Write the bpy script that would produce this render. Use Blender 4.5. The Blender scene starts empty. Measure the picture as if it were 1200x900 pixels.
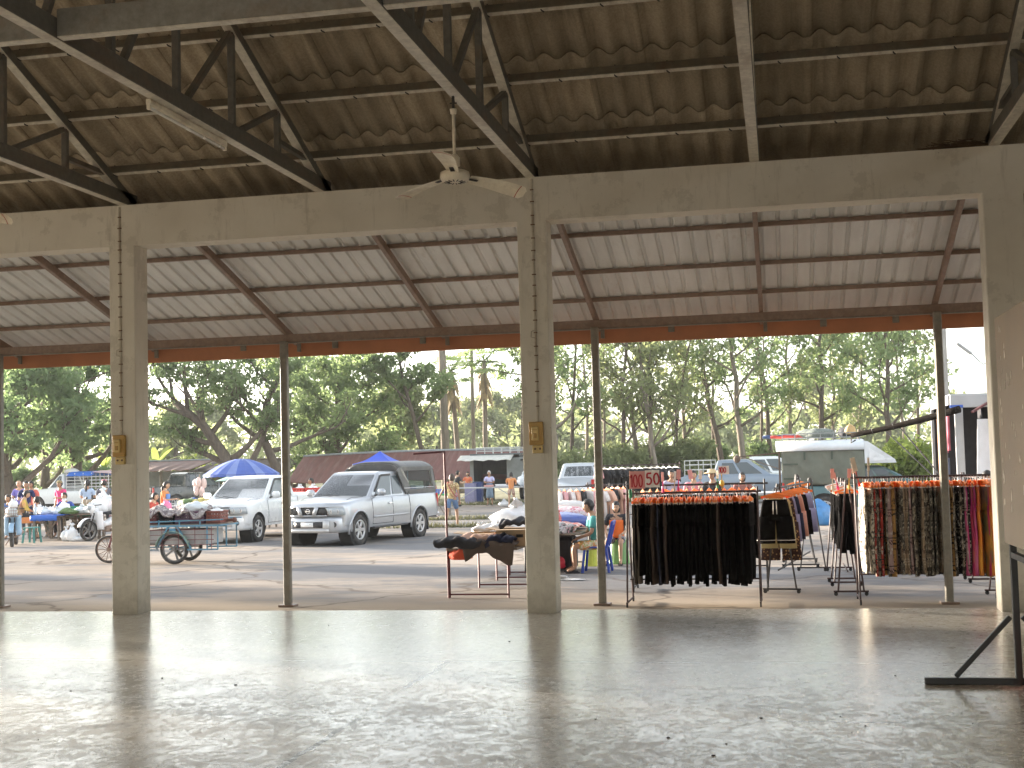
import bpy, math, random
import numpy as np
from mathutils import Vector, Matrix
sc = bpy.context.scene
COL = sc.collection
rnd = random.Random(7)
PI = math.pi
G = -0.30                      # yard level; the pavilion floor is z = 0

# ------------------------------------------------------------------ camera
FPX = 1555.26
_p, _r, _y = [math.radians(a) for a in (3.264, -1.504, -11.354)]
_fw = Vector((math.sin(_y)*math.cos(_p), math.cos(_y)*math.cos(_p), math.sin(_p)))
_rt = Vector((math.cos(_y), -math.sin(_y), 0))
_up = _rt.cross(_fw)
RT = _rt*math.cos(_r) + _up*math.sin(_r)
UP = -_rt*math.sin(_r) + _up*math.cos(_r)
EYE = Vector((0, 0, 1.65))
cam = bpy.data.cameras.new('camera'); co = bpy.data.objects.new('camera', cam); COL.objects.link(co)
mw = Matrix((RT, UP, -_fw)).transposed().to_4x4(); mw.translation = EYE; co.matrix_world = mw
cam.sensor_width = 36; cam.lens = FPX*36/1200; cam.clip_end = 3000; cam.clip_start = .05
sc.camera = co

def gp(px, py, z=G):
    """yard point seen at a photograph pixel"""
    d = _fw + RT*((px-600)/FPX) - UP*((py-450)/FPX)
    return EYE + d*((z-EYE.z)/d.z)
def xat(px, Y, py=560):
    d = _fw + RT*((px-600)/FPX) - UP*((py-450)/FPX)
    return d.x*Y/d.y

# ------------------------------------------------------------------ mesh helpers
class MB:
    def __init__(s): s.v = []; s.f = []; s.m = []; s.s = []; s.mi = 0; s.smooth = False
    def add(s, vs, fs):
        o = len(s.v); s.v += [tuple(v) for v in vs]
        for f in fs:
            s.f.append([i+o for i in f]); s.m.append(s.mi); s.s.append(s.smooth)
        return s
    def box(s, c, size, b=0.0, R=None):
        hx, hy, hz = [x/2 for x in size]; c = Vector(c); h = (hx, hy, hz)
        b = min(b, .45*min(size))
        tr = (lambda v: c + (R @ Vector(v))) if R is not None else (lambda v: c + Vector(v))
        if b <= 0:
            vs = [tr((x*hx, y*hy, z*hz)) for x in (-1, 1) for y in (-1, 1) for z in (-1, 1)]
            return s.add(vs, [(0,1,3,2),(4,6,7,5),(0,4,5,1),(2,3,7,6),(0,2,6,4),(1,5,7,3)])
        vs = []; idx = {}
        S = [(x, y, z) for x in (-1, 1) for y in (-1, 1) for z in (-1, 1)]
        for q in S:
            for a in range(3):
                p = [q[k]*(h[k] - (0 if k == a else b)) for k in range(3)]
                idx[q, a] = len(vs); vs.append(tr(p))
        fs = []
        for a in range(3):
            o = [k for k in range(3) if k != a]
            for sg in (-1, 1):
                r = []
                for (i, j) in ((-1,-1),(1,-1),(1,1),(-1,1)):
                    q = [0,0,0]; q[a] = sg; q[o[0]] = i; q[o[1]] = j; r.append(idx[tuple(q), a])
                fs.append(r)
        for a, bb, c3 in ((0,1,2),(0,2,1),(1,2,0)):
            for i in (-1, 1):
                for j in (-1, 1):
                    q1 = [0,0,0]; q1[a] = i; q1[bb] = j; q1[c3] = -1
                    q2 = list(q1); q2[c3] = 1; q1 = tuple(q1); q2 = tuple(q2)
                    fs.append((idx[q1,a], idx[q2,a], idx[q2,bb], idx[q1,bb]))
        for q in S: fs.append((idx[q,0], idx[q,1], idx[q,2]))
        return s.add(vs, fs)
    def bar(s, a, b, w, h, up=(0,0,1), bev=0.0):
        a = Vector(a); b = Vector(b); d = b-a; L = d.length; d.normalize()
        u = Vector(up); x = u.cross(d)
        if x.length < 1e-4: x = Vector((1,0,0))
        x.normalize(); z = d.cross(x)
        return s.box((a+b)/2, (w, L, h), bev, Matrix((x, d, z)).transposed())
    def tube(s, pts, r, n=6, caps=True):
        pts = [Vector(p) for p in pts]; m = len(pts)
        rs = r if isinstance(r, (list, tuple)) else [r]*m
        vs = []; fs = []; prev = None
        for i, p in enumerate(pts):
            d = (pts[min(i+1, m-1)] - pts[max(i-1, 0)]).normalized()
            if prev is None:
                x = d.cross(Vector((0,0,1)))
                if x.length < .05: x = d.cross(Vector((1,0,0)))
            else: x = prev - d*prev.dot(d)
            x.normalize(); prev = x; y = d.cross(x)
            for k in range(n):
                a = 2*PI*k/n; vs.append(p + (x*math.cos(a) + y*math.sin(a))*rs[i])
        for i in range(m-1):
            for k in range(n):
                k2 = (k+1) % n
                fs.append((i*n+k, i*n+k2, (i+1)*n+k2, (i+1)*n+k))
        if caps: fs.append(list(range(n))[::-1]); fs.append([(m-1)*n+k for k in range(n)])
        return s.add(vs, fs)
    def lathe(s, prof, c=(0,0,0), n=16, R=None, close=False):
        c = Vector(c); vs = []; fs = []; m = len(prof)
        for (r, z) in prof:
            for k in range(n):
                a = 2*PI*k/n; v = Vector((r*math.cos(a), r*math.sin(a), z))
                vs.append(c + (R @ v if R is not None else v))
        for i in range(m - (0 if close else 1)):
            j = (i+1) % m
            for k in range(n):
                k2 = (k+1) % n; fs.append((i*n+k, i*n+k2, j*n+k2, j*n+k))
        if not close:
            if prof[0][0] > 1e-5: fs.append(list(range(n))[::-1])
            if prof[-1][0] > 1e-5: fs.append([(m-1)*n+k for k in range(n)])
        return s.add(vs, fs)
    def ell(s, c, r, nu=10, nv=7, fn=None):
        c = Vector(c); r = r if isinstance(r, (tuple, list)) else (r, r, r); vs = []; fs = []
        for j in range(nv+1):
            t = PI*j/nv
            for i in range(nu):
                a = 2*PI*i/nu
                d = Vector((math.sin(t)*math.cos(a), math.sin(t)*math.sin(a), math.cos(t)))
                v = Vector((d.x*r[0], d.y*r[1], d.z*r[2]))
                if fn: v = fn(v, d)
                vs.append(c+v)
        for j in range(nv):
            for i in range(nu):
                i2 = (i+1) % nu
                if j == 0: fs.append((i, nu+i, nu+i2))
                elif j == nv-1: fs.append((j*nu+i, (j+1)*nu+i, j*nu+i2))
                else: fs.append((j*nu+i, (j+1)*nu+i, (j+1)*nu+i2, j*nu+i2))
        return s.add(vs, fs)
    def prism(s, poly, o, u, v, t):
        """polygon poly (list of 2-D points) on the plane o + x u + y v, given thickness t along u x v"""
        o = Vector(o); u = Vector(u); v = Vector(v); n = u.cross(v).normalized()*t
        k = len(poly); vs = [o + u*x + v*y for x, y in poly] + [o + u*x + v*y + n for x, y in poly]
        fs = [list(range(k))[::-1], list(range(k, 2*k))] + [(i, (i+1) % k, k+(i+1) % k, k+i) for i in range(k)]
        return s.add(vs, fs)
    def grid(s, nu, nv, fn, thick=0.0, dirn=None):
        """fn(u, v) -> point; with thick the sheet becomes a closed slab"""
        A = [Vector(fn(i/nu, j/nv)) for j in range(nv+1) for i in range(nu+1)]
        W = nu+1; fs = [(j*W+i, j*W+i+1, (j+1)*W+i+1, (j+1)*W+i) for j in range(nv) for i in range(nu)]
        if thick:
            N = len(A); B = []
            for j in range(nv+1):
                for i in range(nu+1):
                    if dirn is not None: nn = Vector(dirn)
                    else:
                        du = A[j*W+min(i+1, nu)] - A[j*W+max(i-1, 0)]; dv = A[min(j+1, nv)*W+i] - A[max(j-1, 0)*W+i]
                        nn = du.cross(dv); nn = nn.normalized() if nn.length > 1e-9 else Vector((0,0,1))
                    B.append(A[j*W+i] - nn*thick)
            fs2 = [tuple(N+k for k in f[::-1]) for f in fs]
            e = []
            for i in range(nu): e.append((i+1, i, N+i, N+i+1)); o = nv*W; e.append((o+i, o+i+1, N+o+i+1, N+o+i))
            for j in range(nv): e.append((j*W, (j+1)*W, N+(j+1)*W, N+j*W)); e.append(((j+1)*W+nu, j*W+nu, N+j*W+nu, N+(j+1)*W+nu))
            return s.add(A+B, fs+fs2+e)
        return s.add(A, fs)
    def xf(s, M, start=0):
        for i in range(start, len(s.v)): s.v[i] = tuple(M @ Vector(s.v[i]))
        return s
    def mesh(s, name, mats):
        me = bpy.data.meshes.new(name); me.from_pydata(s.v, [], s.f)
        for m in (mats if isinstance(mats, (list, tuple)) else [mats]): me.materials.append(m)
        me.polygons.foreach_set('material_index', s.m); me.polygons.foreach_set('use_smooth', s.s)
        import bmesh
        bm = bmesh.new(); bm.from_mesh(me); bmesh.ops.recalc_face_normals(bm, faces=bm.faces); bm.to_mesh(me); bm.free()
        me.update(); return me
    def build(s, name, mats, parent=None, loc=None, rotz=0):
        return link(name, s.mesh(name, mats), parent, loc, rotz)

def link(name, me, parent=None, loc=None, rotz=0):
    o = bpy.data.objects.new(name, me); COL.objects.link(o)
    if parent is not None: o.parent = parent
    if loc is not None: o.location = loc
    if rotz: o.rotation_euler = (0, 0, rotz)
    return o
def tag(o, label=None, cat=None, group=None, kind=None):
    if label: o['label'] = label
    if cat: o['category'] = cat
    if group: o['group'] = group
    if kind: o['kind'] = kind
    return o
def thing(name, label, cat, loc=(0,0,0), rotz=0, group=None):
    o = bpy.data.objects.new(name, None); o.empty_display_size = .2; COL.objects.link(o)
    o.location = loc; o.rotation_euler = (0, 0, rotz)
    return tag(o, label, cat, group)
def dup(root, loc=None, rotz=None, label=None, group=None, scale=None):
    def cp(o, par):
        c = o.copy(); COL.objects.link(c)
        if par is not None: c.parent = par
        for ch in o.children: cp(ch, c)
        return c
    c = cp(root, None)
    if loc is not None: c.location = loc
    if rotz is not None: c.rotation_euler = (0, 0, rotz)
    if scale is not None: c.scale = scale
    return tag(c, label, None, group)
def rotm(ax, a): return Matrix.Rotation(a, 3, ax)

# ------------------------------------------------------------------ materials
_mc = {}
class NT:
    def __init__(s, name):
        m = bpy.data.materials.new(name); m.use_nodes = True; s.m = m; s.t = m.node_tree; s.t.nodes.clear()
        s.out = s.n('ShaderNodeOutputMaterial')
    def n(s, t, **kw):
        x = s.t.nodes.new(t)
        for k, v in kw.items():
            if k.startswith('i_'): x.inputs[k[2:].replace('_', ' ')].default_value = v
            else: setattr(x, k, v)
        return x
    def l(s, a, b): s.t.links.new(a, b)
    def mix(s, fac, a, b, mode='MIX'):
        x = s.n('ShaderNodeMix', data_type='RGBA', blend_type=mode)
        for sock, val in ((x.inputs['Factor'], fac), (x.inputs['A'], a), (x.inputs['B'], b)):
            pass
        def setv(sock, val):
            if hasattr(val, 'links'): s.l(val, sock)
            elif isinstance(val, (tuple, list)): sock.default_value = (*val[:3], 1)
            else: sock.default_value = val
        setv(x.inputs[0], fac); setv(x.inputs[6], a); setv(x.inputs[7], b)
        return x.outputs[2]
    def ramp(s, src, stops):
        x = s.n('ShaderNodeValToRGB'); r = x.color_ramp
        while len(r.elements) < len(stops): r.elements.new(.5)
        for e, (p, c) in zip(r.elements, stops):
            e.position = p; e.color = (c, c, c, 1) if isinstance(c, (int, float)) else (*c, 1)
        s.l(src, x.inputs[0]); return x.outputs[0]
    def noise(s, scale, detail=4, rough=.55, co=None, stretch=None):
        x = s.n('ShaderNodeTexNoise'); x.inputs['Scale'].default_value = scale
        x.inputs['Detail'].default_value = detail; x.inputs['Roughness'].default_value = rough
        c = co if co is not None else s.coord(stretch)
        s.l(c, x.inputs['Vector']); return x.outputs['Fac']
    def coord(s, stretch=None, kind='Object'):
        c = s.n('ShaderNodeTexCoord').outputs[kind]
        if stretch is None: return c
        m = s.n('ShaderNodeMapping'); m.inputs['Scale'].default_value = stretch; s.l(c, m.inputs['Vector']); return m.outputs[0]
    def math(s, op, a, b=0.0, clamp=False):
        x = s.n('ShaderNodeMath', operation=op); x.use_clamp = clamp
        for i, v in ((0, a), (1, b)):
            if hasattr(v, 'links'): s.l(v, x.inputs[i])
            else: x.inputs[i].default_value = v
        return x.outputs[0]
    def principled(s, col, rough=.6, metal=0., spec=.5, bump=None, bstr=.2, bdist=.02):
        p = s.n('ShaderNodeBsdfPrincipled')
        def setv(k, v):
            if hasattr(v, 'links'): s.l(v, p.inputs[k])
            elif isinstance(v, (tuple, list)): p.inputs[k].default_value = (*v[:3], 1)
            else: p.inputs[k].default_value = v
        setv('Base Color', col); setv('Roughness', rough); setv('Metallic', metal); setv('Specular IOR Level', spec)
        if bump is not None:
            b = s.n('ShaderNodeBump'); b.inputs['Strength'].default_value = bstr; b.inputs['Distance'].default_value = bdist
            s.l(bump, b.inputs['Height']); s.l(b.outputs[0], p.inputs['Normal'])
        s.p = p; s.l(p.outputs[0], s.out.inputs[0]); return p

def M(name, col, rough=.6, metal=0., var=.14, scale=6., bump=0., spec=.5, stretch=None, dirt=None, dirtamt=.5):
    """plain procedural material: a base colour broken up by noise, optional dirt patches and bump"""
    if name in _mc: return _mc[name]
    t = NT(name)
    nz = t.noise(scale, 5, .6, None, stretch)
    lo = tuple(max(0, c*(1-var)) for c in col); hi = tuple(min(1, c*(1+var)) for c in col)
    c = t.mix(t.ramp(nz, [(.3, 0.), (.7, 1.)]), lo, hi)
    if dirt is not None:
        d = t.ramp(t.noise(scale*.35+.7, 6, .65, None, stretch), [(.48, 0.), (.68, dirtamt)])
        c = t.mix(d, c, dirt)
    rr = t.math('MULTIPLY_ADD', nz, .25); t.t.nodes[-1].inputs[2].default_value = max(.02, rough-.12)
    t.principled(c, rr, metal, spec, t.noise(scale*6, 3) if bump else None, bump)
    _mc[name] = t.m; return t.m

def glass_mat(name, tint=(.02,.025,.03), trans=0.0, rough=.04):
    if name in _mc: return _mc[name]
    t = NT(name); p = t.principled(tint, rough, 0, .7)
    if trans > 0:
        tr = t.n('ShaderNodeBsdfTransparent'); tr.inputs[0].default_value = (.75, .8, .8, 1)
        mx = t.n('ShaderNodeMixShader'); mx.inputs[0].default_value = 1-trans
        t.l(tr.outputs[0], mx.inputs[1]); t.l(p.outputs[0], mx.inputs[2]); t.l(mx.outputs[0], t.out.inputs[0])
    _mc[name] = t.m; return t.m

def paint(name, col, metal=.0, rough=.28, dust=.25):
    if name in _mc: return _mc[name]
    t = NT(name)
    n1 = t.ramp(t.noise(1.7, 6, .6), [(.4, 0.), (.75, dust)])
    geo = t.coord(); sx = t.n('ShaderNodeSeparateXYZ'); t.l(geo, sx.inputs[0])
    low = t.math('MULTIPLY', t.ramp(t.math('MULTIPLY', sx.outputs[2], .8), [(.15, 1.), (.55, 0.)]), dust*1.6)
    c = t.mix(t.math('MAXIMUM', n1, t.math('MULTIPLY', low, t.noise(5, 4))), col, (.34, .30, .25))
    t.principled(c, t.math('MULTIPLY_ADD', n1, .5), metal, .5)
    t.t.nodes[-2].inputs[2].default_value = rough
    for n in t.t.nodes:
        if n.type == 'MATH' and n.operation == 'MULTIPLY_ADD': n.inputs[2].default_value = rough
    t.p.inputs['Coat Weight'].default_value = .6; t.p.inputs['Coat Roughness'].default_value = .08
    _mc[name] = t.m; return t.m
# ------------------------------------------------------------------ pavilion
def m_plaster():
    t = NT('plaster'); o = t.coord()
    sx = t.n('ShaderNodeSeparateXYZ'); t.l(o, sx.inputs[0])
    n = t.noise(1.3, 6, .6); n2 = t.noise(9, 5, .7); n3 = t.noise(3.2, 6, .7, None, (4, 4, .5))
    c = t.mix(t.ramp(n, [(.3, 0.), (.75, 1.)]), (.62,.575,.48), (.735,.69,.59))
    c = t.mix(t.ramp(n3, [(.56, 0.), (.75, .5)]), c, (.36,.32,.25))
    n4 = t.noise(2.3, 7, .75); c = t.mix(t.ramp(n4, [(.56, 0.), (.60, .35)]), c, (.44,.40,.32))
    n6 = t.noise(21, 4, .7); c = t.mix(t.ramp(n6, [(.69, 0.), (.73, .7)]), c, (.22,.19,.15))
    low = t.ramp(t.math('ADD', t.math('MULTIPLY', sx.outputs[2], .9), t.math('MULTIPLY', n2, .5)), [(.2, .75), (.55, 0.)])
    c = t.mix(low, c, (.30,.26,.20))
    c = t.mix(t.ramp(n2, [(.66, 0.), (.74, .5)]), c, (.35,.32,.26))
    t.principled(c, .75, 0, .3, n2, .12, .01); return t.m
def m_fibre():
    t = NT('fibre_cement'); n = t.noise(.9, 5, .6); n2 = t.noise(38, 3, .7); n3 = t.noise(2.2, 6, .7, None, (6, .35, 1))
    c = t.mix(t.ramp(n, [(.3, 0.), (.7, 1.)]), (.37,.305,.215), (.56,.475,.35))
    c = t.mix(t.ramp(n2, [(.35, .35), (.6, 0.)]), c, (.15,.115,.08))
    c = t.mix(t.ramp(n2, [(.63, 0.), (.75, .5)]), c, (.5,.43,.33))
    c = t.mix(t.ramp(n3, [(.5, 0.), (.7, .5)]), c, (.16,.12,.085))
    sx = t.n('ShaderNodeSeparateXYZ'); t.l(t.coord(), sx.inputs[0]); cb = t.n('ShaderNodeCombineXYZ')
    t.l(t.math('FLOOR', t.math('MULTIPLY', t.math('ADD', sx.outputs[0], 19.3), 1/.532)), cb.inputs[0]); t.l(t.math('FLOOR', t.math('MULTIPLY', t.math('ADD', sx.outputs[1], .16-13.82), 1/.963)), cb.inputs[1])
    wn = t.n('ShaderNodeTexWhiteNoise', noise_dimensions='2D'); t.l(cb.outputs[0], wn.inputs['Vector']); c = t.mix(t.ramp(wn.outputs['Value'], [(.0, .0), (1., .42)]), c, (.14,.115,.08)); n7 = t.noise(1.1, 7, .7); c = t.mix(t.ramp(n7, [(.60, 0.), (.72, .25)]), c, (.14,.11,.08))
    t.principled(c, .9, 0, .2, n2, .25, .01); return t.m
def m_steel(name, col, rust=.35, rough=.5):
    t = NT(name); n = t.noise(1.5, 6, .65, None, (3, 1, 3)); n2 = t.noise(13, 5, .7)
    c = t.mix(t.ramp(n2, [(.3, 0.), (.7, 1.)]), tuple(x*.8 for x in col), tuple(min(1, x*1.25) for x in col))
    c = t.mix(t.ramp(n, [(.5, 0.), (.66, rust)]), c, (.20,.115,.065))
    t.principled(c, rough, .0, .45, n2, .08, .01); return t.m
def m_floor():
    t = NT('polished_concrete'); o = t.coord(); sx = t.n('ShaderNodeSeparateXYZ'); t.l(o, sx.inputs[0])
    # warp the coordinates a little so that scuffs curl like trowel and foot marks
    wn = t.n('ShaderNodeTexNoise'); wn.inputs['Scale'].default_value = 2.3; wn.inputs['Detail'].default_value = 3; t.l(o, wn.inputs['Vector'])
    sc_ = t.n('ShaderNodeVectorMath', operation='SCALE'); t.l(wn.outputs['Color'], sc_.inputs[0]); sc_.inputs['Scale'].default_value = .35
    ad = t.n('ShaderNodeVectorMath', operation='ADD'); t.l(o, ad.inputs[0]); t.l(sc_.outputs[0], ad.inputs[1])
    def nz(scale, detail, rough, st):
        m = t.n('ShaderNodeMapping'); m.inputs['Scale'].default_value = st; t.l(ad.outputs[0], m.inputs['Vector']); return t.noise(scale, detail, rough, m.outputs[0])
    big = t.noise(.45, 6, .6); a = nz(14, 10, .82, (1, .6, 1)); b_ = nz(19, 9, .80, (.8, .5, 1)); d = nz(2.2, 10, .82, (1, .8, 1)); f = t.noise(26, 6, .7)
    c = t.mix(t.ramp(big, [(.3, 0.), (.7, 1.)]), (.53,.50,.44), (.64,.605,.54))
    c = t.mix(t.ramp(a, [(.50, 0.), (.58, .62)]), c, (.80,.77,.71))
    c = t.mix(t.ramp(b_, [(.55, 0.), (.61, .85)]), c, (.27,.235,.19))
    c = t.mix(t.ramp(d, [(.58, 0.), (.64, .75)]), c, (.19,.155,.12))
    c = t.mix(t.ramp(f, [(.27, .7), (.34, 0.)]), c, (.11,.09,.07))
    def joint(sock, pos, w):
        q = t.math('ABSOLUTE', t.math('ADD', sock, -pos)); return t.math('LESS_THAN', t.math('ADD', q, t.math('MULTIPLY', a, .012)), w)
    j = joint(sx.outputs[1], 8.43, .017)
    for p in (10.75, 5.9): j = t.math('MAXIMUM', j, joint(sx.outputs[1], p, .018))
    dg = t.math('ADD', sx.outputs[0], t.math('MULTIPLY', t.noise(1.4, 5, .7), .18)); j = t.math('MAXIMUM', j, t.math('MULTIPLY', joint(dg, -2.66, .030), t.math('LESS_THAN', sx.outputs[1], 10.75)))
    j = t.math('MULTIPLY', j, t.ramp(t.noise(.9, 3), [(.38, .15), (.55, .95)]))
    c = t.mix(j, c, (.10,.08,.065))
    far = t.ramp(t.math('MULTIPLY', sx.outputs[1], .06), [(.52, 1.), (.72, .25)])
    rough = t.math('ADD', .13, t.math('MULTIPLY', t.ramp(t.math('ADD', t.math('MULTIPLY', a, .6), t.math('MULTIPLY', d, .4)), [(.42, 0.), (.56, 1.)]), t.math('MULTIPLY', far, .24)))
    h = t.math('ADD', a, t.math('MULTIPLY', f, .4))
    t.principled(c, rough, 0, .5, h, .08, .012); return t.m
def m_canopy_sheet():
    t = NT('white_roof_sheet'); n = t.noise(1.2, 5, .6, None, (4, .6, 1)); n2 = t.noise(20, 4)
    c = t.mix(t.ramp(n, [(.35, 0.), (.7, 1.)]), (.60,.60,.58), (.75,.75,.73))
    c = t.mix(t.ramp(n2, [(.62, 0.), (.75, .3)]), c, (.4,.33,.28))
    sx = t.n('ShaderNodeSeparateXYZ'); t.l(t.coord(), sx.inputs[0]); wn = t.n('ShaderNodeTexWhiteNoise', noise_dimensions='1D'); t.l(t.math('FLOOR', t.math('MULTIPLY', sx.outputs[0], 1.25)), wn.inputs['W']); c = t.mix(t.math('MULTIPLY', wn.outputs['Value'], .22), c, (.42,.40,.36)); n8 = t.noise(2.0, 6, .75, None, (2, .5, 1)); c = t.mix(t.ramp(n8, [(.58, 0.), (.70, .5)]), c, (.40,.34,.28))
    t.principled(c, .42, 0, .5); return t.m
PLASTER, FIBRE, FLOORM, CSHEET = m_plaster(), m_fibre(), m_floor(), m_canopy_sheet()
STEEL = m_steel('grey_steel', (.13,.12,.10), .35); PURL = m_steel('purlin_steel', (.16,.14,.105), .35); LIPM = m_steel('bounce_lit_flange', (.58,.54,.45), .4)  # pale lip colour stands for bounce light from below, darker steel for shaded sides
CSTEEL = m_steel('canopy_steel', (.24,.17,.13), .6); POSTM = m_steel('post_steel', (.20,.185,.15), .25)
FASCIA = M('fascia_board', (.42,.175,.085), .6, 0, .12, 3, dirt=(.3,.13,.07), dirtamt=.3)
DARKGAP = M('dark_iron', (.035,.03,.027), .6)

fl = MB(); fl.box((-15, 2.4, -.15), (56, 24.1, .30), .012)
tag(fl.build('floor', FLOORM), kind='structure')

pav = thing('pavilion', 'open market pavilion with cream columns, steel trusses and corrugated roof', 'pavilion', (0,0,0))
CX = [-41.1, -36.3, -31.48, -26.66, -21.84, -17.02, -12.20, -7.41, -2.57, 2.27, 7.09]
for x in CX[1:]:
    b = MB(); c_ = .010; e_ = .08 if x == 2.27 else 0; b.prism([(-.16+c_,-.16),(.16+e_-c_,-.16),(.16+e_,-.16+c_),(.16+e_,.16-c_),(.16+e_-c_,.16),(-.16+c_,.16),(-.16,.16-c_),(-.16,-.16+c_)], (x, 14.26, 0), (1,0,0), (0,1,0), 4.243); b.build('column', PLASTER, pav)
for i in range(len(CX)-1):
    b = MB(); b.box(((CX[i]+CX[i+1])/2, 14.257, 4.482), (CX[i+1]-CX[i], .314, .478)); b.build('beam', PLASTER, pav)
b = MB(); b.box((4.72, 14.27, 2.12), (4.4, .06, 4.23)); b.build('infill_panel', M('dark_plywood', (.10,.075,.05), .85, 0, .3, 3, .2, stretch=(6,1,.6)), pav)
WALLD = M('shade_wall_dark', (.16,.145,.12), .9, 0, .15, 1.2)
b = MB(); b.box((8.2, 3.2, 3.2), (.15, 22.0, 6.4)); b.build('added_shade_wall', WALLD, pav)  # unseen wall added to keep light off the right of the interior
S = .40
def zt(y): return 5.01 + S*(13.82 - y)          # underside of the purlins
RIDGE = 2.3
for x in (-36.3, -31.48, -26.66, -21.84, -17.02, -14.6, -12.2, -9.79, -7.38, -4.98, -2.57, -.16, 2.25, 4.66):
    b = MB(); b.box((x, 8.3, 4.80), (.10, 12.1, .15), .006)
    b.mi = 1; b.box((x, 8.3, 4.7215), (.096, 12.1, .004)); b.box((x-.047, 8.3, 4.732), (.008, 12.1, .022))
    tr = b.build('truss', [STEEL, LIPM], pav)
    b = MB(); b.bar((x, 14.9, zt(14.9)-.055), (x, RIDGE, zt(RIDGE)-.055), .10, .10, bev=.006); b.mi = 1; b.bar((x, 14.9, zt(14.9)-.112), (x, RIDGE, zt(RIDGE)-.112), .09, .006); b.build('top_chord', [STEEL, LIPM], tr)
    ys = [13.95, 12.82, 11.66, 10.48, 9.33, 8.2, 7.0]
    for i, y in enumerate(ys):
        b = MB(); b.bar((x, y, 4.876), (x, y, zt(y)-.10), .06, .06, up=(0,1,0), bev=.004); b.build('web_post', STEEL, tr)
        if 0 < i < len(ys)-1:
            y2 = ys[i+1]+.10
            b = MB(); b.bar((x, y-.05, zt(y)-.12), (x, y2+.10, 4.885), .055, .055, bev=.004); b.build('web_brace', STEEL, tr)
    b = MB(); b.bar((x, 13.92, 5.0), (x, 12.86, 5.0), .055, .05); b.build('web_brace', STEEL, tr)
# long tie beam across the trusses
TIE = m_steel('tie_steel', (.24,.235,.21), .3)
for x0_, x1_ in ((-12.15, -9.84), (-9.74, -7.43), (-7.33, -5.03), (-4.93, -2.62), (-2.52, -.21)):
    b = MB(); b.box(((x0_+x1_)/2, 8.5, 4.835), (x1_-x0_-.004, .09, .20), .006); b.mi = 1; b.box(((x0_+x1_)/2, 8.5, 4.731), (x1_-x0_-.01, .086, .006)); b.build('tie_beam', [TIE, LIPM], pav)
# purlins with their hook bolts
ang = math.atan(S); RX = rotm('X', -ang)
py = [13.82 - .963*k for k in range(0, 12)]
for y in [14.75] + py:
    b = MB(); b.box((-14.0, y - .018, zt(y) + .05), (51, .055, .095), .005, RX)
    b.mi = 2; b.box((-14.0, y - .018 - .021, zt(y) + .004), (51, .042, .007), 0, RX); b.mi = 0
    if y < 14:
        b.mi = 1
        for k in range(48):
            X = -16.9 + k*.532 + .01*math.sin(k*3.1)
            b.bar((X, y-.052, zt(y)-.006), (X, y-.052+.044, zt(y)+.115), .010, .010); b.bar((X, y-.05, zt(y)-.004), (X+.022, y-.02, zt(y)-.014), .009, .009)
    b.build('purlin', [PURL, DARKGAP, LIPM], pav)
# corrugated sheets: each course its own part, laid over the course below
def wave(x):
    p = (x/.266) % 1.0
    q = abs(p-.5)/.5; return .068*(0 if q > .78 else (1 if q < .16 else (.78-q)/.62))
def course(y0, y1, back=False):
    b = MB(); b.smooth = True
    W = .532
    xs0 = -39.516
    for k in range(95):
        x0 = xs0 + k*W
        def fn(u, v):
            x = x0 + u*(W+.06); y = y0 + (y1-y0)*v
            if back: z = zt(2*RIDGE - y) + .10
            else: z = zt(y) + .10
            z += wave(x - xs0) + .018*(1-v) + .010*(1-u)
            return (x, y, z)
        b.grid(26, 2, fn, .009, (0, 0, -1))
    return b.build('roof_sheet', FIBRE, pav)
for i in range(len(py)):
    lo = 15.62 if i == 0 else py[i-1] - .02
    course(lo, py[i] - .16)
course(py[-1] - .05, RIDGE - .05)
for i in range(4):
    course(RIDGE - 3.4*(i+1), RIDGE - 3.4*i + .05, True)
# canopy on the outside
def zc(y): return 3.50 + .285*(17.6 - y)
PX = [-37.7, -33.27, -28.85, -24.43, -20.0, -15.6, -11.19, -6.77, -2.38, 2.01, 6.42]
for x in PX:
    b = MB(); b.box((x, 17.55, (3.40+G)/2), (.10, .10, 3.40-G-.02), .012)
    b.mi = 1; b.box((x, 17.55, G+.015), (.22, .20, .03), .004)
    b.build('post', [POSTM, CSTEEL], pav)
for i in range(len(PX)):
    for x in ([PX[i]] if i == len(PX)-1 else [PX[i], (PX[i]+PX[i+1])/2]):
        b = MB(); b.bar((x, 14.42, zc(14.42)+.05), (x, 18.06, zc(18.06)+.05), .055, .10, bev=.005)
        b.mi = 1; b.bar((x+.045, 18.03, zc(18.03)+.02), (x+.045, 18.03, zc(18.03)-.10), .05, .04)
        b.build('canopy_rafter', [CSTEEL, POSTM], pav)
for y in (14.5, 15.36, 16.40, 17.27):
    b = MB(); b.box((-16.1, y, zc(y)+.128), (47, .05, .05), .004); b.build('canopy_purlin', CSTEEL, pav)
b = MB(); b.box((-16.1, 17.64, 3.435), (47, .07, .115), .006); b.mi = 1; b.box((-16.1, 17.62, 3.37), (47, .05, .012))
b.build('eave_beam', [CSTEEL, POSTM], pav)
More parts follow.
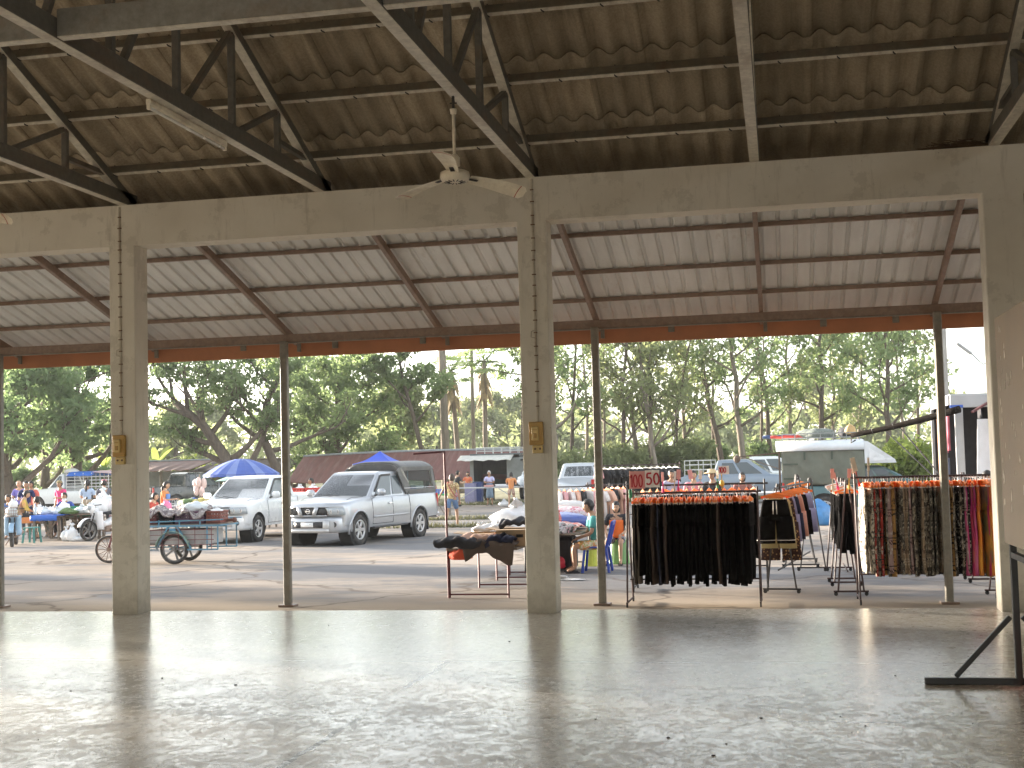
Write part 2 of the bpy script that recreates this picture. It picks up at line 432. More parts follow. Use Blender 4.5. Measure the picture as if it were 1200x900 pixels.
def csheet():
    b = MB(); prof = [(0, 0), (.13, 0), (.145, .028), (.175, .028), (.19, 0)]
    xs = []; k = 0; x = -39.5
    while x < 7.2:
        for dx, dz in prof: xs.append((x+dx, dz + (.006 if k % 4 == 0 else 0)))
        x += .20; k += 1
    vs = []; ny = 5
    for j in range(ny):
        y = 14.40 + (18.16-14.40)*j/(ny-1)
        for (xx, dz) in xs: vs.append((xx, y, zc(y) + .157 + dz))
    n = len(xs); N = len(vs)
    vs += [(a, c, d+.0025) for a, c, d in vs]
    fs = []
    for j in range(ny-1):
        for i in range(n-1):
            fs.append((j*n+i, j*n+i+1, (j+1)*n+i+1, (j+1)*n+i)); fs.append(tuple(N+q for q in (j*n+i, (j+1)*n+i, (j+1)*n+i+1, j*n+i+1)))
    b.add(vs, fs); return b.build('canopy_sheet', CSHEET, pav)
csheet()
b = MB(); b.box((-16.1, 18.12, 3.375), (47, .03, .32), .004); b.build('fascia', FASCIA, pav)
for i, x in enumerate((-13.1, -11.9, -7.6, -6.2, -4.9, -1.4, .62, 1.55)):
    b = MB(); b.box((x, 18.085, 3.37 + .01*(i % 3)), (.085, .035, .12), .006); b.build('gutter_clip', POSTM, pav)
# conduit with clips, patch of nails on column faces -> part of the wiring things below
WIRE = M('painted_conduit', (.47,.42,.33), .6, 0, .2, 9, dirt=(.22,.15,.09), dirtamt=.7); CLIP = M('rusty_clip', (.15,.08,.045), .8)
BOXW = M('ochre_plastic', (.50,.30,.07), .45, 0, .15, 8, dirt=(.25,.13,.04)); PLATE = M('yellowed_plastic', (.62,.45,.17), .4)
def wiring(x, side, ztop, zbox, lab, cat='cable'):
    b = MB(); b.box((x, 14.094, (ztop+zbox)/2), (.022, .012, ztop-zbox), .003)
    b.mi = 1; z = ztop-.12; k = 0
    while z > zbox+.08:
        b.box((x, 14.093, z), (.036 + .008*(k % 2), .018, .012)); z -= .13 + .03*math.sin(k*2.3); k += 1
    b.mi = 0; b.tube([(x, 14.092, 3.05), (x-.045, 14.085, 3.03), (x-.05, 14.085, 2.97), (x-.01, 14.09, 2.96)], .005, 5)
    tag(b.build('electrical_cable', [WIRE, CLIP]), lab, cat)
def switchbox(x, lab):
    t = thing('switch_box', lab, 'switch box', (x, 14.10, 1.88))
    b = MB(); b.box((0, -.025, .045), (.155, .05, .25), .008); b.build('housing', BOXW, t)
    b = MB(); b.box((-.005, -.065, .045), (.075, .03, .15), .006); b.mi = 1; b.box((-.005, -.085, .02), (.035, .012, .05), .003); b.box((-.005, -.082, .085), (.05, .005, .012)); b.build('breaker', [PLATE, BOXW], t)
    b = MB(); b.box((.012, -.02, -.125), (.115, .04, .085), .006); b.mi = 1
    for dx in (-.025, .03): b.tube([(.012+dx, -.039, -.12), (.012+dx, -.046, -.12)], .012, 10)
    b.build('socket', [PLATE, CLIP], t)
wiring(-7.43, -1, 4.70, 2.05, 'rusty conduit running up the column behind the tricycle cart')
wiring(-2.555, -1, 4.70, 2.05, 'conduit running up the middle column beside the clothes table')
switchbox(-7.45, 'ochre switch box on the column behind the tricycle cart')
switchbox(-2.575, 'ochre switch box on the middle column beside the clothes table')
# ceiling fans
FANW = M('cream_enamel', (.82,.75,.60), .45, 0, .12, 6, dirt=(.36,.26,.15), dirtamt=.6); REDL = M('red_line', (.45,.10,.05), .5)
def fan(x, y, rz, lab):
    t = thing('ceiling_fan', lab, 'ceiling fan', (x, y, 4.00), rz, 'ceiling fans')
    b = MB(); b.smooth = True
    b.lathe([(.0, -.035), (.085, -.035), (.115, -.02), (.125, .01), (.12, .045), (.09, .06), (.0, .062)], n=24)
    b.smooth = False; b.mi = 1
    for k in range(14):
        a = 2*PI*k/14; b.bar((.045*math.cos(a), .045*math.sin(a), -.037), (.09*math.cos(a), .09*math.sin(a), -.034), .008, .006)
    b.build('motor', [FANW, DARKGAP], t)
    b = MB(); b.smooth = True; b.tube([(0,0,.06), (0,0,.56)], .014, 10); b.lathe([(.0, .09), (.045, .10), (.045, .17), (.02, .20), (0, .20)], n=14); b.lathe([(0, .53), (.025, .54), (.03, .58), (0, .585)], n=12)
    b.smooth = False; b.mi = 1; b.box((0, 0, .63), (.03, .02, .12), .003); b.tube([(0, -.03, .63), (0, .03, .63)], .006, 6)
    b.build('down_rod', [FANW, DARKGAP], t)
    for k in range(3):
        b = MB(); R = Matrix.Rotation(-rz, 4, 'Z') @ Matrix.Rotation(math.radians(-11), 4, 'X') @ Matrix.Rotation(rz, 4, 'Z') @ Matrix.Rotation(k*2*PI/3, 4, 'Z') @ Matrix.Rotation(math.radians(-14), 4, 'X')
        def fn(u, v):
            r = .13 + u*.50; w = .055 + .03*min(1, u*1.6); w *= (1 if u < .93 else math.sqrt(max(0.05, 1-((u-.93)/.07)**2*.8)))
            return R @ Vector((r, (v-.5)*2*w, .01 - .05*u*u + .012*math.cos((v-.5)*3)))
        b.grid(16, 4, fn, .004); b.mi = 1
        def fl2(u, v): q = fn(.86 + .012*u, v); return q - (R @ Vector((0,0,.0065)) - R @ Vector((0,0,0)))
        b.grid(1, 4, fl2, .0015); b.mi = 2; b.bar(R @ Vector((.08, 0, .01)), R @ Vector((.20, 0, .008)), .035, .006)
        b.build('blade', [FANW, REDL, DARKGAP], t)
fan(-2.57, 10.62, math.radians(-86), 'cream ceiling fan with three blades hanging from the middle truss')
fan(-7.38, 10.72, math.radians(10), 'ceiling fan at the left edge with only a blade tip in view')
# fluorescent tube
TUBE = M('fluorescent_tube', (.80,.77,.70), .25)
t = thing('tube_light', 'unlit fluorescent tube fixed under the truss at upper left', 'light', (-5.035, 10.84, 4.66))
b = MB(); b.box((0, 0, .035), (.045, 1.56, .05), .005); b.build('housing', FANW, t)
b = MB(); b.smooth = True; b.tube([(0, -.74, -.012), (0, .74, -.012)], .015, 10); b.build('tube', TUBE, t)
for s in (-1, 1):
    b = MB(); b.box((0, s*.765, -.005), (.035, .03, .05), .005); b.build('lamp_holder', FANW, t)
# old nest on the beam
b = MB(); r2 = random.Random(3)
for k in range(170):
    a = r2.uniform(0, 2*PI); q = r2.random()**.6; c = Vector((2.02 + .36*q*math.cos(a) - .1, 14.22 + .10*math.sin(a)*q, 4.735 + .085*(1-q*q)*r2.random()))
    d = Vector((r2.uniform(-1, 1), r2.uniform(-.35, .35), r2.uniform(-.18, .25)))*.13; b.tube([c-d, c+d*.4+Vector((0,0,.008)), c+d], .004, 4)
tag(b.build('bird_nest', M('dry_grass', (.13,.085,.05), .9, 0, .3)), 'dark straw bird nest on top of the beam at right', 'nest')
# ------------------------------------------------------------------ ground
def m_ground():
    t = NT('yard_ground'); n = t.noise(.10, 6, .6); n2 = t.noise(.9, 8, .72, None, (.55, 1.2, 1)); n3 = t.noise(7, 6, .7)
    n5 = t.noise(2.2, 8, .75, None, (.6, 1.3, 1))
    c = t.mix(t.ramp(n2, [(.35, 0.), (.65, 1.)]), (.19,.17,.153), (.35,.32,.29))
    c = t.mix(t.ramp(n2, [(.43, .9), (.48, 0.)]), c, (.20,.20,.205))
    c = t.mix(t.ramp(n5, [(.51, 0.), (.60, .85)]), c, (.23,.215,.205))
    c = t.mix(t.ramp(n, [(.45, 0.), (.6, .6)]), c, (.39,.33,.27))
    c = t.mix(t.ramp(t.noise(.33, 7, .68, None, (.5, 1.6, 1)), [(.52, 0.), (.57, .65)]), c, (.215,.215,.22))
    nb = t.noise(.17, 7, .62, None, (.55, 1.0, 1)); nc = t.noise(.24, 8, .66, None, (.4, 1.1, 1)); c = t.mix(t.ramp(nb, [(.50, 0.), (.535, .8)]), c, (.20,.20,.205)); c = t.mix(t.ramp(nc, [(.53, 0.), (.58, .75)]), c, (.40,.34,.285))
    sp_ = t.n('ShaderNodeSeparateXYZ'); t.l(t.coord(), sp_.inputs[0]); c = t.mix(t.math('MULTIPLY', t.ramp(t.math('ADD', t.math('MULTIPLY', sp_.outputs[1], .05), t.math('MULTIPLY', n2, .12)), [(.94, .85), (1.0, 0.)]), 1.0), c, (.41,.34,.265))
    c = t.mix(t.ramp(n3, [(.6, 0.), (.75, .45)]), c, (.20,.175,.15))
    v = t.n('ShaderNodeTexVoronoi', feature='DISTANCE_TO_EDGE'); v.inputs['Scale'].default_value = .23
    wv = t.n('ShaderNodeVectorMath', operation='ADD'); t.l(t.coord(), wv.inputs[0])
    nn = t.n('ShaderNodeTexNoise'); nn.inputs['Scale'].default_value = 1.1; nn.inputs['Detail'].default_value = 5; t.l(t.coord(), nn.inputs['Vector'])
    t.l(nn.outputs['Color'], wv.inputs[1]); t.l(wv.outputs[0], v.inputs['Vector'])
    c = t.mix(t.math('MULTIPLY', t.ramp(v.outputs['Distance'], [(.004, 1.), (.014, 0.)]), .6), c, (.13,.11,.095))
    t.principled(c, 1.0, 0, .0, n3, .3, .02); return t.m
b = MB(); b.grid(10, 10, lambda u, v: (-600+1200*u, -300+1115*v, G-.004*(1 if False else 0))); tag(b.build('ground', m_ground()), kind='structure')
# grassy field beyond the yard
GRASSF = M('field_grass', (.22,.21,.11), .9, 0, .35, .5, dirt=(.26,.22,.12), dirtamt=.7)
b = MB()
b.grid(90, 3, lambda u, v: (-590+1180*u, 57.5 + 1.6*math.sin(u*97) + 1.2*math.sin(u*231) + (742 if v > .99 else v*60) , G+.006)); tag(b.build('grass_field', GRASSF), kind='structure')

def leaf_mat(name, a, bcol, tr, frac=.62):
    t = NT(name); n = t.noise(.9, 4, .6); n2 = t.noise(5, 3)
    c = t.mix(t.ramp(t.math('ADD', t.math('MULTIPLY', n, .6), t.math('MULTIPLY', n2, .4)), [(.35, 0.), (.65, 1.)]), a, bcol)
    p = t.principled(c, .55, 0, .3)
    x = t.n('ShaderNodeBsdfTranslucent'); t.l(t.mix(.5, c, tr), x.inputs[0])
    mx = t.n('ShaderNodeMixShader'); mx.inputs[0].default_value = frac
    t.l(p.outputs[0], mx.inputs[1]); t.l(x.outputs[0], mx.inputs[2]); t.l(mx.outputs[0], t.out.inputs[0]); return t.m
LEAF = {'dark': leaf_mat('leaf_dark', (.105,.165,.085), (.185,.265,.13), (.34,.46,.18)),
        'mid': leaf_mat('leaf_mid', (.11,.165,.085), (.20,.265,.125), (.36,.46,.18)),
        'olive': leaf_mat('leaf_olive', (.15,.185,.09), (.25,.285,.15), (.42,.46,.20)),
        'bright': leaf_mat('leaf_bright', (.13,.19,.05), (.24,.30,.08), (.42,.48,.10))}
BARK = M('bark', (.11,.085,.065), .95, 0, .3, 3, .4, stretch=(3,3,.6)); PALEBARK = M('pale_bark', (.21,.175,.14), .95, 0, .3, 3, .3, stretch=(3,3,.6))

def leaves_mesh(name, centers, radii, n, size, mat, seed, flat=.7, loose=1.0):
    g = np.random.default_rng(seed)
    C = np.array([tuple(c) for c in centers]); R = np.array(radii)
    N = len(C)*n
    d = g.normal(size=(N, 3)); d /= np.linalg.norm(d, axis=1)[:, None]
    r = g.random(N)**.55 * loose
    off = d*r[:, None]*np.repeat(R, n)[:, None]; off[:, 2] *= flat
    c = np.repeat(C, n, axis=0) + off
    u = g.normal(size=(N, 3)); u /= np.linalg.norm(u, axis=1)[:, None]
    w = g.normal(size=(N, 3)); w[:, 2] += .9; v = np.cross(u, w); v /= np.linalg.norm(v, axis=1)[:, None]+1e-9
    s = size*(.6+.8*g.random(N)); u *= s[:, None]; v *= (s*.42)[:, None]
    V = np.stack([c-u, c+v-u*.1, c+u, c-v-u*.1], axis=1).reshape(-1, 3)
    me = bpy.data.meshes.new(name); me.vertices.add(4*N); me.vertices.foreach_set('co', V.astype(np.float32).ravel())
    me.loops.add(4*N); me.loops.foreach_set('vertex_index', np.arange(4*N, dtype=np.int32))
    me.polygons.add(N); me.polygons.foreach_set('loop_start', np.arange(0, 4*N, 4, dtype=np.int32)); me.polygons.foreach_set('loop_total', np.full(N, 4, np.int32))
    me.materials.append(mat); me.update(calc_edges=True); me.validate(); return me

def limb(rg, p, d, L, segs=5, bend=.25, up=.12):
    pts = [Vector(p)]; d = Vector(d).normalized()
    for i in range(segs):
        d = (d + Vector((rg.uniform(-1, 1), rg.uniform(-1, 1), rg.uniform(-1, 1)))*bend + Vector((0, 0, up))).normalized()
        pts.append(pts[-1] + d*(L/segs))
    return pts
def at(pts, t):
    x = t*(len(pts)-1); i = min(int(x), len(pts)-2); return pts[i].lerp(pts[i+1], x-i)

def make_tree(label, base, trunk, r0, nl, Lr, t0=.4, twigs=4, rc=1.0, per=70, leaf='mid', size=.2, flat=.7, seed=1, bark=None, rise=.35,
              extra=(), group=None, cat='tree', name='tree', bush=None, topr=.25, limbdirs=None):
    """trunk: points relative to the base; nl limbs of length Lr; leaves gather round the twig ends"""
    rg = random.Random(seed); root = thing(name, label, cat, base, 0, group)
    tp = [Vector(p) for p in trunk]
    b = MB(); b.smooth = True
    n = len(tp); b.tube(tp, [r0*(1.25 if i == 0 else 1-(1-topr)*i/(n-1)) for i in range(n)], 8)
    C = []; RR = []
    limbs = []
    for i in range(nl):
        t = t0 + (1-t0)*((i+.5)/nl); a = i*2.4 + rg.uniform(-.5, .5)
        dd = limbdirs[i % len(limbdirs)] if limbdirs else (math.cos(a), math.sin(a), rise + .5*rg.random())
        L = rg.uniform(*Lr)*(1.0 if limbdirs else (1.15-.5*max(0, (t-t0)/(1-t0))))
        limbs.append((t, limb(rg, at(tp, t), dd, L)))
    limbs.append((1, limb(rg, tp[-1], (rg.uniform(-.3,.3), rg.uniform(-.3,.3), 1), Lr[0]*.6)))
    for t, pts in limbs:
        rb = r0*(1-(1-topr)*t)*.62; b.tube(pts, [rb*(1-.8*k/(len(pts)-1)) for k in range(len(pts))], 6)
        L = (pts[-1]-pts[0]).length
        for k in range(twigs):
            s = .35 + .65*(k+.6)/twigs; p = at(pts, min(1, s)); d = (pts[-1]-pts[0]).normalized()
            tw = limb(rg, p, d + Vector((rg.uniform(-1,1), rg.uniform(-1,1), rg.uniform(-.5,.7)))*1.1, L*rg.uniform(.25,.5), 3)
            b.tube(tw, [rb*.35, rb*.25, rb*.15, rb*.06], 5)
            C.append(tw[-1]); RR.append(rc*rg.uniform(.6, 1.25))
            if rg.random() < .6: C.append(tw[1]); RR.append(rc*rg.uniform(.4, .8))
        C.append(pts[-1]); RR.append(rc*rg.uniform(.7, 1.2))
    for c, r in extra: C.append(Vector(c)); RR.append(r)
    b.build('trunk', bark or BARK, root)
    link('crown', leaves_mesh('crown', C, RR, per, size, LEAF[leaf], seed+50, flat), root)
    return root
def straight(rg, H, lean=0.0, wig=.25, n=8, ly=0.0):
    pts = [];
    for i in range(n):
        t = i/(n-1); pts.append((lean*t + rg.uniform(-wig, wig)*(.2+t)*.6*(i > 0), ly*t + rg.uniform(-wig, wig)*t*.5, H*t))
    return pts
def gat(px, Y): return (xat(px, Y), Y, G)

# --- the spreading rain trees on the left
make_tree('dark dense rain tree at the far left behind the seated vendors', gat(12, 60), [(0,0,0),(-.3,0,2.2),(.2,0,4.2),(.6,0,6.5)], .38, 15, (3.0,4.6), .12, 6, .95, 58, 'dark', .17, .6, 11, rise=.02)
make_tree('layered rain tree behind the truck with the blue tarpaulin roof', gat(86, 64), [(0,0,0),(.2,0,2.4),(.1,0,4.6),(.4,0,7.2)], .36, 15, (3.2,4.8), .15, 6, .95, 58, 'dark', .17, .55, 12, rise=.02)
make_tree('smaller leafy tree at the very back of the left market stalls', gat(52, 74), [(0,0,0),(.1,0,2.5),(-.1,0,5),(0,0,8)], .3, 14, (3.2,4.6), .12, 6, 1.1, 60, 'mid', .19, .6, 13, rise=.15)
make_tree('great rain tree leaning left with forked dark limbs behind the blue umbrella', gat(296, 60), [(0,0,0),(-.5,0,1.1),(-1.5,0,2.6),(-2.5,0,4.0),(-3.9,-.2,5.2)], .40, 10, (3.2,4.8), .25, 7, .8, 46, 'mid', .14, .5, 14, rise=.35, topr=.4,
          limbdirs=[(.5,.2,1),(-.9,.3,.45),(.9,-.2,.55),(-.3,-.3,1),(-1,.2,.25),(.8,.3,.9),(-.5,.5,.8),(-1,-.4,.35),(.1,.2,1),(-.8,-.2,.7)])
make_tree('twisted second stem of the rain tree standing right of the blue umbrella', gat(322, 61.5), [(0,0,0),(.1,0,1.8),(-.6,0,3.4),(-.4,0,5),(.4,.2,6.6)], .30, 9, (3.0,4.4), .35, 7, .8, 46, 'mid', .14, .5, 15, rise=.3, topr=.4)
make_tree('rounded leafy tree behind the cab of the silver pickup', gat(395, 69), [(0,0,0),(.1,0,2),(0,0,4),(.1,0,6.3)], .30, 16, (2.6,4.0), .12, 7, .85, 55, 'mid', .15, .65, 16, rise=.02)
make_tree('leafy tree with a bare lower trunk beside the steel canopy post', gat(352, 74), [(0,0,0),(.1,0,2.5),(.2,0,5),(0,0,8)], .28, 13, (2.8,4.2), .22, 6, .9, 48, 'mid', .16, .6, 17, rise=.1)
make_tree('slender tree leaning left above the canopy of the silver pickup', gat(501, 68), [(0,0,0),(-.2,0,2.2),(-.7,0,4.4),(-1.2,0,6.2),(-1.5,0,8)], .16, 8, (1.9,3.2), .42, 5, .75, 60, 'mid', .17, .6, 18, rise=.25, topr=.4)
make_tree('pale hazy tree low behind the leaning slender tree', gat(462, 84), [(0,0,0),(0,0,2),(.2,0,4),(.1,0,5.6)], .22, 9, (1.9,2.8), .3, 5, 1.0, 80, 'olive', .2, .7, 19)
make_tree('tree hanging thin drooping sprays beside the middle column', gat(612, 78), [(0,0,0),(.1,0,3),(.2,0,6),(.1,0,10)], .2, 7, (2.2,3.4), .68, 4, .7, 26, 'mid', .17, .9, 20, rise=-.05)
# --- palms beyond the maroon shed
def make_palm(label, base, H, r, seed, lean=0.0, skirt=True):
    rg = random.Random(seed); root = thing('palm_tree', label, 'palm tree', base, 0, 'tall palms beyond the maroon shed')
    b = MB(); b.smooth = True; tp = [(lean*t, 0, H*t) for t in (0, .15, .4, .7, 1)]; b.tube(tp, [r*1.4, r*1.1, r, r*.95, r*.9], 9); b.build('trunk', PALEBARK, root)
    b = MB(); top = Vector((lean, 0, H))
    for k in range(26):
        a = k*2.4; el = rg.uniform(-.5, .9); d = Vector((math.cos(a)*math.cos(el), math.sin(a)*math.cos(el), math.sin(el))); L = rg.uniform(.9, 1.3)
        tip = top + d*L; b.bar(top, tip, .04, .03); side = d.cross(Vector((0,0,1))).normalized(); upv = side.cross(d)
        for q in range(9):
            an = (q-4)*.30; e = tip + (d*math.cos(an) + side*math.sin(an))*rg.uniform(.7, .95) + Vector((0,0,-.12)); w = side*math.cos(an) - d*math.sin(an)
            b.add([tip, tip+(e-tip)*.5+w*.06, e, tip+(e-tip)*.5-w*.06], [(0,1,2,3)])
    b.build('crown', LEAF['mid'], root)
    if skirt:
        b = MB()
        for k in range(40):
            a = rg.uniform(0, 2*PI); z = H - rg.uniform(.2, 1.9); d = Vector((math.cos(a), math.sin(a), -rg.uniform(1.6, 3)))*.32
            p = Vector((lean*z/H, 0, z)) + Vector((math.cos(a), math.sin(a), 0))*r; w = Vector((-math.sin(a), math.cos(a), 0))*.12
            b.add([p, p+d*.6+w, p+d*1.4, p+d*.6-w], [(0,1,2,3)])
        b.build('dead_fronds', M('dead_frond', (.30,.23,.14), .9, 0, .3), root)
make_palm('thick straight palm trunk, leftmost of the tall palms behind the shed', gat(523, 74), 9.6, .24, 1, -.1, False)
make_palm('palm with a ragged skirt of dead fronds right of the thickest palm', gat(540, 78), 7.4, .16, 2, -.45)
make_palm('thinnest pale palm trunk between the two skirted palms', gat(556, 82), 10, .12, 3, 0, False)
make_palm('palm with dead fronds, rightmost of the tall palms behind the shed', gat(569, 76), 7.8, .15, 4, .1)
# --- hazy far trees
for i, (px, Y, h, lab) in enumerate([(440,150,9,'hazy far tree showing left of the thickest palm'), (480,165,10,'hazy far tree behind the leaning slender tree'), (512,140,8,'hazy far tree at the foot of the palms'), (548,160,9.5,'hazy far tree between the palm trunks'), (585,145,9.5,'hazy far tree right of the last palm'), (610,155,8.5,'hazy far tree touching the middle column'),
      (205,120,8,'hazy far tree over the grey shed roof'), (245,135,9,'hazy far tree seen under the limbs of the great rain tree'), (145,110,8,'hazy far tree hidden by the left column'),
      (660,140,6,'hazy far tree right of the middle column'), (705,150,6,'hazy far tree behind the second canopy post'), (835,150,6.5,'hazy far tree left of the grey van'), (870,165,7,'hazy far tree above the grey van'), (945,150,11,'tall hazy far tree above the canvas camper truck'), (1010,140,6.5,'hazy far tree behind the end of the rolled awning'), (1040,165,6.5,'hazy far tree under the rolled awning'), (1130,140,7,'hazy far tree behind the box truck')]):
    rg = random.Random(i); make_tree(lab, gat(px, Y), [(0,0,0),(0,0,h*.3),(.2,0,h*.55),(0,0,h*.8)], .3, 9, (h*.25,h*.42), .15, 5, 1.4, 34, 'olive', .34, .75, 100+i, rise=.2, group='hazy trees far behind')
# --- tall thin trees on the right
TT = [(653,62,12,.9,-.5,'thin tree right beside the middle column, curving left'), (668,66,12,.12,.5,'forked thin tree between the middle column and the second canopy post'), (688,72,13,.11,.1,'straight thin tree left of the second canopy post'),
      (727,64,11,.13,.6,'thin tree right of the second canopy post with a bent stem'), (752,66,10,.15,-.6,'thin stem of the clump behind the price board, leaning left'), (764,65,11,.14,.2,'thin stem in the middle of the clump behind the price board'), (772,64,11,.15,-.9,'thick stem of the clump behind the price board, leaning far left'),
      (784,66,10,.12,1.3,'thin stem of the clump behind the price board, leaning right'), (804,70,11,.13,-.2,'slim tree with a dark tuft right of the price board'), (853,68,12,.17,-1.6,'leaning tree left of the pair over the grey van'), (873,68,12,.19,-.5,'sturdy upright tree of the pair over the grey van'),
      (909,72,12,.15,-.9,'thin tree just right of the pair over the grey van'), (925,74,12,.13,.2,'thin upright tree over the tail of the camper truck'), (960,72,13,.17,.5,'straight pale trunk over the middle of the camper truck'), (978,76,9,.12,.1,'leafy thin tree right of the straight pale trunk'),
      (1041,66,11,.17,.2,'forked tree standing over the rolled awning'), (1064,76,12,.11,-.5,'left one of two slim trunks beside the right canopy post'), (1076,78,12,.11,.1,'right one of two slim trunks beside the right canopy post'), (1008,80,11,.12,.3,'thin tree behind the cab roof of the camper truck'), (835,80,12,.12,.2,'far thin tree left of the leaning tree'), (712,80,12,.12,-.4,'far thin tree showing right of the second canopy post'), (893,84,12,.12,.3,'far thin tree over the bonnet of the grey van')]
for i, (px, Y, H, r, lean, lab) in enumerate(TT):
    rg = random.Random(40+i); r = min(r, .2)
    dense = i in (8, 13, 14, 15, 18, 16)
    make_tree(lab, gat(px, Y), straight(rg, H*.82, lean, .28, 8), r, 11 if dense else 10, (1.7,3.0), .22 if i in (4,5,6,7,3) else .30, 5, .85 if dense else .8, 24 if dense else 15, ('mid','mid','olive')[i % 3] if not 3 <= i <= 7 else 'olive', .15, .65, 200+i, bark=BARK if i % 2 else PALEBARK, rise=.35, topr=.35, group='tall thin trees behind the market')
make_tree('yellow green tree reaching in from the right beside the right column', gat(1168, 30), [(0,0,0),(.2,0,2.5),(0,0,5),(-.2,0,6.4)], .14, 8, (1.3,2.2), .55, 5, .5, 70, 'bright', .10, .6, 31, rise=.1)
# --- bushes
BU = [(1062,47,2.7,1.7,'bright','bright green bush under the rolled awning'), (662,60,2.6,1.6,'olive','olive shrub right of the middle column'), (715,63,2.6,1.9,'olive','olive shrub behind the second canopy post'), (745,66,2.8,2.0,'olive','tangled shrub behind the left of the price board'), (792,66,3.2,2.2,'olive','wide tangled shrub right of the price board'), (826,72,2.6,2.0,'mid','green shrub left of the grey van'), (905,70,2.4,1.8,'mid','green shrub showing above the grey van'),
      (1000,66,2.2,1.6,'mid','green shrub behind the roof rack of the camper truck'), (20,70,2.0,1.8,'dark','dark shrub behind the bald man'), (110,72,2.0,1.8,'dark','dark shrub behind the vegetable truck'), (232,72,2.4,1.8,'bright','light green shrub beside the grey shed roof'), (262,70,2.0,1.5,'bright','light green shrub left of the blue umbrella')]
for i, (px, Y, h, w, lf, lab) in enumerate(BU):
    make_tree(lab, gat(px, Y), [(0,0,0),(0,0,h*.2),(.05,0,h*.4)], .07, 9, (w*.6,w*1.0), .1, 5, .55, 90, lf, .13, .8, 300+i, rise=.7, name='bush', cat='bush', group='bushes behind the market')
# banana plant
def banana(label, base, H, seed, yaw):
    rg = random.Random(seed); root = thing('banana_plant', label, 'banana plant', base, yaw)
    b = MB(); b.smooth = True; b.tube([(0,0,0),(0,0,H*.5)], [.13,.09], 8); b.build('stem', M('banana_stem', (.22,.25,.10), .6), root)
    for k in range(7):
        a = k*.95; el = .55+.6*rg.random(); L = H*.62
        def fn(u, v):
            r = u*L; z = H*.48 + math.sin(el)*r - .25*r*r*.5; w = .24*math.sin(PI*min(1, .08+u*.95))**.6
            c = Vector((math.cos(a)*r*math.cos(el), math.sin(a)*r*math.cos(el), z)); return c + Vector((-math.sin(a), math.cos(a), .25*abs(v-.5)))*(v-.5)*2*w
        b = MB(); b.smooth = True; b.grid(9, 2, fn); b.build('leaf', LEAF['bright'], root)
banana('banana plant over the grey shed right of the left column', gat(184, 84), 4.4, 1, .3)
banana('banana plant glimpsed left of the left column', gat(122, 82), 4.2, 2, 1.2)
# unseen trees added out of frame on the left to block the low sun
def shade(c, dist, H, lab, seed, spread, low=1.2, n=70):
    # c: distance across the sun's direction, dist: distance along it
    x = -.915*dist + .403*c; y = .403*dist + .915*c
    rg = random.Random(seed); ex = [((rg.uniform(-1, 1)*spread*.4, rg.uniform(-1, 1)*spread, rg.uniform(low, H)), rg.uniform(.8, 1.3)*min(1, spread)) for _ in range(n)]
    make_tree(lab, (x, y, G), [(0,0,0),(0,0,H*.3),(.2,0,H*.6),(0,0,H*.9)], .3, 8, (spread*.8,spread*1.3), .3, 4, min(1.0, spread), 80, 'dark', .26, .9, seed, extra=ex, rise=.2)
shade(9.9, 50, 10, 'broad leafy tree added for shade west of the pavilion, outside the left of the picture', 401, 1.7)
shade(11.4, 54, 10, 'second broad tree added for shade west of the pavilion, outside the left of the picture', 402, .8, 1.2, 55)
shade(14.2, 48, 9, 'slim leafy tree added for shade west of the yard, outside the left of the picture', 406, .6, .6, 40)
shade(6.8, 58, 11, 'narrow leafy tree added for shade west of the pavilion, outside the left of the picture', 403, .4)
#shade(3.2, 52, 11, 'leafy tree added for shade south west of the pavilion, outside the left of the picture', 405, 1.5)
#shade(21, 62, 8, 'loose tree added for shade far west of the yard, outside the left of the picture', 404, 2.0, 4)
# thin grass along the far edge of the yard and in the verge behind the silver pickup
g = np.random.default_rng(5)
def grass(cx, cy, rx, ry, n, seed): 
    q = np.random.default_rng(seed); x = cx + rx*q.normal(size=n)*.5; y = cy + ry*q.normal(size=n)*.5; return np.stack([x, y], 1)
P = np.concatenate([grass(*gp(530, 609)[:2], 2.6, .35, 700, 1), grass(*gp(520, 618)[:2], 2.2, .3, 500, 2)] + [grass(xat(px, 57.6), 57.6, 5, .8, 500, int(px)) for px in range(420, 1100, 55)])
n = len(P); h = .05+.16*g.random(n); a = g.random(n)*6.28; dx = np.stack([np.cos(a), np.sin(a)], 1)*.02
V = np.stack([np.c_[P-dx, np.full(n, G)], np.c_[P+dx, np.full(n, G)], np.c_[P+g.normal(size=(n, 2))*.05, G+h]], 1).reshape(-1, 3)
me = bpy.data.meshes.new('grass'); me.from_pydata(V.tolist(), [], np.arange(3*n).reshape(-1, 3).tolist()); me.materials.append(leaf_mat('dry_grass_blade', (.10,.105,.05), (.17,.16,.085), (.2,.2,.1), .3))
tag(link('grass', me), 'thin tufts of grass along the edge of the yard', 'grass', kind='stuff')

def wood(Y0, n, hh, size, seed, mat, xw, lab):
    g = np.random.default_rng(seed); cs = []; rs = []
    for i in range(n):
        x = -xw[0] + (xw[0]+xw[1])*i/n + g.normal()*2; H = hh*(.65+.6*g.random())
        for k in range(9): cs.append((x + g.normal()*2.2, Y0 + g.normal()*6, G + H*(.08+.92*g.random()))); rs.append(1.7)
    return tag(link('far_wood', leaves_mesh('far_wood', cs, rs, 20, size, LEAF[mat], seed, .8)), lab, 'wood', kind='stuff')
wood(128, 70, 6.5, .42, 7, 'olive', (100, 60), 'pale far wood closing the view behind the market')
wood(205, 60, 8.5, .7, 8, 'mid', (170, 95), 'hazier and taller far wood on the skyline')
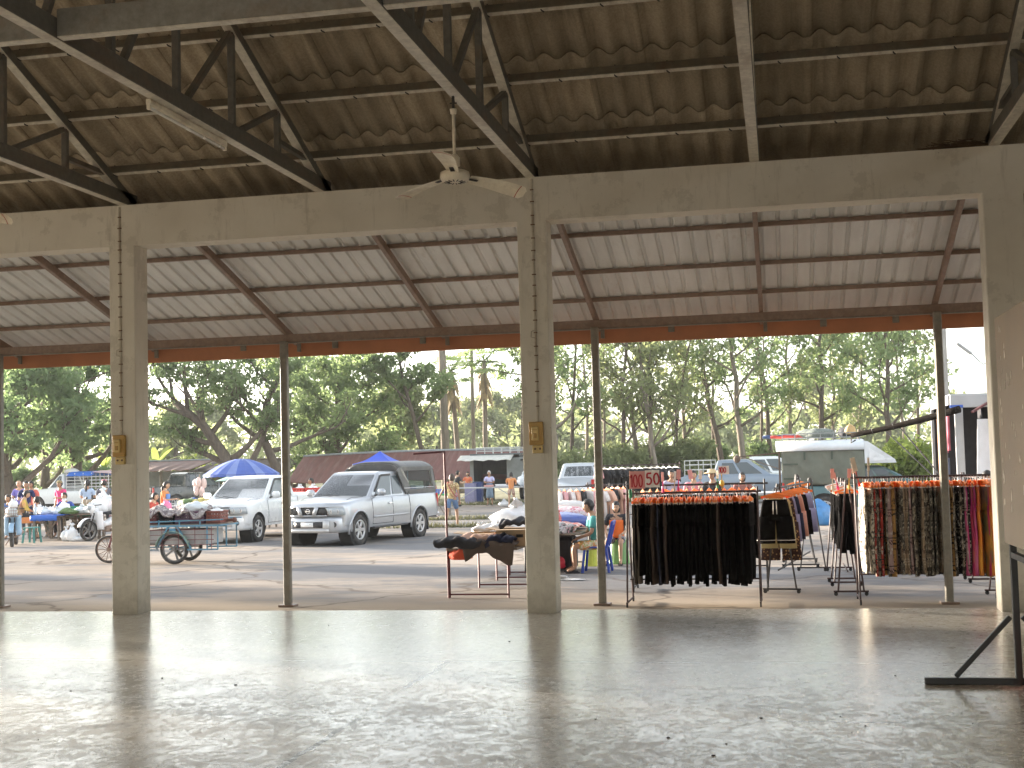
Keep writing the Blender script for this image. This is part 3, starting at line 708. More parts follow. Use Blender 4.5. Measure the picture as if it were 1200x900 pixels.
# ------------------------------------------------------------------ vehicles
RUB = M('tyre_rubber', (.035,.034,.033), .85, 0, .2, 9, dirt=(.16,.14,.12), dirtamt=.6)
ALLOY = M('alloy', (.55,.55,.56), .3, .8, .1); BLACKP = M('black_plastic', (.03,.03,.032), .55, 0, .2, 5, dirt=(.12,.11,.10), dirtamt=.4)
GLASS = glass_mat('car_glass', (.075,.09,.095), 0, .02); TGLASS = glass_mat('tinted_pane', (.03,.035,.04), .88); LAMP = glass_mat('lamp_lens', (.36,.39,.41), 0, .08)
REDLENS = glass_mat('red_lens', (.45,.02,.02), 0, .15); CHROME = M('chrome', (.75,.75,.75), .12, .95, .03); PLATEW = M('number_plate', (.78,.79,.78), .4, 0, .03); INK = M('ink', (.03,.03,.03), .5)
UNDER = M('underbody', (.02,.02,.02), .9)
def heading(hx, hy): return math.atan2(-hx, hy)
_wm = {}
def wheel(parent, x, y, r=.36, w=.24, style='six', side=1):
    k = (style, r, w)
    if k not in _wm:
        b = MB(); b.smooth = True; RY = rotm('Y', PI/2)
        ri = r*.66
        b.lathe([(ri, -w/2), (r*.93, -w/2), (r, -w/2+.03), (r, w/2-.03), (r*.93, w/2), (ri, w/2)], n=28, R=RY, close=True)
        ty = b.mesh('tyre', RUB)
        b = MB(); b.smooth = True
        b.lathe([(ri*.98, w/2-.015), (ri, w/2), (ri*.86, w/2-.012), (ri*.84, w/2-.06), (ri*.98, w/2-.05)], n=28, R=RY, close=True)
        b.smooth = False
        b.lathe([(0, w/2-.01), (r*.10, w/2-.01), (r*.13, w/2-.04), (0, w/2-.04)], n=14, R=RY)
        ns = 6 if style == 'six' else 5
        for q in range(ns):
            a = 2*PI*q/ns; c, s = math.cos(a), math.sin(a)
            b.bar((w/2-.028, c*r*.10, s*r*.10), (w/2-.022, c*ri*.88, s*ri*.88), r*.20, .03, up=(1,0,0), bev=.008)
        b.mi = 1; b.lathe([(0, w/2-.075), (ri*.97, w/2-.07), (ri*.97, -w/2+.03), (0, -w/2+.03)], n=20, R=RY)
        rm_ = b.mesh('rim', [ALLOY, BLACKP]); _wm[k] = (ty, rm_)
    e = bpy.data.objects.new('wheel', None); COL.objects.link(e); e.parent = parent; e.location = (x, y, r); e.empty_display_size = .1
    if side < 0: e.rotation_euler = (0, 0, PI)
    link('tyre', _wm[k][0], e); link('rim', _wm[k][1], e); return e

def pickup(label, loc, rz, pm, o=None, group=None):
    d = dict(L=5.15, W=1.84, wb=3.1, fo=.92, sill=.40, hoodf=.98, hoodr=1.12, belt=1.13, roof=1.74, wsb=1.02, wst=.22, cabr=-.98, rr=.36, bed=True, detail=True, wheels='six', handle=None, bedtop=1.14, double=False, bumperm=None, flare=True, tailgate=True)
    d.update(o or {})
    t = thing('pickup_truck', label, 'pickup truck', loc, rz, group)
    yf = d['wb']/2 + d['fo']; yr = yf - d['L']; ya = (d['wb']/2, -d['wb']/2); hw = d['W']/2; ra = d['rr'] + .085
    def sm(x): x = max(0, min(1, x)); return x*x*(3-2*x)
    def Wd(y, z):
        h = (z-.3)/(d['belt']-.3)
        p = .955 + .045*sm(h/.45) if h < .45 else 1.0 - .05*sm((h-.55)/.5)
        return hw*p*(1 - .13*sm((y-(yf-.62))/.62)**1.3)*(1-.02*sm((yr+.4-y)/.4))
    def yF(x): return yf - .06 - .34*abs(x/hw)**3.2
    def ztop(y):
        if y > d['wsb']: u = (y-d['wsb'])/(yf-d['wsb']); return d['hoodr'] - (d['hoodr']-d['hoodf'])*u**1.35 - .10*sm((u-.86)/.14)
        if y > d['cabr']: return d['belt']
        return d['bedtop']
    def zbot(y):
        z = d['sill'] + .10*sm((y-(yf-.7))/.3) + .12*sm((yr+.8-y)/.3)
        for a in ya:
            if abs(y-a) < ra: z = max(z, d['rr'] + math.sqrt(max(0, ra*ra-(y-a)**2)))
        return z
    # body shell
    st = set(np.linspace(yr, yf-.06, 46).tolist())
    for a in ya: st |= set((a + ra*np.cos(np.linspace(0, PI, 15))).tolist()); st |= {a-ra-.001, a+ra+.001}
    st |= {d['cabr'], d['cabr']-.002}
    st = sorted(st); b = MB(); b.smooth = True; rows = []
    for y in st:
        zb, ztp = zbot(y), ztop(y); P = []
        isbed = y < d['cabr']-.001 and d['bed'] and y > yr+.0
        for q in (0, .3, .6, .85, 1): z = zb + (ztp-.045-zb)*q; P.append((Wd(y, z), z))
        w = Wd(y, ztp)
        if isbed: P += [(w-.012, ztp), (w-.075, ztp), (w-.085, .66), (0, .655)]
        else: P += [(w-.035, ztp), (w*.80, ztp+.018), (w*.45, ztp+.035), (0, ztp+.042)]
        # pull the nose corners back so the plan curves
        ring = []
        for (x, z) in P: ring.append((x, min(y, yF(x)) if y > yf-.5 else y, z))
        rows.append(ring)
    m = len(rows[0]); vs = []; fs = []
    for ring in rows:
        vs += ring + [(-x, y, z) for x, y, z in ring[:-1]][::-1]
    n = 2*m-1
    for i in range(len(rows)-1):
        for k in range(n-1): fs.append((i*n+k, i*n+k+1, (i+1)*n+k+1, (i+1)*n+k))
    fs.append(list(range(n))); fs.append([(len(rows)-1)*n+k for k in range(n)][::-1])
    b.add(vs, fs)
    b.smooth = False; b.mi = 1
    b.box((0, (yf+yr)/2, .50), (1.30, d['L']-.5, .22)); b.box((0, yf-1.2, .72), (1.2, 1.3, .5))
    for a in ya:
        for s in (-1, 1): b.lathe([(ra-.005, 0), (ra-.005, .32)], c=(s*(hw-.36) if s > 0 else -(hw-.04), a, d['rr']), n=20, R=rotm('Y', PI/2)); b.box((s*(hw-.46), a, .74), (.06, .86, .62))
    body = b.build('body', [pm, UNDER], t)
    def patch(x0, x1, z0, z1, off, mat, name, nx=6, thick=.012, par=None, skew=(0, 0), mb=None):
        bb = mb or MB(); bb.smooth = True
        def fn(u, v):
            xa = x0 + skew[0]*(1-v) if True else x0; xb = x1 + skew[1]*(1-v); x = xa + (xb-xa)*u
            return (x, yF(x) + off - .05*max(0, (z0+(z1-z0)*v - .75)), z0 + (z1-z0)*v)
        bb.grid(nx, 2, fn, thick)
        return bb.build(name, mat, par or t) if mb is None else bb
    def spatch(s, y0, y1, z0, z1, off, mat, name, thick=.008, n=4, par=None, mb=None):
        bb = mb or MB(); bb.smooth = True
        bb.grid(n, 3, lambda u, v: (s*(Wd(y0+(y1-y0)*u, z0+(z1-z0)*v)+off), y0+(y1-y0)*u, z0+(z1-z0)*v), thick)
        return bb.build(name, mat, par or t) if mb is None else bb
    if d['flare']:
        b = MB(); b.smooth = True
        for a in ya:
            for s in (-1, 1):
                pts = []
                for k in range(15):
                    q = PI*(-.06 + 1.12*k/14); z = d['rr'] + (ra+.012)*math.sin(q); y = a + (ra+.012)*math.cos(q); pts.append((s*(Wd(y, max(z, .35))-.006), y, z))
                b.tube(pts, .028, 6)
        b.build('wheel_arch', pm, t)
    # greenhouse
    zb2, zr = d['belt']-.01, d['roof']
    fb, ft, rb, rt2 = d['wsb'], d['wst'], d['cabr'], d['cabr']+.17
    wb_, wt_ = hw*.925, hw*.74
    b = MB(); b.smooth = False
    ring = lambda y0, y1, w, z, c: [(w, y1, z), (w, y0+c, z), (w-c*1.2, y0, z), (-w+c*1.2, y0, z), (-w, y0+c, z), (-w, y1, z)]
    def fring(w, z, yfv, yrv, c): return [(w-c, yfv, z), (w, yfv-c*1.5, z), (w, yrv+c, z), (w-c, yrv, z), (-w+c, yrv, z), (-w, yrv+c, z), (-w, yfv-c*1.5, z), (-w+c, yfv, z)]
    R4 = [fring(wb_, zb2, fb, rb, .05), fring(wt_, zr-.055, ft, rt2, .05), fring(wt_-.03, zr-.015, ft-.06, rt2+.04, .05), fring(wt_-.13, zr+.008, ft-.20, rt2+.16, .05), fring(.15, zr+.016, (ft+rt2)/2+.25, (ft+rt2)/2-.25, .03)]
    vs = [p for r in R4 for p in r]; fs = []
    for i in range(4):
        for k in range(8): fs.append((i*8+k, i*8+(k+1) % 8, (i+1)*8+(k+1) % 8, (i+1)*8+k))
    fs.append([32+k for k in range(8)]); b.add(vs, fs); b.build('cab', pm, t)
    V = Vector
    def quad(name, A, B, C, D, u0, u1, v0, v1, mat, off=.005, sk=(0,0,0,0), thick=.006):
        """a pane on the plane A-B (bottom) D-C (top)"""
        A, B, C, D = map(V, (A, B, C, D)); nn = (B-A).cross(D-A).normalized()
        def fn(u, v):
            uu = (u0 + sk[0]*v) + ((u1 + sk[1]*v)-(u0 + sk[0]*v))*u; vv = v0 + (v1-v0)*v
            return A.lerp(B, uu).lerp(D.lerp(C, uu), vv) + nn*off
        bb = MB(); bb.grid(2, 2, fn, thick); return bb.build(name, mat, t)
    z1 = zr-.055
    quad('windscreen', (-wb_+.05, fb, zb2), (wb_-.05, fb, zb2), (wt_-.05, ft, z1), (-wt_+.05, ft, z1), .02, .98, .05, .97, GLASS, -.006 if False else .006)
    quad('rear_window', (wb_-.05, rb, zb2), (-wb_+.05, rb, zb2), (-wt_+.05, rt2, z1), (wt_-.05, rt2, z1), .10, .90, .18, .88, GLASS, .006)
    Lb = fb-.075-(rb+.05); Lt = ft-.075-(rt2+.05)
    for s in (1, -1):
        A, B, C, D = (s*wb_, rb+.05, zb2), (s*wb_, fb-.075, zb2), (s*wt_, ft-.075, z1), (s*wt_, rt2+.05, z1)
        sgn = 1 if s > 0 else -1
        if s < 0: pass
        of = .006*(1 if s > 0 else -1)*1
        # along s>0 the normal of (B-A)x(D-A) points outwards to +x only when signed
        nn = (V(B)-V(A)).cross(V(D)-V(A)).normalized(); of = .006 if nn.x*s > 0 else -.006
        sp = .44 if not d['double'] else .50
        quad('side_window', A, B, C, D, sp+.02, .90, .06, .90, GLASS, of, (0, .0, 0, 0))
        quad('side_window', A, B, C, D, .13, sp-.035, .08, .88, GLASS, of)
        if d['detail']:
            bb = MB(); P1 = V(A).lerp(V(B), .46).lerp(V(D).lerp(V(C), .46), .95); P2 = V(A).lerp(V(B), .93).lerp(V(D).lerp(V(C), .93), .93); P3 = V(A).lerp(V(B), .95).lerp(V(D).lerp(V(C), .95), .25)
            ex = V((s*.02, 0, 0)); bb.bar(P1+ex, P2+ex, .012, .05); bb.bar(P2+ex, P3+ex, .012, .045); bb.build('window_visor', BLACKP, t)
            # mirror, handle, seams
            bb = MB(); bb.smooth = True; my = fb-.33
            bb.box((s*(wb_+.17), my, zb2+.115), (.24, .10, .175), .045); bb.smooth = False; bb.mi = 1; bb.bar((s*(wb_-.02), my, zb2+.03), (s*(wb_+.10), my, zb2+.07), .05, .04); bb.build('mirror', [d.get('mirrorm', pm), BLACKP], t)
            dy0 = fb-.10; dy1 = fb - .10 - 1.02
            bb = MB()
            for yy in (dy0, dy1): spatch(s, yy-.005, yy+.005, .47, d['belt']-.03, .0015, None, '', .004, 1, mb=bb)
            spatch(s, dy1, dy0, .465, .475, .0015, None, '', .004, 4, mb=bb)
            spatch(s, d['cabr']-.012, d['cabr']+.002, .47, d['bedtop']-.03, .0015, None, '', .004, 1, mb=bb)
            bb.build('door_seam', UNDER, t)
            spatch(s, dy1+.05, dy1+.22, .93, .965, .02, d['handle'] or pm, 'door_handle', .02)
            if d['flare']:
                bb = MB(); spatch(s, d['cabr']+.05, dy0-.02, .62, .665, .006, None, '', .008, 8, mb=bb); bb.build('door_trim', pm, t)
                bb = MB(); bb.box((s*(hw-.03), .05, .385), (.13, 1.75, .05), .02); bb.build('side_step', BLACKP, t)
    for a in ya:
        for s in (-1, 1): wheel(t, s*(hw-.125), a, d['rr'], .235, d['wheels'], s)
    for s in (-1, 1):
        bb = MB(); bb.box((s*(hw-.13), -d['wb']/2-.44, .36), (.25, .012, .38)); bb.build('mud_flap', BLACKP, t)
    # front
    if d['detail']:
        bm = d['bumperm'] or pm
        bb = MB(); bb.smooth = True; bb.grid(14, 5, lambda u, v: ((u-.5)*2*hw*.955, yF((u-.5)*2*hw*.955) - .022 + .045*math.sin(PI*min(1, v*.8+.15)) - (.25 if abs(u-.5) > .49 else 0), .34+.36*v), .03); bump = bb.build('front_bumper', bm, t)
        patch(-.40, .40, .455, .60, .052, BLACKP, 'air_intake', 6, .012)
        bb = MB(); bb.smooth = True
        for sg in (-1, 1): patch(min(sg*.42, sg*.56), max(sg*.42, sg*.56), .36, .63, .058, None, '', 3, .012, mb=bb)
        patch(-.56, .56, .35, .425, .062, None, '', 8, .014, mb=bb); bb.build('bumper_guard', M('satin_silver', (.50,.50,.50), .35, .5, .08), bump)
        for s in (-1, 1):
            x0, x1 = sorted((s*.47, s*.84)); 
            hl = patch(x0, x1, .745, .925, .028, LAMP, 'headlight', 6, .02, skew=((.10*s, -.03*s) if s > 0 else (-.03*abs(s)*-1*-1, -.10)))
            bb = MB(); bb.smooth = True
            for q, rr_ in ((.56, .065), (.71, .06)):
                x = s*q; bb.lathe([(0, .0), (rr_*.6, .006), (rr_, .02), (rr_*1.05, .012)], c=(x, yF(x)+.022, .835), n=14, R=rotm('X', -PI/2))
            bb.build('reflector', CHROME, hl)
            bb = MB(); x = s*.66; bb.lathe([(0, .012), (.045, .014), (.055, .02), (.065, .004)], c=(x, yF(x)+.035, .525), n=16, R=rotm('X', -PI/2)); bb.build('fog_lamp', [BLACKP], t)
        patch(-.17, .17, .475, .585, .075, PLATEW, 'number_plate', 2, .008)
        bb = MB()
        for q, x in enumerate((-.12, -.085, -.05, .0, .035, .075, .11)):
            if q in (0, 1, 2): bb.box((x, yF(x)+.079, .545), (.024, .004, .045)); bb.box((x+.005, yF(x)+.0815, .545), (.008, .002, .02))
            else: bb.box((x, yF(x)+.079, .545), (.010, .004, .045)); bb.box((x+.006, yF(x)+.079, .565), (.02, .004, .007))
        bb.box((0, yF(0)+.079, .497), (.13, .004, .012)); bb.build('plate_lettering', INK, t)
        gr = patch(-.50, .50, .755, .935, .012, BLACKP, 'grille', 8, .012)
        bb = MB(); bb.smooth = True
        if d.get('vgrille'):
            for s in (-1, 1):
                a0, a1 = sorted((s*.20, s*.30)); patch(a0, a1, .745, .945, .036, None, '', 2, .03, mb=bb, skew=(-.07*s, -.07*s))
            patch(-.50, .50, .935, .96, .024, None, '', 8, .02, mb=bb); patch(-.50, .50, .725, .752, .024, None, '', 8, .02, mb=bb)
            bb.build('grille_frame', CHROME if d.get('chromegrille') else pm, gr)
            bb = MB(); bb.smooth = True; Rm = rotm('X', -PI/2)
            bb.lathe([(.040, .0), (.055, .008), (.066, .0), (.055, -.008)], c=(0, yF(0)+.026, .845), n=22, R=Rm, close=True); bb.smooth = False; bb.box((0, yF(0)+.03, .845), (.15, .012, .03), .004); bb.build('badge', CHROME, gr)
        else:
            for q in range(3): patch(-.48, .48, .775+.05*q, .795+.05*q, .024, None, '', 8, .012, mb=bb)
            bb.build('grille_frame', CHROME, gr)
        bb = MB()
        for q in (-1, 1): bb.tube([(q*.12, fb+.03, zb2+.03), (q*.12+.30, fb-.02, zb2+.065), (q*.12+.52, fb-.06, zb2+.10)], .008, 5)
        bb.build('wiper', INK, t)
        bb = MB(); 
        for s in (-1, 1): bb.tube([(s*.60, yf-.28, d['hoodf']-.005), (s*.66, d['wsb']+.5, d['hoodr']+.018), (s*.70, d['wsb']+.02, d['hoodr']+.028)], .004, 4)
        bb.build('bonnet_seam', UNDER, t)
    # rear
    for s in (-1, 1):
        bb = MB(); bb.box((s*(hw-.085), yr-.012, .93), (.12, .06, .36), .012); bb.build('tail_light', REDLENS, t)
    if d['tailgate']:
        bb = MB(); bb.box((0, yr-.006, .90), (1.42, .05, .46), .012); bb.box((0, yr-.035, .90), (1.1, .02, .25), .008); bb.build('tailgate', pm, t)
    bb = MB(); bb.box((0, yr-.09, .53), (hw*1.9, .14, .15), .03); bb.build('rear_bumper', d['bumperm'] or CHROME, t)
    t['yr'] = yr; t['cabr'] = d['cabr']
    return t

SILVER = paint('silver_paint', (.43,.45,.48), .55, .30, .22); WHITEP = paint('white_paint', (.70,.72,.73), 0, .25, .16)
CANOPY = M('canopy_grey', (.085,.085,.082), .5, 0, .15, 4, dirt=(.22,.20,.17), dirtamt=.4)
a = gp(418, 638.5)
h = Vector((-.215, -.977)); h.normalize(); left = Vector((-h.y, h.x))        # the car's left side faces the viewer's right
ctr = Vector((a.x, a.y)) - h*1.55 - left*.80
sp = pickup('silver pickup with a dark grey canopy over its bed, parked facing the pavilion', (ctr.x, ctr.y, G), heading(h.x, h.y), SILVER,
            dict(wb=3.1, L=5.05, vgrille=True, handle=CHROME, wst=.26, cabr=-1.0, rr=.365))
def shell(t, y0, y1, zb=1.15, zt=1.93):
    wb, wt = .865, .75
    def sec(y, o=0):
        return [(wb, zb), (wb-.02, zb+.20), (wt+.03, zt-.16), (wt-.05, zt-.05), (wt-.25, zt+.0), (0, zt+.025)]
    c = MB(); c.smooth = True
    # roof
    def roof(u, v):
        x = (u-.5)*2; y = y0+.30 + (y1-y0-.30)*v; w = wt+.03; z = zt+.03 - .19*abs(x)**4.5; 
        if v < .12: z -= .02*(1-v/.12)
        return (x*w, y, z)
    c.grid(14, 10, roof, .035)
    c.smooth = False
    # slanted front, lower rails, corner pillars and rear frame
    def front(u, v):
        x = (u-.5)*2; return (x*(wb + (wt+.03-wb)*v), y0 + .31*v, zb + (zt+.012-.16*abs(x)**4.5*1.0 - zb)*v)
    c.grid(10, 4, front, .03)
    for s in (-1, 1):
        c.bar((s*(wb-.01), y0, zb+.05), (s*(wb-.01), y1, zb+.05), .04, .12, bev=.01)
        c.bar((s*(wb-.015), y0+.01, zb+.05), (s*(wt+.02), y0+.34, zt-.12), .045, .30, up=(0,1,0), bev=.01)
        c.bar((s*(wb-.015), y1+.05, zb+.05), (s*(wt+.02), y1+.10, zt-.12), .045, .14, up=(0,1,0), bev=.01)
        c.bar((s*(wt+.02), y0+.30, zt-.14), (s*(wt+.02), y1+.10, zt-.14), .045, .12, bev=.01)
    c.bar((-wb+.02, y1+.05, zb+.04), (wb-.02, y1+.05, zb+.04), .05, .10); 
    sh = c.build('canopy_shell', CANOPY, t)
    for s in (-1, 1):
        b = MB(); b.grid(2, 2, lambda u, v: (s*((wb-.028) + (wt+.012-wb+.028)*v), y0+.17+.16*v + (y1-y0-.30-.12*v)*u, zb+.09+(zt-.18-zb-.09)*v), .005); b.build('canopy_window', TGLASS, sh)
        b = MB()
        for q in range(2): b.tube([(s*(wb+.008-.0), y0+.02+.05*q, zb+.30), (s*(wt+.05), y0+.25+.05*q, zt-.14)], .006, 5)
        b.tube([(s*(wb-.0), y0+.25, zb+.14), (s*(wb), y1+.12, zb+.14)], .007, 5); b.build('side_trim', CHROME, sh)
    b = MB(); b.box((0, y0+.235, zb+.66), (.42, .02, .17), .01, rotm('X', -.38)); b.build('front_pane', M('pale_pane', (.42,.45,.44), .2), sh)
    b = MB(); b.grid(2, 2, lambda u, v: ((u-.5)*2*(.80-.06*v), y1+.045-.0*v, zb+.10+(zt-.20-zb-.10)*v), .005); b.build('rear_pane', TGLASS, sh)
shell(sp, sp['cabr']-.02, sp['yr']+.03)
# goods seen through the canopy window
CARD = M('cardboard', (.42,.30,.19), .85, 0, .15, 4); REDP = M('red_plastic', (.55,.04,.03), .4, 0, .15, 4); PALEC = M('pale_cloth', (.62,.60,.58), .8, 0, .12, 5); BLUEP = M('blue_plastic', (.05,.12,.45), .4, 0, .15, 5); DKCL = M('dark_cloth', (.03,.03,.035), .9, 0, .3)
WHITEPL = M('white_plastic', (.74,.74,.75), .35, 0, .08, 5)
def local_to(t, p):
    c, s = math.cos(t.rotation_euler.z), math.sin(t.rotation_euler.z); return Vector((t.location.x + p[0]*c - p[1]*s, t.location.y + p[0]*s + p[1]*c, t.location.z + p[2]))
def crate(label, p, size, mat, rz=0, cat='crate', name='crate', group=None, cols=None, slots=True, lid=None):
    t = thing(name, label, cat, p, rz, group); x, y, z = size; b = MB(); w = .014
    b.box((0, 0, w/2), (x, y, w))
    for s in (-1, 1):
        if slots:
            for q in range(4):
                zz = z*(.12+.25*q); b.box((s*(x/2-w/2), 0, zz), (w, y, z*.16)); b.box((0, s*(y/2-w/2), zz), (x-2*w-.002, w, z*.16))
            for q in range(5): b.box((s*(x/2-w/2-.0), -y/2+.03+(y-.06)*q/4, z/2), (w*.7, .03, z)); b.box((-x/2+.03+(x-.06)*q/4, s*(y/2-w/2), z/2), (.03, w*.7, z))
        else:
            b.box((s*(x/2-w/2), 0, z/2), (w, y, z)); b.box((0, s*(y/2-w/2), z/2), (x-2*w-.002, w, z))
        b.box((s*(x/2), 0, z-.015), (.022, y+.02, .03), .005); b.box((0, s*(y/2), z-.015), (x-.025, .022, .03), .005)
    b.build('shell', mat, t); return t
crate('red crate behind the side window of the silver pickup canopy', local_to(sp, (-.35, -1.35, .66)), (.5, .36, .62), REDP, sp.rotation_euler.z, slots=False)
crate('white crate behind the side window of the silver pickup canopy', local_to(sp, (-.35, -2.15, .66)), (.5, .4, .66), WHITEPL, sp.rotation_euler.z)
crate('blue crate behind the side window of the silver pickup canopy', local_to(sp, (-.35, -1.75, .66)), (.5, .34, .60), BLUEP, sp.rotation_euler.z)
# white pickup
a = gp(299, 635); h = Vector((-.06, -.998)); h.normalize(); left = Vector((-h.y, h.x)); ctr = Vector((a.x, a.y)) - h*1.52 - left*.78
wp = pickup('white pickup with black door handle parked behind the tricycle cart', (ctr.x, ctr.y, G), heading(h.x, h.y), WHITEP, dict(wb=3.05, L=5.0, W=1.80, roof=1.69, hoodf=.96, hoodr=1.08, belt=1.09, wst=.20, flare=False, handle=BLACKP, wheels='five', rr=.345, bumperm=WHITEP))
b = MB(); b.box((-.25, 0, 0), (.12, .002, .10)); st_ = local_to(wp, (0,0,0))
# dark pickup behind the vegetables (rear three quarter)
DARKP = paint('black_paint', (.022,.026,.026), .1, .25, .25)
p = gp(226, 597.5); pickup('black pickup seen from behind beside the grey shed', (p.x, p.y, G), heading(.50, .87), DARKP, dict(detail=False, flare=False))
# far pickup seen from the rear, tailgate down
GREYP = paint('pale_grey_paint', (.52,.55,.58), .4, .3, .2)
p = gp(679, 594); bp = pickup('pale grey pickup with lowered tailgate and goods in its bed, seen from behind', (p.x, p.y+1.2, G), heading(.02, 1), GREYP, dict(detail=False, flare=False, tailgate=False))
b = MB(); b.box((0, bp['yr']-.28, .70), (1.42, .50, .05), .01); b.build('tailgate', GREYP, bp)
# bluish grey pickup, side on
BLUEG = paint('blue_grey_paint', (.20,.25,.31), .3, .3, .25)
p = gp(876, 589); gpk = pickup('blue grey double cab pickup parked side on behind the clothes racks', (p.x, p.y, G), heading(1, -.06), BLUEG, dict(detail=False, flare=False, double=True, cabr=-1.25, roof=1.72))
b = MB()
for s in (-1, 1):
    for z in (1.35, 1.55, 1.72): b.tube([(s*.82, -1.3, z), (s*.82, -2.35, z)], .02, 5)
    for y in (-1.3, -1.8, -2.35): b.tube([(s*.82, y, 1.12), (s*.82, y, 1.72)], .02, 5)
b.build('bed_rack', M('pale_rail', (.5,.5,.46), .5), gpk)
p = gp(909, 585); pickup('white car roof showing behind the blue grey double cab pickup', (p.x, p.y+4, G), heading(1, .05), WHITEP, dict(detail=False, flare=False, roof=1.80, double=True, cabr=-1.3))

# --- green pickup with a canvas camper box
TEAL = paint('teal_paint', (.035,.105,.115), .2, .35, .35)
p = gp(967, 612); ax = 1.55
cx = p.x + ax; cy_ = p.y + .80
ct = pickup('dark teal pickup carrying a green canvas camper box with a white roof', (cx, cy_, G), heading(1, .0), TEAL, dict(wb=3.1, L=5.1, detail=False, flare=False, roof=1.52, belt=1.0, hoodr=1.0, hoodf=.92, bedtop=1.0, cabr=-.75, wst=.15))
CANVAS = M('green_canvas', (.135,.145,.115), .9, 0, .16, 2.5, .3, stretch=(1.5,1,1)); CAMPW = M('camper_white', (.66,.69,.72), .45, 0, .08, 2, dirt=(.40,.38,.34), dirtamt=.4)
yr = ct['yr']
b = MB(); b.smooth = True
Lc = 2.30; y0c = yr-.10; y1c = y0c+Lc
for s in (-1, 1):
    def fn(u, v):
        f = .012*math.sin(u*17+v*5) + .010*math.sin(v*13+u*31) + .006*math.sin(u*60)
        return (s*(.86+f+.04*math.sin(PI*v)), y0c+.06+(Lc-.06)*u, 1.04+.96*v)
    b.grid(40, 14, fn, .01)
def fnr(u, v): return ((u-.5)*1.70, y1c-.005, 1.04+.95*v)
b.grid(4, 4, fnr, .01); b.smooth = False
b.mi = 1
for q in (.30, .62):
    for s in (-1, 1): b.box((s*.93, y0c+Lc*q, 1.84), (.012, .05, .22))
for zz in (1.62, 1.22):
    for s in (-1, 1): b.box((s*.925, y0c+.30, zz), (.012, .40, .04))
b.build('canvas_side', [CANVAS, M('dark_strap', (.06,.08,.06), .8)], ct)
b = MB(); b.smooth = True
prof = [(-.93, 1.98), (-.94, 2.10), (-.88, 2.20), (-.70, 2.25), (0, 2.28), (.70, 2.25), (.88, 2.20), (.94, 2.10), (.93, 1.98)]
n = len(prof)
for ya_, yb_ in ((y0c-.08, y1c),):
    vs = [(x, y, z) for y in (ya_, yb_) for x, z in prof]; b.add(vs, [(k, k+1, n+k+1, n+k) for k in range(n-1)] + [list(range(n)), list(range(n, 2*n))[::-1], (0, n, 2*n-1, n-1)])
b.smooth = False
# wedge over the cab
w = .90; ys = [y1c, y1c+.16, y1c+.95, y1c+1.12]
for s in (-1, 1): pass
side = [(y1c+.001, 1.60), (y1c+.001, 2.22), (y1c+.10, 2.20), (y1c+.80, 1.70), (y1c+.84, 1.60)]
b.prism([(a_, c_) for a_, c_ in side], (w, 0, 0), (0,1,0), (0,0,1), 1.0); 
k0 = len(b.v)-10
for i in range(k0+5, k0+10): b.v[i] = (-w, b.v[i][1], b.v[i][2])
b.build('camper_roof', CAMPW, ct)
b = MB()
for s in (-1, 1):
    b = MB(); b.prism([(y1c+.12, 1.72), (y1c+.12, 2.02), (y1c+.52, 1.78), (y1c+.52, 1.72)], (s*(w+.006) - (.008 if s < 0 else 0), 0, 0), (0,1,0), (0,0,1), .008); b.box((s*(w+.012), y1c+.42, 1.70), (.012, .6, .07))
    b.build('camper_window', M('pale_panel', (.70,.72,.74), .3), ct)
b = MB(); FR = M('brown_frame', (.10,.07,.05), .7)
for s in (-1, 1): b.bar((s*.84, y0c, 1.02), (s*.84, y0c, 1.98), .05, .05)
b.box((.0, y0c+.02, 1.5), (1.60, .02, .92)); b.build('rear_door', FR, ct)
b = MB(); b.tube([(.5, y0c-.02, 1.94), (.5, y0c-1.15, 1.86)], .02, 6); b.tube([(.5, y0c-.02, 1.50), (.5, y0c-1.0, 1.86)], .012, 5); b.smooth = True; b.ell((.5, y0c-1.17, 1.80), (.06,.10,.11), 8, 6); b.build('awning_arm', FR, ct)
# roof rack and its load
b = MB()
for s in (-1, 1):
    for z in (2.34, 2.46): b.tube([(s*.62, y0c+.1, z), (s*.62, y1c-.1, z)], .014, 5)
    for q in range(7): b.tube([(s*.62, y0c+.1+(Lc-.2)*q/6, 2.24), (s*.62, y0c+.1+(Lc-.2)*q/6, 2.46)], .012, 5)
for q in range(7): b.tube([(-.62, y0c+.1+(Lc-.2)*q/6, 2.34), (.62, y0c+.1+(Lc-.2)*q/6, 2.34)], .012, 5)
b.build('roof_rack', M('rack_grey', (.25,.26,.25), .6), ct)
def wpt(lp): return local_to(ct, lp)
def roll(label, a, bb_, r, mat, cat='roll', name='cloth_roll'):
    b = MB(); b.smooth = True; A, B = Vector(a), Vector(bb_); n = 9; b.tube([A.lerp(B, i/n)+Vector((0,0,.012*math.sin(i*2.2))) for i in range(n+1)], [r*(.85+.2*math.sin(i*1.7)**2) for i in range(n+1)], 9); return tag(b.build(name, mat), label, cat)
roll('dark blue rolled mat sticking out over the rear of the camper roof rack', wpt((-.35, y0c-.45, 2.40)), wpt((-.35, y0c+1.0, 2.42)), .05, M('navy_cloth', (.04,.07,.16), .9, 0, .2))
roll('red rolled mat sticking out over the rear of the camper roof rack', wpt((.1, y0c-.22, 2.39)), wpt((.1, y0c+.9, 2.40)), .045, M('red_cloth', (.42,.05,.04), .9, 0, .2))
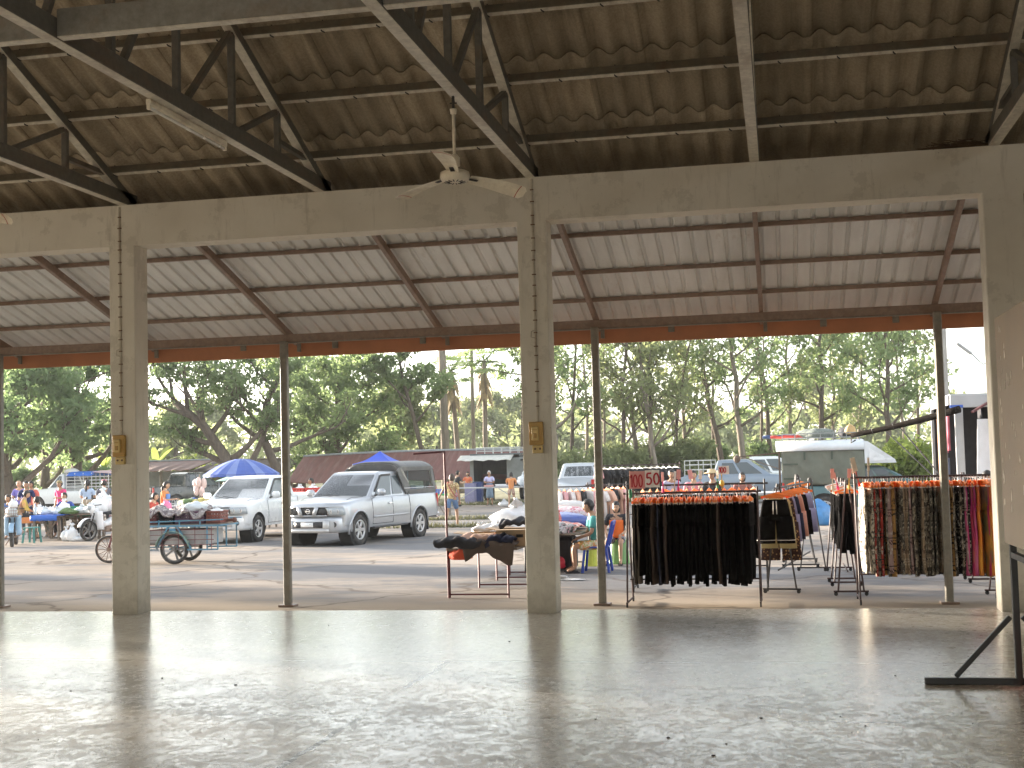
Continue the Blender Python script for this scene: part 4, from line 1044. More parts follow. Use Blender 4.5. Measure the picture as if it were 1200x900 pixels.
def heap(name, label, cat, c, r, mat, seed=1, lump=.25, nu=18, nv=10, group=None, rz=0):
    g = random.Random(seed); ph = [g.uniform(0, 6.28) for _ in range(9)]
    def fn(v, d):
        k = 1 + lump*(math.sin(3*d.x+ph[0])*math.cos(4*d.y+ph[1]) + .6*math.sin(7*d.z+5*d.x+ph[2])*math.cos(6*d.y+ph[3]) + .35*math.sin(13*d.x+ph[4])*math.sin(11*d.y+9*d.z+ph[5]))
        v = v*k; 
        if v.z < -r[2]*.55: v.z = -r[2]*.55
        return v
    b = MB(); b.smooth = True; b.ell((0,0,r[2]*.55), r, nu, nv, fn); o = b.build(name, mat, None, c, rz); return tag(o, label, cat, group)
heap('cloth_bundle', 'grey green net bundle in the middle of the camper roof rack', 'bundle', wpt((0, y0c+1.05, 2.36)), (.45,.42,.16), M('net_grey', (.16,.18,.16), .9, 0, .4, 20), 3)
heap('sack', 'tan sack on the front of the camper roof rack', 'sack', wpt((-.1, y1c-.30, 2.42)), (.16,.14,.17), M('tan_sack', (.50,.33,.15), .85, 0, .15), 4, .12)
heap('black_bag', 'black bag on the front of the camper roof rack beside the tan sack', 'bag', wpt((-.42, y1c-.40, 2.36)), (.22,.28,.18), DKCL, 5, .15)

# --- box truck stall on the right
tb = thing('box_truck', 'white box truck opened as a stall behind the right hand clothes rack', 'truck', (xat(1117, 28.4), 28.4, G))
GREYW = M('grey_white_sheet', (.38,.385,.39), .5, 0, .1, 2, dirt=(.35,.33,.30), dirtamt=.4)
b = MB(); b.box((2.2, 1.6, 3.02), (4.4, 3.2, .07), .01); b.box((2.2, -.02, 2.90), (4.4, .06, .26), .01); b.box((-.02, 1.6, 2.93), (.05, 3.2, .20), .01)
b.box((2.2, 1.6, .85), (4.4, 3.2, .10)); b.build('box_body', GREYW, tb); b = MB(); b.box((2.2, 3.18, 1.9), (4.4, .05, 2.1)); b.box((4.38, 1.6, 1.9), (.05, 3.1, 2.1)); b.box((2.2, 1.6, 2.97), (4.3, 3.0, .02)); b.build('shaded_inner_wall', DKCL, tb)  # inner walls coloured dark to stand for the shade inside the box
b = MB(); b.box((.16, -.01, 1.86), (.17, .05, 1.86), .01); b.build('corner_post', GREYW, tb); b = MB(); b.box((-.02, 3.1, 1.9), (.06, .08, 2.0)); b.build('corner_post', GREYW, tb)
b = MB(); b.prism([(.40, .95), (.47, 2.52), (.95, 2.52), (1.06, .95)], (0, -.35, 0), (1,0,0), (0,0,1), .03); b.build('white_panel', M('white_board', (.72,.72,.73), .5, 0, .06, 2, dirt=(.5,.48,.45), dirtamt=.3), tb)
b = MB(); b.tube([(.66, -.5, .95), (.72, -.5, 2.78)], .016, 6); b.bar((.35, -.55, 2.66), (.85, -.05, 2.92), .05, .04); b.build('prop_pole', M('maroon_steel', (.13,.045,.045), .55, 0, .25, 8), tb)
b = MB(); b.box((2.5, -.5, 2.80), (3.4, 1.0, .04), .01, rotm('X', .12)); b.build('flap', BLACKP, tb)
b = MB(); b.box((2.5, .55, 1.9), (3.7, .04, 2.05)); b.box((.62, .30, 1.9), (.03, .5, 2.0)); b.box((2.4, .35, 1.25), (3.5, 1.2, .04)); b.box((2.4, .4, 1.85), (3.5, 1.0, .04)); b.build('shaded_shelf_backing', DKCL, tb)  # dark backing and shelves, shade of the interior put into their colour
for s in (.7, 3.6): wheel(tb, .25, s-.2 if s > 1 else s, .38, .26, 'five', -1)
b = MB(); b.box((2.2, 1.6, .62), (3.4, 2.6, .34)); b.build('chassis', UNDER, tb)
b = MB(); b.box((.12, -.045, 2.80), (.26, .02, .06), .005); b.build('blue_sticker', BLUEP, tb)
cols = [(.45,.12,.16), (.35,.08,.12), (.5,.25,.3), (.12,.14,.2), (.3,.28,.27), (.42,.20,.10), (.08,.10,.2), (.5,.42,.36)]
k = 0
for (px_, yy, z0, z1_) in ((.0, .35, 1.9, 2.7), (.0, .75, 1.85, 2.65), (.0, 1.2, 1.9, 2.7), (.0, .5, 1.0, 1.75), (.0, 1.0, 1.0, 1.7), (.0, 1.6, 1.0, 2.6)):
    b = MB(); b.smooth = True; b.grid(8, 6, lambda u, v: (-.02+px_+.03*math.sin(u*9+k), yy+.34*(u-.5), z0+(z1_-z0)*v), .04)
    o = b.build('hanging_garment', M('stall_cloth_%d' % k, cols[k], .9, 0, .3, 8)); o.location = tb.location
    tag(o, ['pink shirt hanging high at the front corner of the box truck', 'dark red shirt hanging beside the pink one in the box truck', 'dusty rose cloth hanging high inside the box truck', 'navy shirt hanging low at the front corner of the box truck', 'grey cloth hanging low in the side of the box truck', 'rust coloured cloth hanging deep in the box truck'][k], 'garment'); k += 1
# rolled awning reaching out of the box truck
AW = M('awning_brown', (.014,.011,.009), .95, 0, .3, 6, spec=.05)
aw = thing('rolled_awning', 'dark rolled awning reaching from the box truck towards the camper roof', 'awning', (0,0,0))
A = Vector((xat(1128, 28.0), 28.0, 2.43)); B = Vector((xat(1000, 29.5), 29.5, 1.98))
b = MB(); b.smooth = True; n = 14; b.tube([A.lerp(B, i/n) + Vector((0,0,-.03*math.sin(PI*i/n))) for i in range(n+1)], [.075-.025*(i/n) for i in range(n+1)], 10)
b.mi = 1
for i in range(4): q = A.lerp(B, .2+.2*i) - Vector((0,0,.03*math.sin(PI*(.2+.2*i)))); b.lathe([(.070,-.006),(.073,0),(.070,.006)], c=q, n=10, R=rotm('Y', 1.3))
b.build('awning_roll', [AW, INK], aw)
b = MB(); b.tube([A.lerp(B, .56), (xat(1106, 28.1), 28.1, 1.02)], .014, 5); b.tube([A.lerp(B, .70), (xat(1104, 28.2), 28.2, .92)], .014, 5); b.tube([(B.x, B.y, B.z-.03), (B.x-.02, B.y, B.z-.16), (B.x+.08, B.y, B.z-.10)], .02, 6); b.build('stay', INK, aw)

# --- old grey truck with raised canvas stall, far
p = gp(566, 590); ot = thing('stall_truck', 'old grey canvas backed truck opened as a stall under the maroon shed', 'truck', (p.x, 62.0, G))
OG = M('old_grey', (.22,.23,.22), .7, 0, .15, 3); OGD = M('old_grey_canvas', (.10,.11,.11), .85, 0, .2, 3)
b = MB(); b.box((0, 1.2, 2.22), (2.5, 2.6, .10), .03); b.box((-1.2, 1.2, 1.45), (.06, 2.6, 1.5)); b.box((1.2, 1.2, 1.45), (.06, 2.6, 1.5)); b.box((0, 2.4, 1.45), (2.4, .06, 1.5)); b.box((0, 1.2, .72), (2.4, 2.4, .10)); b.build('box_body', OGD, ot)
b = MB(); b.smooth = True; b.grid(12, 4, lambda u, v: (-1.7+2.6*u, -.06-.8*(1-v), 1.96+.25*v+.03*math.sin(u*23)*(1-v)), .02); b.build('flap', M('pale_canvas', (.55,.54,.50), .85), ot)
b = MB(); b.box((1.0, -.09, 1.5), (.9, .04, 1.1), .01); b.build('side_panel', OG, ot); b = MB(); b.box((-1.15, -.09, 1.5), (.18, .05, 1.3)); b.build('side_panel', OG, ot)
b = MB()
for s in (-1, 1):
    for z in (2.38, 2.55): b.tube([(-1.0, 1.2+s*.9, z), (1.1, 1.2+s*.9, z)], .022, 5)
    for q in range(6): b.tube([(-1.0+.42*q, 1.2+s*.9, 2.25), (-1.0+.42*q, 1.2+s*.9, 2.55)], .02, 5)
b.build('roof_rack', M('pale_rack', (.52,.52,.50), .5), ot)
for sx in (-.9, .9): wheel(ot, sx, 2.0, .36, .22, 'five', 1 if sx > 0 else -1)
b = MB(); b.smooth = True; b.grid(14, 6, lambda u, v: (1.25+1.35*u, -.3+2.2*v, 1.95-.55*u*u-.12*math.sin(v*3.1)+.03*math.sin(u*13)), .02); b.grid(10, 6, lambda u, v: (1.3+1.2*u, 1.2+.05*math.sin(u*15), .75+.95*v), .02); b.build('side_tarp', M('black_tarp', (.025,.025,.027), .8, 0, .2, 4), ot)

# --- white truck with a railed bed and blue tarpaulin on the left
p = gp(74, 601); lt = pickup('white truck with a railed bed under a blue tarpaulin behind the vegetable tables', (p.x-.6, p.y+2.2, G), heading(-1, .10), WHITEP, dict(detail=False, flare=False, roof=1.85, cabr=.05, wst=.45, belt=1.15, bedtop=1.0))
RAILW = M('white_rail', (.62,.63,.62), .5, 0, .1, 5, dirt=(.35,.22,.15), dirtamt=.5)
b = MB()
for s in (-1, 1):
    for z in (1.18, 1.34, 1.50, 1.66): b.tube([(s*.86, -.1, z), (s*.86, -2.45, z)], .02, 5)
    for q in range(6): b.tube([(s*.86, -.1-.47*q, 1.0), (s*.86, -.1-.47*q, 1.86)], .022, 5)
b.build('bed_rail', RAILW, lt)
tarp = MB(); tarp.smooth = True; tarp.grid(16, 8, lambda u, v: ((v-.5)*1.95, -.15-1.45*u, 1.88+.05*math.sin(v*PI)-.16*max(0, abs(v-.5)-.42)/.08+.012*math.sin(u*20)), .015)
o = tarp.build('tarpaulin', M('blue_tarpaulin', (.02,.13,.52), .5, 0, .12, 3)); o.location = lt.location; o.rotation_euler = lt.rotation_euler; tag(o, 'bright blue tarpaulin stretched over the railed white truck', 'tarpaulin')
tarp = MB(); tarp.smooth = True; tarp.grid(16, 8, lambda u, v: ((v-.5)*1.95, -1.62-1.2*u, 1.90+.05*math.sin(v*PI)-.10*u), .015)
o = tarp.build('tarpaulin', M('pink_white_tarp', (.62,.45,.48), .6, 0, .12, 3)); o.location = lt.location; o.rotation_euler = lt.rotation_euler; tag(o, 'pale pink tarpaulin over the tail of the railed white truck', 'tarpaulin')
heap('sack', 'pale sack lying on the cab roof of the railed white truck', 'sack', local_to(lt, (-.2, .05, 1.86)), (.35,.30,.14), PALEC, 8, .15)
# ------------------------------------------------------------------ people
SKIN = {'a': M('skin_tan', (.36,.20,.12), .55, 0, .08), 'b': M('skin_light', (.46,.28,.18), .55, 0, .08), 'c': M('skin_deep', (.24,.13,.08), .55, 0, .08)}
EYEM = M('eye_dark', (.02,.015,.012), .3); LIP = M('lip', (.30,.10,.08), .5); HAIRB = M('black_hair', (.015,.012,.010), .5, 0, .3, 30); HAIRG = M('grey_hair', (.50,.48,.45), .6, 0, .15, 30); HAIRBR = M('brown_hair', (.05,.03,.02), .5, 0, .3, 30)
def skinned(chains, joints, root):
    """joints: name -> (pos, radius); chains: list of name pairs. One continuous surface by the Skin modifier."""
    names = list(joints); ix = {n: i for i, n in enumerate(names)}
    me = bpy.data.meshes.new('skin'); me.from_pydata([tuple(joints[n][0]) for n in names], [(ix[a], ix[b]) for a, b in chains], [])
    o = bpy.data.objects.new('skin', me); COL.objects.link(o)
    m = o.modifiers.new('s', 'SKIN'); m.use_smooth_shade = True
    sv = me.skin_vertices[0].data
    for n in names:
        r = joints[n][1]; r = r if isinstance(r, tuple) else (r, r); sv[ix[n]].radius = r; sv[ix[n]].use_root = (n == root)
    s = o.modifiers.new('d', 'SUBSURF'); s.levels = 1; s.render_levels = 1
    dg = bpy.context.evaluated_depsgraph_get(); r = bpy.data.meshes.new_from_object(o.evaluated_get(dg))
    bpy.data.objects.remove(o); bpy.data.meshes.remove(me)
    return r
def pose(kind, H, arms, lean=0.0, turn=0.0, seat=.46, bend=0.0):
    """joint positions, figure facing +Y; arms: (left, right) words or wrist points"""
    k = H/1.70; J = {}
    V = Vector
    if kind == 'sit':
        pel = V((0, -.02, seat+.10)); kn = {s: V((s*.13, .42*k, seat+.05)) for s in (-1, 1)}; an = {s: V((s*.12, .40*k, .09)) for s in (-1, 1)}
    elif kind == 'squat':
        pel = V((0, -.08, .24)); kn = {s: V((s*.17, .30, .50)) for s in (-1, 1)}; an = {s: V((s*.13, .02, .09)) for s in (-1, 1)}
    else:
        pel = V((0, 0, .93*k)); st = .16 if kind == 'walk' else .0
        kn = {s: V((s*.095, .03 + s*st*.9, .50*k)) for s in (-1, 1)}; an = {s: V((s*.10, -.03 + s*st*1.3, .085 + (.05 if kind == 'walk' and s < 0 else 0))) for s in (-1, 1)}
    up = V((0, math.sin(lean), math.cos(lean)))
    fwd = V((0, math.cos(lean), -math.sin(lean)))
    J['pel'] = pel; J['waist'] = pel + up*.13*k; J['chest'] = pel + up*.32*k + fwd*.0; J['neck'] = pel + up*.51*k; J['head'] = pel + up*.575*k + fwd*.02*k
    J['hc'] = J['head'] + V((0, .025, .07))*k
    for s, nm in ((-1, 'l'), (1, 'r')):
        J['hip'+nm] = pel + V((s*.09*k, 0, -.03)); J['kn'+nm] = kn[s]; J['an'+nm] = an[s]
        J['toe'+nm] = an[s] + V((s*.02, .15*k, -.055)); J['heel'+nm] = an[s] + V((0, -.035, -.05))
        sh = J['neck'] - up*.06*k + V((s*.185*k, 0, 0)); J['sh'+nm] = sh
        a = arms[0 if s < 0 else 1]
        if a == 'down': el = sh + V((s*.05, -.03, -.28*k)); wr = el + V((s*.01, .06, -.25*k))
        elif a == 'fwd': el = sh + V((s*.05, .06, -.27*k)); wr = el + V((-s*.06, .23*k, .02))
        elif a == 'up': el = sh + V((s*.08, .14, -.22*k)); wr = el + V((-s*.10, .14, .18*k))
        elif a == 'lap': el = sh + V((s*.07, .05, -.26*k)); wr = el + V((-s*.08, .22*k, -.08))
        elif a == 'out': el = sh + V((s*.14, .02, -.24*k)); wr = el + V((s*.12, .05, -.20*k))
        elif a == 'fold': el = sh + V((s*.05, .05, -.27*k)); wr = el + V((-s*.22, .14, .03))
        else: wr = V(a); mid = (sh+wr)/2; el = mid + V((s*.06, -.05, -.09))
        J['el'+nm] = el; J['wr'+nm] = wr
    return J, k
def person(label, loc, rz, H=1.62, kind='stand', arms=('down','down'), lean=0.0, skin='a', hair='short', hairm=None, top=None, topkind='tshirt', bottom=None, botkind='trousers', shoes=None, hat=None, seat=.46, look=0.0, nod=0.0, female=False, apron=None, group=None, strap=None):
    t = thing('person', label, 'person', loc, rz, group)
    J, k = pose(kind, H, arms, lean, seat=seat); f = .93 if female else 1.0
    R = lambda r: r*k
    jr = {'pel': (J['pel'], (R(.13), R(.10))), 'waist': (J['waist'], (R(.115), R(.085))), 'chest': (J['chest'], (R(.145)*f, R(.105))), 'neck': (J['neck'], R(.066)), 'head': (J['head'], R(.058))}
    ch = [('pel','waist'),('waist','chest'),('chest','neck'),('neck','head')]
    for s in 'lr':
        jr['hip'+s] = (J['hip'+s], R(.085)); jr['kn'+s] = (J['kn'+s], R(.056)); jr['an'+s] = (J['an'+s], R(.036)); jr['toe'+s] = (J['toe'+s], (R(.036), R(.022)))
        jr['sh'+s] = (J['sh'+s], R(.055)*f); jr['el'+s] = (J['el'+s], R(.040)*f); jr['wr'+s] = (J['wr'+s], R(.027)*f)
        hd = (J['wr'+s]-J['el'+s]).normalized(); jr['ha'+s] = (J['wr'+s]+hd*.055*k, (R(.036), R(.020)))
        ch += [('pel','hip'+s),('hip'+s,'kn'+s),('kn'+s,'an'+s),('an'+s,'toe'+s),('chest','sh'+s),('sh'+s,'el'+s),('el'+s,'wr'+s),('wr'+s,'ha'+s)]
    sk = skinned(ch, jr, 'pel')
    b = MB(); b.smooth = True
    vs = [v.co.copy() for v in sk.vertices]; b.add(vs, [list(p.vertices) for p in sk.polygons]); bpy.data.meshes.remove(sk)
    # head with face
    HR = Matrix.Rotation(look, 3, 'Z') @ Matrix.Rotation(nod, 3, 'X'); hc = J['hc']; hw, hd_, hh = .074*k, .094*k, .112*k
    def hf(v, d):
        v = v.copy()
        if d.z < 0: q = 1 + .30*d.z; v.x *= q; v.y = v.y*(1+.12*d.z) + (.012*k if d.y > 0 else 0)*-d.z
        if d.y > .6 and abs(d.x) < .3: v.y += .004*k
        return HR @ v
    b.ell(hc, (hw, hd_, hh), 16, 12, hf)
    b.ell(hc + HR @ Vector((0, hd_*.98, -.012*k)), (.013*k, .020*k, .022*k), 8, 6, lambda v, d: HR @ v)
    for s in (-1, 1): b.ell(hc + HR @ Vector((s*hw*1.0, -.01*k, -.005*k)), (.010*k, .020*k, .030*k), 8, 6, lambda v, d: HR @ v)
    b.mi = 1
    for s in (-1, 1):
        b.ell(hc + HR @ Vector((s*.031*k, hd_*.90, .012*k)), (.013*k, .007*k, .007*k), 8, 5, lambda v, d: HR @ v)
        b.ell(hc + HR @ Vector((s*.032*k, hd_*.90, .034*k)), (.020*k, .006*k, .004*k), 8, 5, lambda v, d: HR @ v)
    b.mi = 2; b.ell(hc + HR @ Vector((0, hd_*.93, -.052*k)), (.023*k, .007*k, .007*k), 8, 5, lambda v, d: HR @ v)
    # fingers
    b.mi = 0
    for s, sg in (('l', -1), ('r', 1)):
        w = J['wr'+s]; d = (w-J['el'+s]).normalized(); side = d.cross(Vector((0,0,1)));
        if side.length < .2: side = Vector((0, 1, 0))
        side.normalize(); nrm = side.cross(d).normalized(); pc = w + d*.075*k; cur = -nrm if nrm.z > 0 else nrm
        for q in range(4):
            L = (.062, .075, .070, .052)[q]*k; o = pc + side*(q-1.5)*.017*k; b.tube([o-d*.012*k, o+d*L*.5+cur*.006*k, o+d*L*.85+cur*.026*k, o+d*L*.9+cur*.042*k], [.0095*k, .0088*k, .008*k, .005*k], 6)
        sd = side*(1 if True else -1)*(-1 if sg > 0 else 1); o = w + d*.035*k + sd*.022*k; b.tube([o, o+sd*.028*k+d*.025*k, o+sd*.03*k+d*.058*k+cur*.012*k], [.0125*k, .011*k, .007*k], 6)
    b.build('body', [SKIN[skin], EYEM, LIP], t)
    # clothes
    def cloth(name, chains, joints, root, mat, cut=None, hang=0):
        me = skinned(chains, joints, root); bb = MB(); bb.smooth = True
        bb.add([v.co.copy() for v in me.vertices], [list(p.vertices) for p in me.polygons]); bpy.data.meshes.remove(me); return bb.build(name, mat, t)
    def ext(r, a): return tuple(x+a for x in r) if isinstance(r, tuple) else r+a
    ad = .016
    if top is not None:
        jj = {n: (jr[n][0], ext(jr[n][1], ad+.006)) for n in ('waist','chest')}
        up = (J['chest']-J['waist']).normalized()
        jj['hem'] = (J['pel'] + (Vector((0,0,.0)) if kind == 'sit' else -up*.06), (R(.155), R(.125))); jj['col'] = (J['neck']-up*.035*k, R(.075)); cc = [('hem','waist'),('waist','chest'),('chest','col')]
        for s in 'lr':
            jj['sh'+s] = (J['sh'+s], R(.055)*f+ad+.004); e = J['sh'+s].lerp(J['el'+s], .78 if topkind == 'tshirt' else 1.0); jj['sl'+s] = (e, R(.058 if topkind == 'tshirt' else .048)*f+ad*.7); cc += [('chest','sh'+s),('sh'+s,'sl'+s)]
            if topkind == 'long': jj['cf'+s] = (J['el'+s].lerp(J['wr'+s], .85), R(.032)*f+ad*.6); cc.append(('sl'+s,'cf'+s))
        sh = cloth('shirt', cc, jj, 'waist', top)
        if strap is not None:
            b = MB(); a = J['sh'+'l'] + Vector((.06, 0, .05)); o = J['waist']; pts = []
            for q in range(18):
                an = 2*PI*q/17; c = (a + o + Vector((.16, 0, -.08)))/2; ax1 = (a - (o + Vector((.16,0,-.08))))/2
                pts.append(c + ax1*math.cos(an)*1.05 + Vector((0, .155, 0))*math.sin(an))
            b.tube(pts, .012, 5); b.build('bag_strap', strap, t)
        if apron is not None:
            b = MB(); b.smooth = True; zt_ = J['chest'].z+.05; zb_ = J['pel'].z-.35 if kind != 'sit' else J['pel'].z
            b.grid(8, 8, lambda u, v: ((u-.5)*.30*k, J['chest'].y + (.135+.02*math.cos((u-.5)*3))*k*1.15 - .06*abs(u-.5)**2*4*k + (J['pel'].y-J['chest'].y)*(1-v)*.5, zb_+(zt_-zb_)*v), .006); b.build('apron', apron, sh)
    if bottom is not None:
        jj = {'pel': (J['pel'], (R(.148), R(.118)))}; cc = []
        wst = J['pel'].lerp(J['waist'], .55); jj['wst'] = (wst, (R(.130), R(.10))); cc.append(('pel','wst'))
        for s in 'lr':
            jj['hip'+s] = (J['hip'+s], R(.098)); cc.append(('pel','hip'+s))
            if botkind == 'shorts': jj['hm'+s] = (J['hip'+s].lerp(J['kn'+s], .85), R(.088)); cc.append(('hip'+s,'hm'+s))
            else:
                jj['kn'+s] = (J['kn'+s], R(.068)); jj['cf'+s] = (J['kn'+s].lerp(J['an'+s], .90), R(.058)); cc += [('hip'+s,'kn'+s),('kn'+s,'cf'+s)]
        if botkind == 'skirt':
            b = MB(); b.smooth = True; z0 = J['kn'+'l'].z-.12; zt_ = J['waist'].z
            b.lathe([((.155+.035*(1-q))*k + .004*math.sin(q*9), z0+(zt_-z0)*q) for q in np.linspace(0, 1, 8)], c=(J['pel'].x, J['pel'].y, 0), n=18); b.build('skirt', bottom, t)
        else: cloth(botkind, cc, jj, 'pel', bottom)
    # hair
    hm = hairm or HAIRB; b = MB(); b.smooth = True
    def hairf(v, d):
        v = v.copy()
        if d.y > .25 and d.z < .30: v *= .78
        if d.z < -.35: v *= .86
        v *= 1 + .025*math.sin(9*d.x+3)*math.sin(8*d.y+5*d.z)
        return HR @ v
    if hair != 'bald':
        b.ell(hc + HR @ Vector((0, -.008*k, .010*k)), (hw*1.20, hd_*1.13, hh*1.13), 16, 12, hairf)
        if hair == 'bun': b.ell(hc + HR @ Vector((0, -hd_*1.15, .02*k)), (.045*k, .04*k, .045*k), 10, 7)
        if hair == 'tail': q = hc + HR @ Vector((0, -hd_*1.1, 0)); b.tube([q, q+Vector((0,-.04,-.08))*k, q+Vector((0,-.03,-.22))*k, q+Vector((0,-.01,-.32))*k], [.03*k,.038*k,.03*k,.008*k], 8)
        if hair == 'bob': b.ell(hc + HR @ Vector((0, -.03*k, -.03*k)), (hw*1.22, hd_*.88, hh*1.0), 14, 9, lambda v, d: HR @ v)
        b.build('hair', hm, t)
    if hat is not None:
        b = MB(); b.smooth = True; c = hc + HR @ Vector((0, 0, .055*k))
        if hat[0] == 'straw': b.lathe([(.19*k, -.012), (.10*k, .012), (.092*k, .07*k), (.05*k, .085*k), (0, .088*k)], c=c, n=18, R=HR)
        else: b.lathe([(.088*k, -.01), (.086*k, .04*k), (.05*k, .075*k), (0, .082*k)], c=c, n=16, R=HR); b.grid(6, 2, lambda u, v: c + HR @ Vector(((u-.5)*.13*k, (.085+.075*v*math.sqrt(max(.0, 1-(2*u-1)**2)))*k, .005)), .006)
        b.build('hat', hat[1], t)
    # footwear
    for s in 'lr':
        b = MB(); a = J['an'+s]; tt = J['toe'+s]; d = Vector((tt.x-a.x, tt.y-a.y, 0)).normalized(); c = Vector((a.x, a.y, 0)) + d*.055*k
        z = (a.z-.085) + .018; Rm = Matrix((Vector((d.y, -d.x, 0)), d, Vector((0,0,1)))).transposed()
        if shoes is not None and shoes != 'sandal':
            b.smooth = True; b.ell((c.x, c.y, z+.032), (.050*k, .135*k, .048*k), 12, 8, lambda v, dd: Rm @ (Vector((v.x, v.y, max(v.z, -.034*k)))))
            b.build('shoe', shoes, t)
        else:
            b.box((c.x, c.y, z-.008), (.09*k, .26*k, .018), .006, Rm); q = c + d*.05*k; b.tube([(q.x+d.y*.045, q.y-d.x*.045, z), (q.x, q.y, z+.05), (q.x-d.y*.045, q.y+d.x*.045, z)], .008, 5); b.build('sandal', DKCL, t)
    return t
def toward(p, q): return math.atan2(-(q[0]-p[0]), q[1]-p[1])
def C_(name, col, var=.12, scale=7): return M(name, col, .9, 0, var, scale)
def pattern(name, kind, cols, scale=18):
    """printed cloth: floral spots, checks, motif rows"""
    if name in _mc: return _mc[name]
    t = NT(name); o = t.coord()
    if kind == 'spots':
        v = t.n('ShaderNodeTexVoronoi'); v.inputs['Scale'].default_value = scale; t.l(o, v.inputs['Vector']); c = t.mix(t.ramp(v.outputs['Distance'], [(.30, 1.), (.36, 0.)]), cols[0], cols[1])
        if len(cols) > 2: c = t.mix(t.ramp(v.outputs['Distance'], [(.10, 1.), (.14, 0.)]), c, cols[2])
    elif kind == 'floral':
        n = t.noise(scale, 5, .7); n2 = t.noise(scale*1.7+3, 4, .6); c = t.mix(t.ramp(n, [(.47, 0.), (.52, 1.)]), cols[0], cols[1]); c = t.mix(t.ramp(n2, [(.56, 0.), (.60, 1.)]), c, cols[2])
    elif kind == 'tiedye':
        n = t.noise(scale, 3, .5, None, (1, 1, .35)); n2 = t.noise(scale*.6, 3, .5, None, (1, 1, .5)); c = t.mix(t.ramp(n, [(.38, 0.), (.62, 1.)]), cols[0], cols[1]); c = t.mix(t.ramp(n2, [(.52, 0.), (.68, 1.)]), c, cols[2])
    else:                                            # 'motif': rows of blocks with figures between borders
        sx = t.n('ShaderNodeSeparateXYZ'); t.l(o, sx.inputs[0]); z = sx.outputs[2]; y = t.math('ADD', sx.outputs[1], sx.outputs[0])
        fr = t.math('FRACT', t.math('MULTIPLY', z, scale*.28)); band = t.math('LESS_THAN', fr, .16); line = t.math('LESS_THAN', t.math('ABSOLUTE', t.math('SUBTRACT', fr, .24)), .02)
        v = t.n('ShaderNodeTexVoronoi'); v.inputs['Scale'].default_value = scale*1.25; t.l(o, v.inputs['Vector']); n = t.noise(scale*2.2, 4, .7)
        fig = t.math('MULTIPLY', t.math('GREATER_THAN', t.math('ADD', n, t.math('MULTIPLY', v.outputs['Distance'], -.35)), .40), t.math('LESS_THAN', t.math('ABSOLUTE', t.math('SUBTRACT', fr, .62)), .27))
        zig = t.math('LESS_THAN', t.math('FRACT', t.math('ADD', t.math('MULTIPLY', y, scale*1.6), t.math('MULTIPLY', z, scale*2))), .5)
        c = t.mix(fig, cols[0], cols[1]); c = t.mix(t.math('MULTIPLY', band, zig), c, cols[2]); c = t.mix(line, c, cols[2])
    t.principled(c, .9, 0, .2, t.noise(60, 2), .1); _mc[name] = t.m; return t.m
# ------------------------------------------------------------------ sheds, tent, umbrella, lamp
def at3(px, py, Y):
    d = _fw + RT*((px-600)/FPX) - UP*((py-450)/FPX); return EYE + d*(Y/d.y)
MAROOF = M('maroon_roof', (.19,.085,.075), .8, 0, .18, 1.5, .3, stretch=(4,.6,1), dirt=(.28,.2,.17), dirtamt=.4); GREYR = M('grey_trim', (.33,.36,.38), .6)
WOODG = M('weathered_wood', (.20,.165,.13), .9, 0, .25, 5, .3, stretch=(1,6,6))
def shed(label, x0, x1, Y, dep, zf, zb_, roofm, trim, posts=7, wall=None, bow=0.0, wallh=1.0):
    t = thing('market_shed', label, 'shed', (x0, Y, G)); W = x1-x0
    b = MB(); b.grid(60, 6, lambda u, v: (W*u, dep*v, zf+(zb_-zf)*v + bow*math.sin(PI*u)*v + .03*math.sin(u*40)*(1-v) + .02*abs(math.sin(u*W*5))), .04); b.build('roof', roofm, t)
    b = MB(); b.tube([(W*u, dep, zb_+.05+bow*math.sin(PI*u)) for u in np.linspace(0, 1, 12)], .06, 6); b.build('ridge_cap', trim, t)
    for i in range(posts):
        b = MB(); x = .2+(W-.4)*i/(posts-1); b.box((x, .25, zf/2), (.12, .12, zf), .01); b.build('post', WOODG, t)
    if wall: b = MB(); b.box((W/2, dep-.1, wallh/2+.02), (W-.1, .08, wallh)); b.build('wall', wall, t)
    return t
shed('long low market shed with a maroon roof behind the silver pickup', xat(335, 64), xat(622, 64), 64, 2.6, 1.05, 2.38, MAROOF, GREYR, 8, None, .12)
shed('grey shed with a faded brown roof right of the left column', xat(120, 66), xat(222, 66), 66, 3, 1.85, 2.35, M('faded_roof', (.22,.135,.115), .8, 0, .15, 1.5), GREYR, 4, M('grey_wall', (.26,.28,.28), .85, 0, .12, 1.5), 0, 1.8)
shed('dark roofed shed behind the blue umbrella', xat(222, 68), xat(336, 68), 68, 3, 1.75, 2.30, M('dark_roof', (.10,.075,.065), .85, 0, .2, 1.5), WOODG, 5, M('brown_wall', (.17,.13,.10), .85, 0, .2, 1.5), 0, .9)
# bright blue pop-up tent
p = gp(446, 598); tn = thing('canopy_tent', 'bright blue pointed canopy tent behind the silver pickup', 'tent', (xat(446, 50), 50, G))
b = MB(); b.smooth = False; ap = (0, 0, 2.42)
C4 = [(-.85,-.85,1.95),(.85,-.85,1.95),(.85,.85,1.95),(-.85,.85,1.95)]
for i in range(4):
    A, B = Vector(C4[i]), Vector(C4[(i+1) % 4]); b.grid(8, 8, lambda u, v: A.lerp(B, u).lerp(Vector(ap), v) - Vector((0,0,.10*math.sin(PI*v)*(1-.4*v))), .01); b.grid(8, 1, lambda u, v: A.lerp(B, u) - Vector((0,0,.18*v)), .008)
b.build('canopy', M('royal_blue', (.03,.08,.50), .6, 0, .1, 3), tn)
for x, y, _z in C4: b = MB(); b.box((x, y, .97), (.04, .04, 1.94)); b.build('leg', GREYR, tn)
